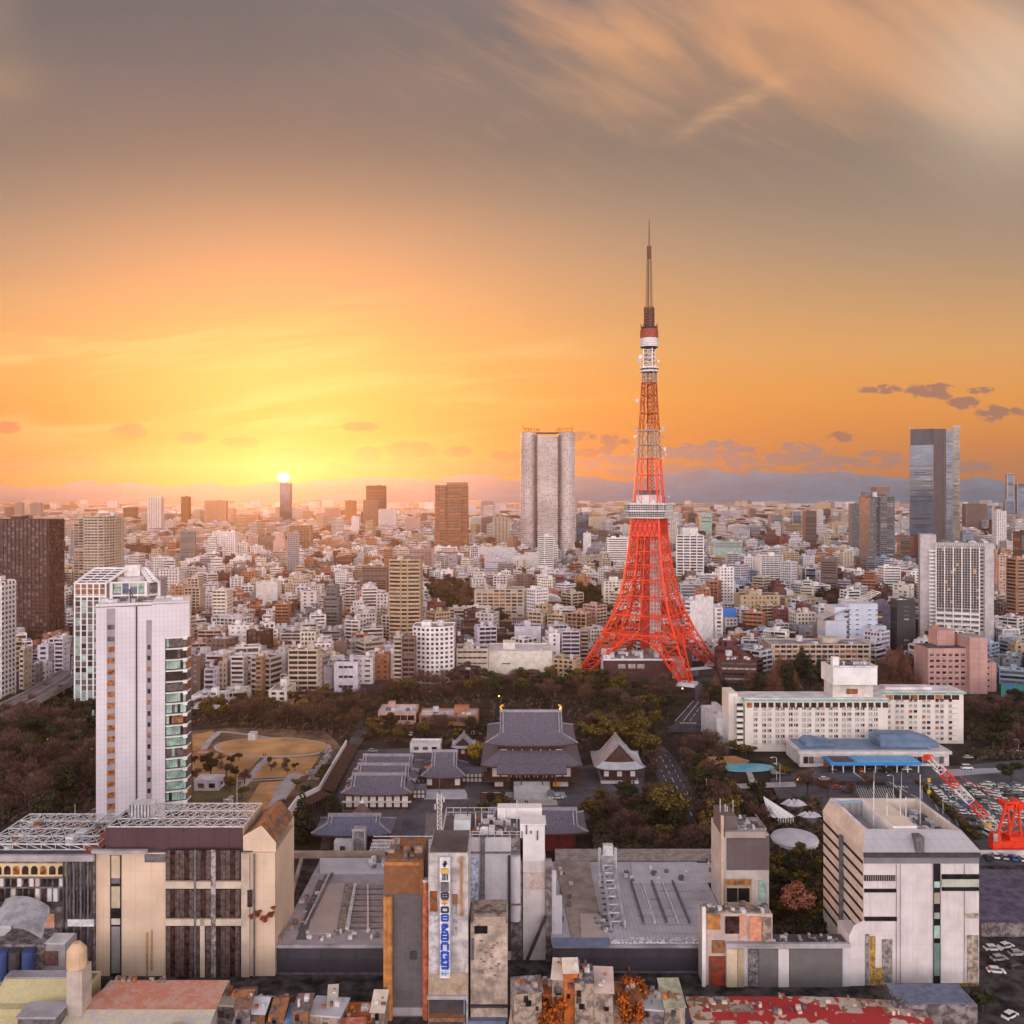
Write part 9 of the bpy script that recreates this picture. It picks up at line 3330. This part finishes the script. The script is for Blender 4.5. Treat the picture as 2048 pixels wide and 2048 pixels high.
rows = [
 ('white', [(1872, 1586), (1876, 1592), (1882, 1598)], 'in the left row beside the orange hedge'), ('silver', [(1861, 1578)], 'at the head of the left row beside the orange hedge'),
 ('white', [(1904, 1581), (1912, 1577), (1921, 1586)], 'behind the raised boom, far row'), ('black', [(1916, 1591)], 'beside the lower red boom section, far row'),
 ('silver', [(1925, 1596), (1933, 1601)], 'under the middle of the boom'), ('white', [(1940, 1576), (1951, 1589), (1957, 1594)], 'right of the white boom section'), ('black', [(1946, 1582), (1962, 1602)], 'right of the white boom section'),
 ('white', [(1974, 1578), (1979, 1573), (1996, 1591), (2003, 1584)], 'in the middle island row right of the boom'), ('bronze', [(1984, 1584)], 'in the middle island row right of the boom'),
 ('black', [(2020, 1595), (2012, 1588)], 'in the middle island row right of the boom'), ('blue', [(2031, 1574)], 'at the head of the right edge row'), ('white', [(2038, 1579), (2044, 1585)], 'in the right edge row'),
 ('white', [(1893, 1608), (1906, 1614), (1927, 1631)], 'in the near row left of the boom'), ('silver', [(1914, 1620), (1922, 1624)], 'in the near row left of the boom'), ('black', [(1943, 1644)], 'in the near row left of the boom'),
 ('white', [(1966, 1629), (1977, 1638), (1984, 1647), (1990, 1617), (1993, 1623)], 'between boom and red crane frame'), ('silver', [(1972, 1610), (2004, 1633)], 'between boom and red crane frame'), ('black', [(1956, 1662)], 'at the near corner by the crane'),
 ('white', [(2012, 1606), (2040, 1612), (2046, 1607)], 'behind the top of the red crane frame'), ('black', [(2026, 1602)], 'behind the top of the red crane frame'), ('white', [(2010, 1650), (2040, 1640)], 'seen through the red crane frame'),
]
for c, pts, where in rows:
 for (x, y) in pts:
  car(x, y, c, R(-14), f'{c} car parked {where}', 'cars in the green-grey car park ' + where if len(pts) > 1 else None)
rnd = random.Random(8)
for (wh_, xa, ya, xb, yb_, n_) in (('in the second row from the far kerb', 1890, 1576, 1935, 1612, 6), ('in the row under the white boom section', 1962, 1574, 2052, 1640, 8), ('in the row that ends at the crane frame', 1926, 1612, 1990, 1668, 4),
         ('in the far right corner row', 2000, 1572, 2052, 1602, 4)):
 for j in range(n_):
  s_ = (j + .5) / n_
  c = rnd.choice(('white', 'white', 'white', 'silver', 'black', 'blue', 'silver'))
  car(xa + (xb - xa) * s_, ya + (yb_ - ya) * s_, c, R(-14), f'{c} car parked {wh_}', 'cars ' + wh_)
for (x, y, c, rz, lab) in ((1669, 1546, 'black', 0, 'black car standing left of the canopy posts'), (1720, 1545, 'orange', R(90), 'orange taxi waiting under the blue canopy'), (1741, 1544, 'black', 0, 'black car waiting right of the orange taxi under the canopy'),
       (1758, 1543, 'black', 0, 'second black car under the right end of the canopy'), (1813, 1543, 'white', 0, 'white car before the hotel wing right of the canopy'), (1674, 1580, 'red', 0, 'red car parked between the bare forecourt trees'),
       (1694, 1588, 'black', 0, 'black car parked nearest the big pale building in the forecourt'), (1649, 1563, 'white', 0, 'white car at the hedge left of the forecourt'),
       (1936, 1519, 'silver', 0, 'silver car beside the red-roofed gatehouse'), (2040, 1510, 'white', R(-20), 'white car on the ramp at the right edge'), (745, 1506, 'silver', 0, 'silver car behind the triple-roofed annex'),
       (946, 1470, 'white', R(90), 'white car left of the great hall roof, parked nearest to it'), (962, 1470, 'silver', R(90), 'silver car left of the great hall roof'), (822, 1472, 'white', R(90), 'white car behind the small pavilion, on its own'),
       (1116, 1600, 'white', 0, 'white car behind the red-walled temple gate'),):
 car(x, y, c, rz, lab, None)
car(1934, 1541, 'white', 0, 'white box van on the pale drive right of the hotel wing', None, 'van')
car(1979, 1676, 'white', R(-80), 'white van parked right behind the crane cab', None, 'van')
for i, (x, y, c) in enumerate(((1975, 1722, 'black'), (1990, 1718, 'white'), (2008, 1720, 'silver'), (2026, 1722, 'blue'), (2044, 1724, 'white'))):
 car(x, y, c, R(80), f'{c} car in the shaded row below the crane' + (' nearest the picture edge' if i == 4 else ''), None)
for i, (x, y, c, rz) in enumerate(((1985, 1905, 'white', 0), (2012, 1900, 'white', R(20)), (1998, 1925, 'silver', R(10)), (2034, 1915, 'silver', R(5)), (2030, 1940, 'black', R(12)), (1992, 1950, 'white', R(-10)), (2020, 2040, 'white', R(30)))):
 car(x, y, c, rz, f'{c} car in the dark yard at the lower right, ' + ('first', 'second', 'third', 'fourth', 'fifth', 'sixth', 'last')[i] + ' from the top', None)
# pale kerb wall below the crane
t = thing('parapet_wall', 'long pale parapet wall below the red crane', 'wall', (0, 0, 0))
b = MB()
p0, p1 = G(1955, 1712), G(2120, 1712)
b.box(((p0.x + p1.x) / 2, p0.y, 1), (p1.x - p0.x, .8, 2), M_ROOFL)
b.build('wall', t)
def crane():
 D = F * H / (1706 - HY)
 k = D / F
 t = thing('crawler_crane', 'red crane with red and white lattice boom standing by the car park', 'crane', ((2018 - 1024) * k, D, 0))
 cr = mat('crane_red', (.80, .045, .015), .45, 0, .1, .5, spec=.4)
 cw = mat('crane_white', (.80, .78, .76), .5, 0, .1, .5)
 def P(x, y, dy=0.0):
  return Vector(((x - 2018) * k * (D + dy) / D + (2018 - 1024) * k * dy / D, dy, ZT(y, D + dy)))
 a, e = P(1999, 1664, 2), P(1856, 1514, 20)
 n = 15
 d = (e - a).normalized()
 s_ = d.cross(Vector((0, 1, 0))).normalized()
 u_ = Vector((0, 1, 0))
 seg = {}
 for j in range(n):
  q0, q1 = a + (e - a) * j / n, a + (e - a) * (j + 1) / n
  w0 = 1.35 if 0 < j < n - 2 else .8
  m_ = cw if (j // 3) % 2 == 0 else cr
  b = seg.setdefault(j // 3, MB())
  c0 = [q0 + s_ * sx * w0 + u_ * sy * w0 for sx, sy in ((-1, -1), (1, -1), (1, 1), (-1, 1))]
  c1 = [q1 + s_ * sx * w0 + u_ * sy * w0 for sx, sy in ((-1, -1), (1, -1), (1, 1), (-1, 1))]
  for i in range(4):
   b.beam(c0[i], c1[i], .26, m_)
   b.beam(c0[i], c1[(i + 1) % 4], .15, m_)
   b.beam(c0[i], c0[(i + 1) % 4], .15, m_)
 for j, b in seg.items():
  b.build('boom_section', t)
 b = MB()
 b.box(tuple(e), (2.6, 2.2, 1.4), cr, .5)
 b.beam(e + Vector((-1.4, 0, 0)), e + Vector((-2.2, 0, -1)), .5, cr)
 b.build('boom_head', t)
 b = MB()
 for (x0, x1) in ((1996, 2012), (2018, 2034)):
  for dy in (0, 5):
   b.beam(P(x0, 1668, dy), P(x1, 1608, dy), .7, cr)
   b.beam(P(x0 + 24, 1672, dy), P(x1 + 3, 1608, dy), .6, cr)
   for q in range(5):
    s0, s1 = q / 5, (q + 1) / 5
    b.beam(P(x0, 1668, dy) + (P(x1, 1608, dy) - P(x0, 1668, dy)) * s0, P(x0 + 24, 1672, dy) + (P(x1 + 3, 1608, dy) - P(x0 + 24, 1672, dy)) * s1, .3, cr)
 b.beam(P(2008, 1608, 0), P(2040, 1604, 0), 1.0, cr)
 b.beam(P(2008, 1608, 5), P(2040, 1604, 5), 1.0, cr)
 b.box(tuple(P(2036, 1608, 2.5)), (2.6, 6, 2.2), cr)
 b.box(tuple(P(2012, 1608, 2.5)), (2.6, 6, 1.8), cr)
 b.build('gantry', t)
 b = MB()
 b.box(tuple(P(2022, 1688, 3)), (13, 6, 4.2), cr)
 b.box(tuple(P(1990, 1680, 1)), (3.2, 3, 5.6), cr, 0, .8)
 b.box(tuple(P(2040, 1676, 3)), (10, 5, 2.5), cr)
 b.box(tuple(P(1996, 1698, 3)), (5, 5.2, 1.6), cr)
 b.build('machine_deck', t)
 b = MB()
 b.box(tuple(P(1991, 1675, -.9)), (1.5, .3, 2.6), GL['l'], 0)
 b.build('cab_window', t)
 b = MB()
 b.box(tuple(P(1976, 1650, 1)), (1.8, 1.2, 1.0), mat('crane_yellow', (.80, .42, .02), .5), .5)
 b.build('hook_block', t)
 for dy in (-2, 8):
  b = MB()
  b.box((P(2022, 1700, dy).x, dy, .75), (14, 1.4, 1.4), M_DARK)
  b.build('crawler_track', t)
 b = MB()
 b.beam(P(1998, 1608 + 50, 2.5), e, .1, M_DARK)
 b.beam(P(2010, 1606, 2.5), e, .14, cr)
 b.build('pendant_line', t)
crane()
# street lamps and posts
lamps = [(1553, 1562, 1516, 'curved twin lamp post nearest the pool'), (1560, 1575, 1528, 'curved lamp post right of the pool'), (1748, 1602, 1540, 'tall slim mast left of the taxi'), (1787, 1600, 1552, 'lamp post above the cream plant house'),
   (1803, 1600, 1542, 'tall slim mast right of the clipped tree'), (1844, 1602, 1570, 'mast between hedge and car park'), (1886, 1630, 1584, 'lamp post among the parked cars'), (1912, 1622, 1594, 'second lamp post among the parked cars'),
   (2037, 1505, 1480, 'lamp post by the ramp at the right edge'), (1413, 1576, 1558, 'short lamp post where the avenue passes the woods'), (465, 1640, 1600, 'lamp post in front of the lawn path'), (474, 1642, 1555, 'tall thin mast right of the white panelled tower'),
   (150, 1655, 1608, 'thin mast in front of the left wood'), (1858, 1597, 1560, 'yellow-topped post by the orange hedge')]
for (x, y, yt, lab) in lamps:
 p = G(x, y)
 h_ = ZT(yt, p.y)
 t = thing('street_lamp', lab, 'street lamp', (p.x, p.y, 0))
 b = MB()
 b.cyl((0, 0, 0), .14, h_, M_EQ, 6, .09)
 if 'yellow' in lab:
  b.box((0, 0, h_), (1.2, .6, 1.6), mat('sign_yellow2', (.75, .45, .02), .6))
  b.box((0, 0, h_ - 5), (1.3, .6, 1.6), mat('sign_yellow2', (.75, .45, .02)))
 b.build('post', t)
 if 'mast' not in lab and 'yellow' not in lab:
  b = MB()
  b.beam((0, 0, h_), (-1.0, 0, h_ + .5), .12, M_EQ)
  b.beam((-1.0, 0, h_ + .5), (-2.0, 0, h_ + .3), .12, M_EQ)
  b.box((-2.2, 0, h_ + .25), (.9, .4, .2), M_WHITE)
  b.build('lamp_head', t)
# hedge of orange shrubs along the car park
for i in range(13):
 s_ = i / 12
 p = G(1838 + (1955 - 1838) * s_, 1570 + 110 * s_)
 t = thing('hedge_shrub', 'low orange-brown shrub in the hedge row along the car park', 'shrub', (p.x, p.y, 0), i, 'hedge shrubs along the car park')
 t.scale = (5.5, 5.5, 3.0)
 for nm2, me in zip(('crown', 'trunk'), TM['olive'][i % 3]):
  o = bpy.data.objects.new(nm2, me)
  col.objects.link(o)
  o.parent = t
# small lit lamps seen in the parks
for i, (x, y, lab) in enumerate(((96, 1497, 'tiny lit park lamp in the left wood'), (183, 1517, 'second tiny lit lamp by the white panelled tower'), (1597, 1581, 'bright orange lamp glowing beyond the tent roofs'), (998, 1408, 'small warm lamp behind the great hall'),
         (1323, 1420, 'small warm lamp in the wood left of the crossing'), (860, 1398, 'yellow lamp above the low brick building'), (1155, 1330, 'yellow-green lamp at the left foot of the lattice tower'), (1365, 1392, 'orange lamp under the right foot of the lattice tower'))):
 p = G(x, y)
 t = thing('park_lamp', lab, 'lamp', (p.x, p.y, 0))
 b = MB()
 b.cyl((0, 0, 0), .08, 4.5, M_DARK, 6)
 b.build('post', t)
 b = MB()
 r = .75 if i == 2 else .42
 b.cyl((0, 0, 4.5), r, r * 1.6, mat('lamp_glow', (1, .6, .2), .5, 0, 0, emit=((1.0, .55, .15), 7.0)), 8, r * .5)
 b.build('lamp_head', t)
# three people on the lawn path and before the hall steps
for i, (x, y, lab) in enumerate(((527, 1516, 'person in dark coat walking on the path between the lawns'), (531, 1516, 'person beside another on the lawn path, dark clothes'), (1051, 1611, 'person in black standing before the great hall'),
         (1055, 1612, 'person in dark jacket right of another before the great hall'), (653, 1493, 'person near the path end by the pale plum trees'))):
 p = G(x, y)
 me = bpy.data.meshes.new('person')
 vs = [(0, 0, .95), (.09, 0, .92), (.11, .03, .5), (.12, .10, .06), (-.09, 0, .92), (-.11, -.03, .5), (-.12, -.12, .06), (0, 0, 1.2), (0, 0, 1.42), (.2, 0, 1.38), (.26, .02, 1.1), (.24, .08, .86), (-.2, 0, 1.38), (-.26, -.02, 1.1),
   (-.24, -.08, .86), (0, 0, 1.52), (0, 0, 1.68)]
 es = [(0, 1), (1, 2), (2, 3), (0, 4), (4, 5), (5, 6), (0, 7), (7, 8), (8, 9), (9, 10), (10, 11), (8, 12), (12, 13), (13, 14), (8, 15), (15, 16)]
 me.from_pydata(vs, es, [])
 me.materials.append(mat('dark_coat', (.03, .03, .04), .9))
 o = bpy.data.objects.new('person', me)
 col.objects.link(o)
 sk = o.modifiers.new('skin', 'SKIN')
 rad = [.15, .11, .07, .055, .11, .07, .055, .16, .17, .07, .05, .045, .07, .05, .045, .06, .11]
 for q, r in enumerate(rad):
  me.skin_vertices[0].data[q].radius = (r, r)
 me.skin_vertices[0].data[0].use_root = True
 o.modifiers.new('smooth', 'SUBSURF').levels = 1
 o.location = (p.x, p.y, _lvl[0])
 o['label'] = lab
 o['category'] = 'person'
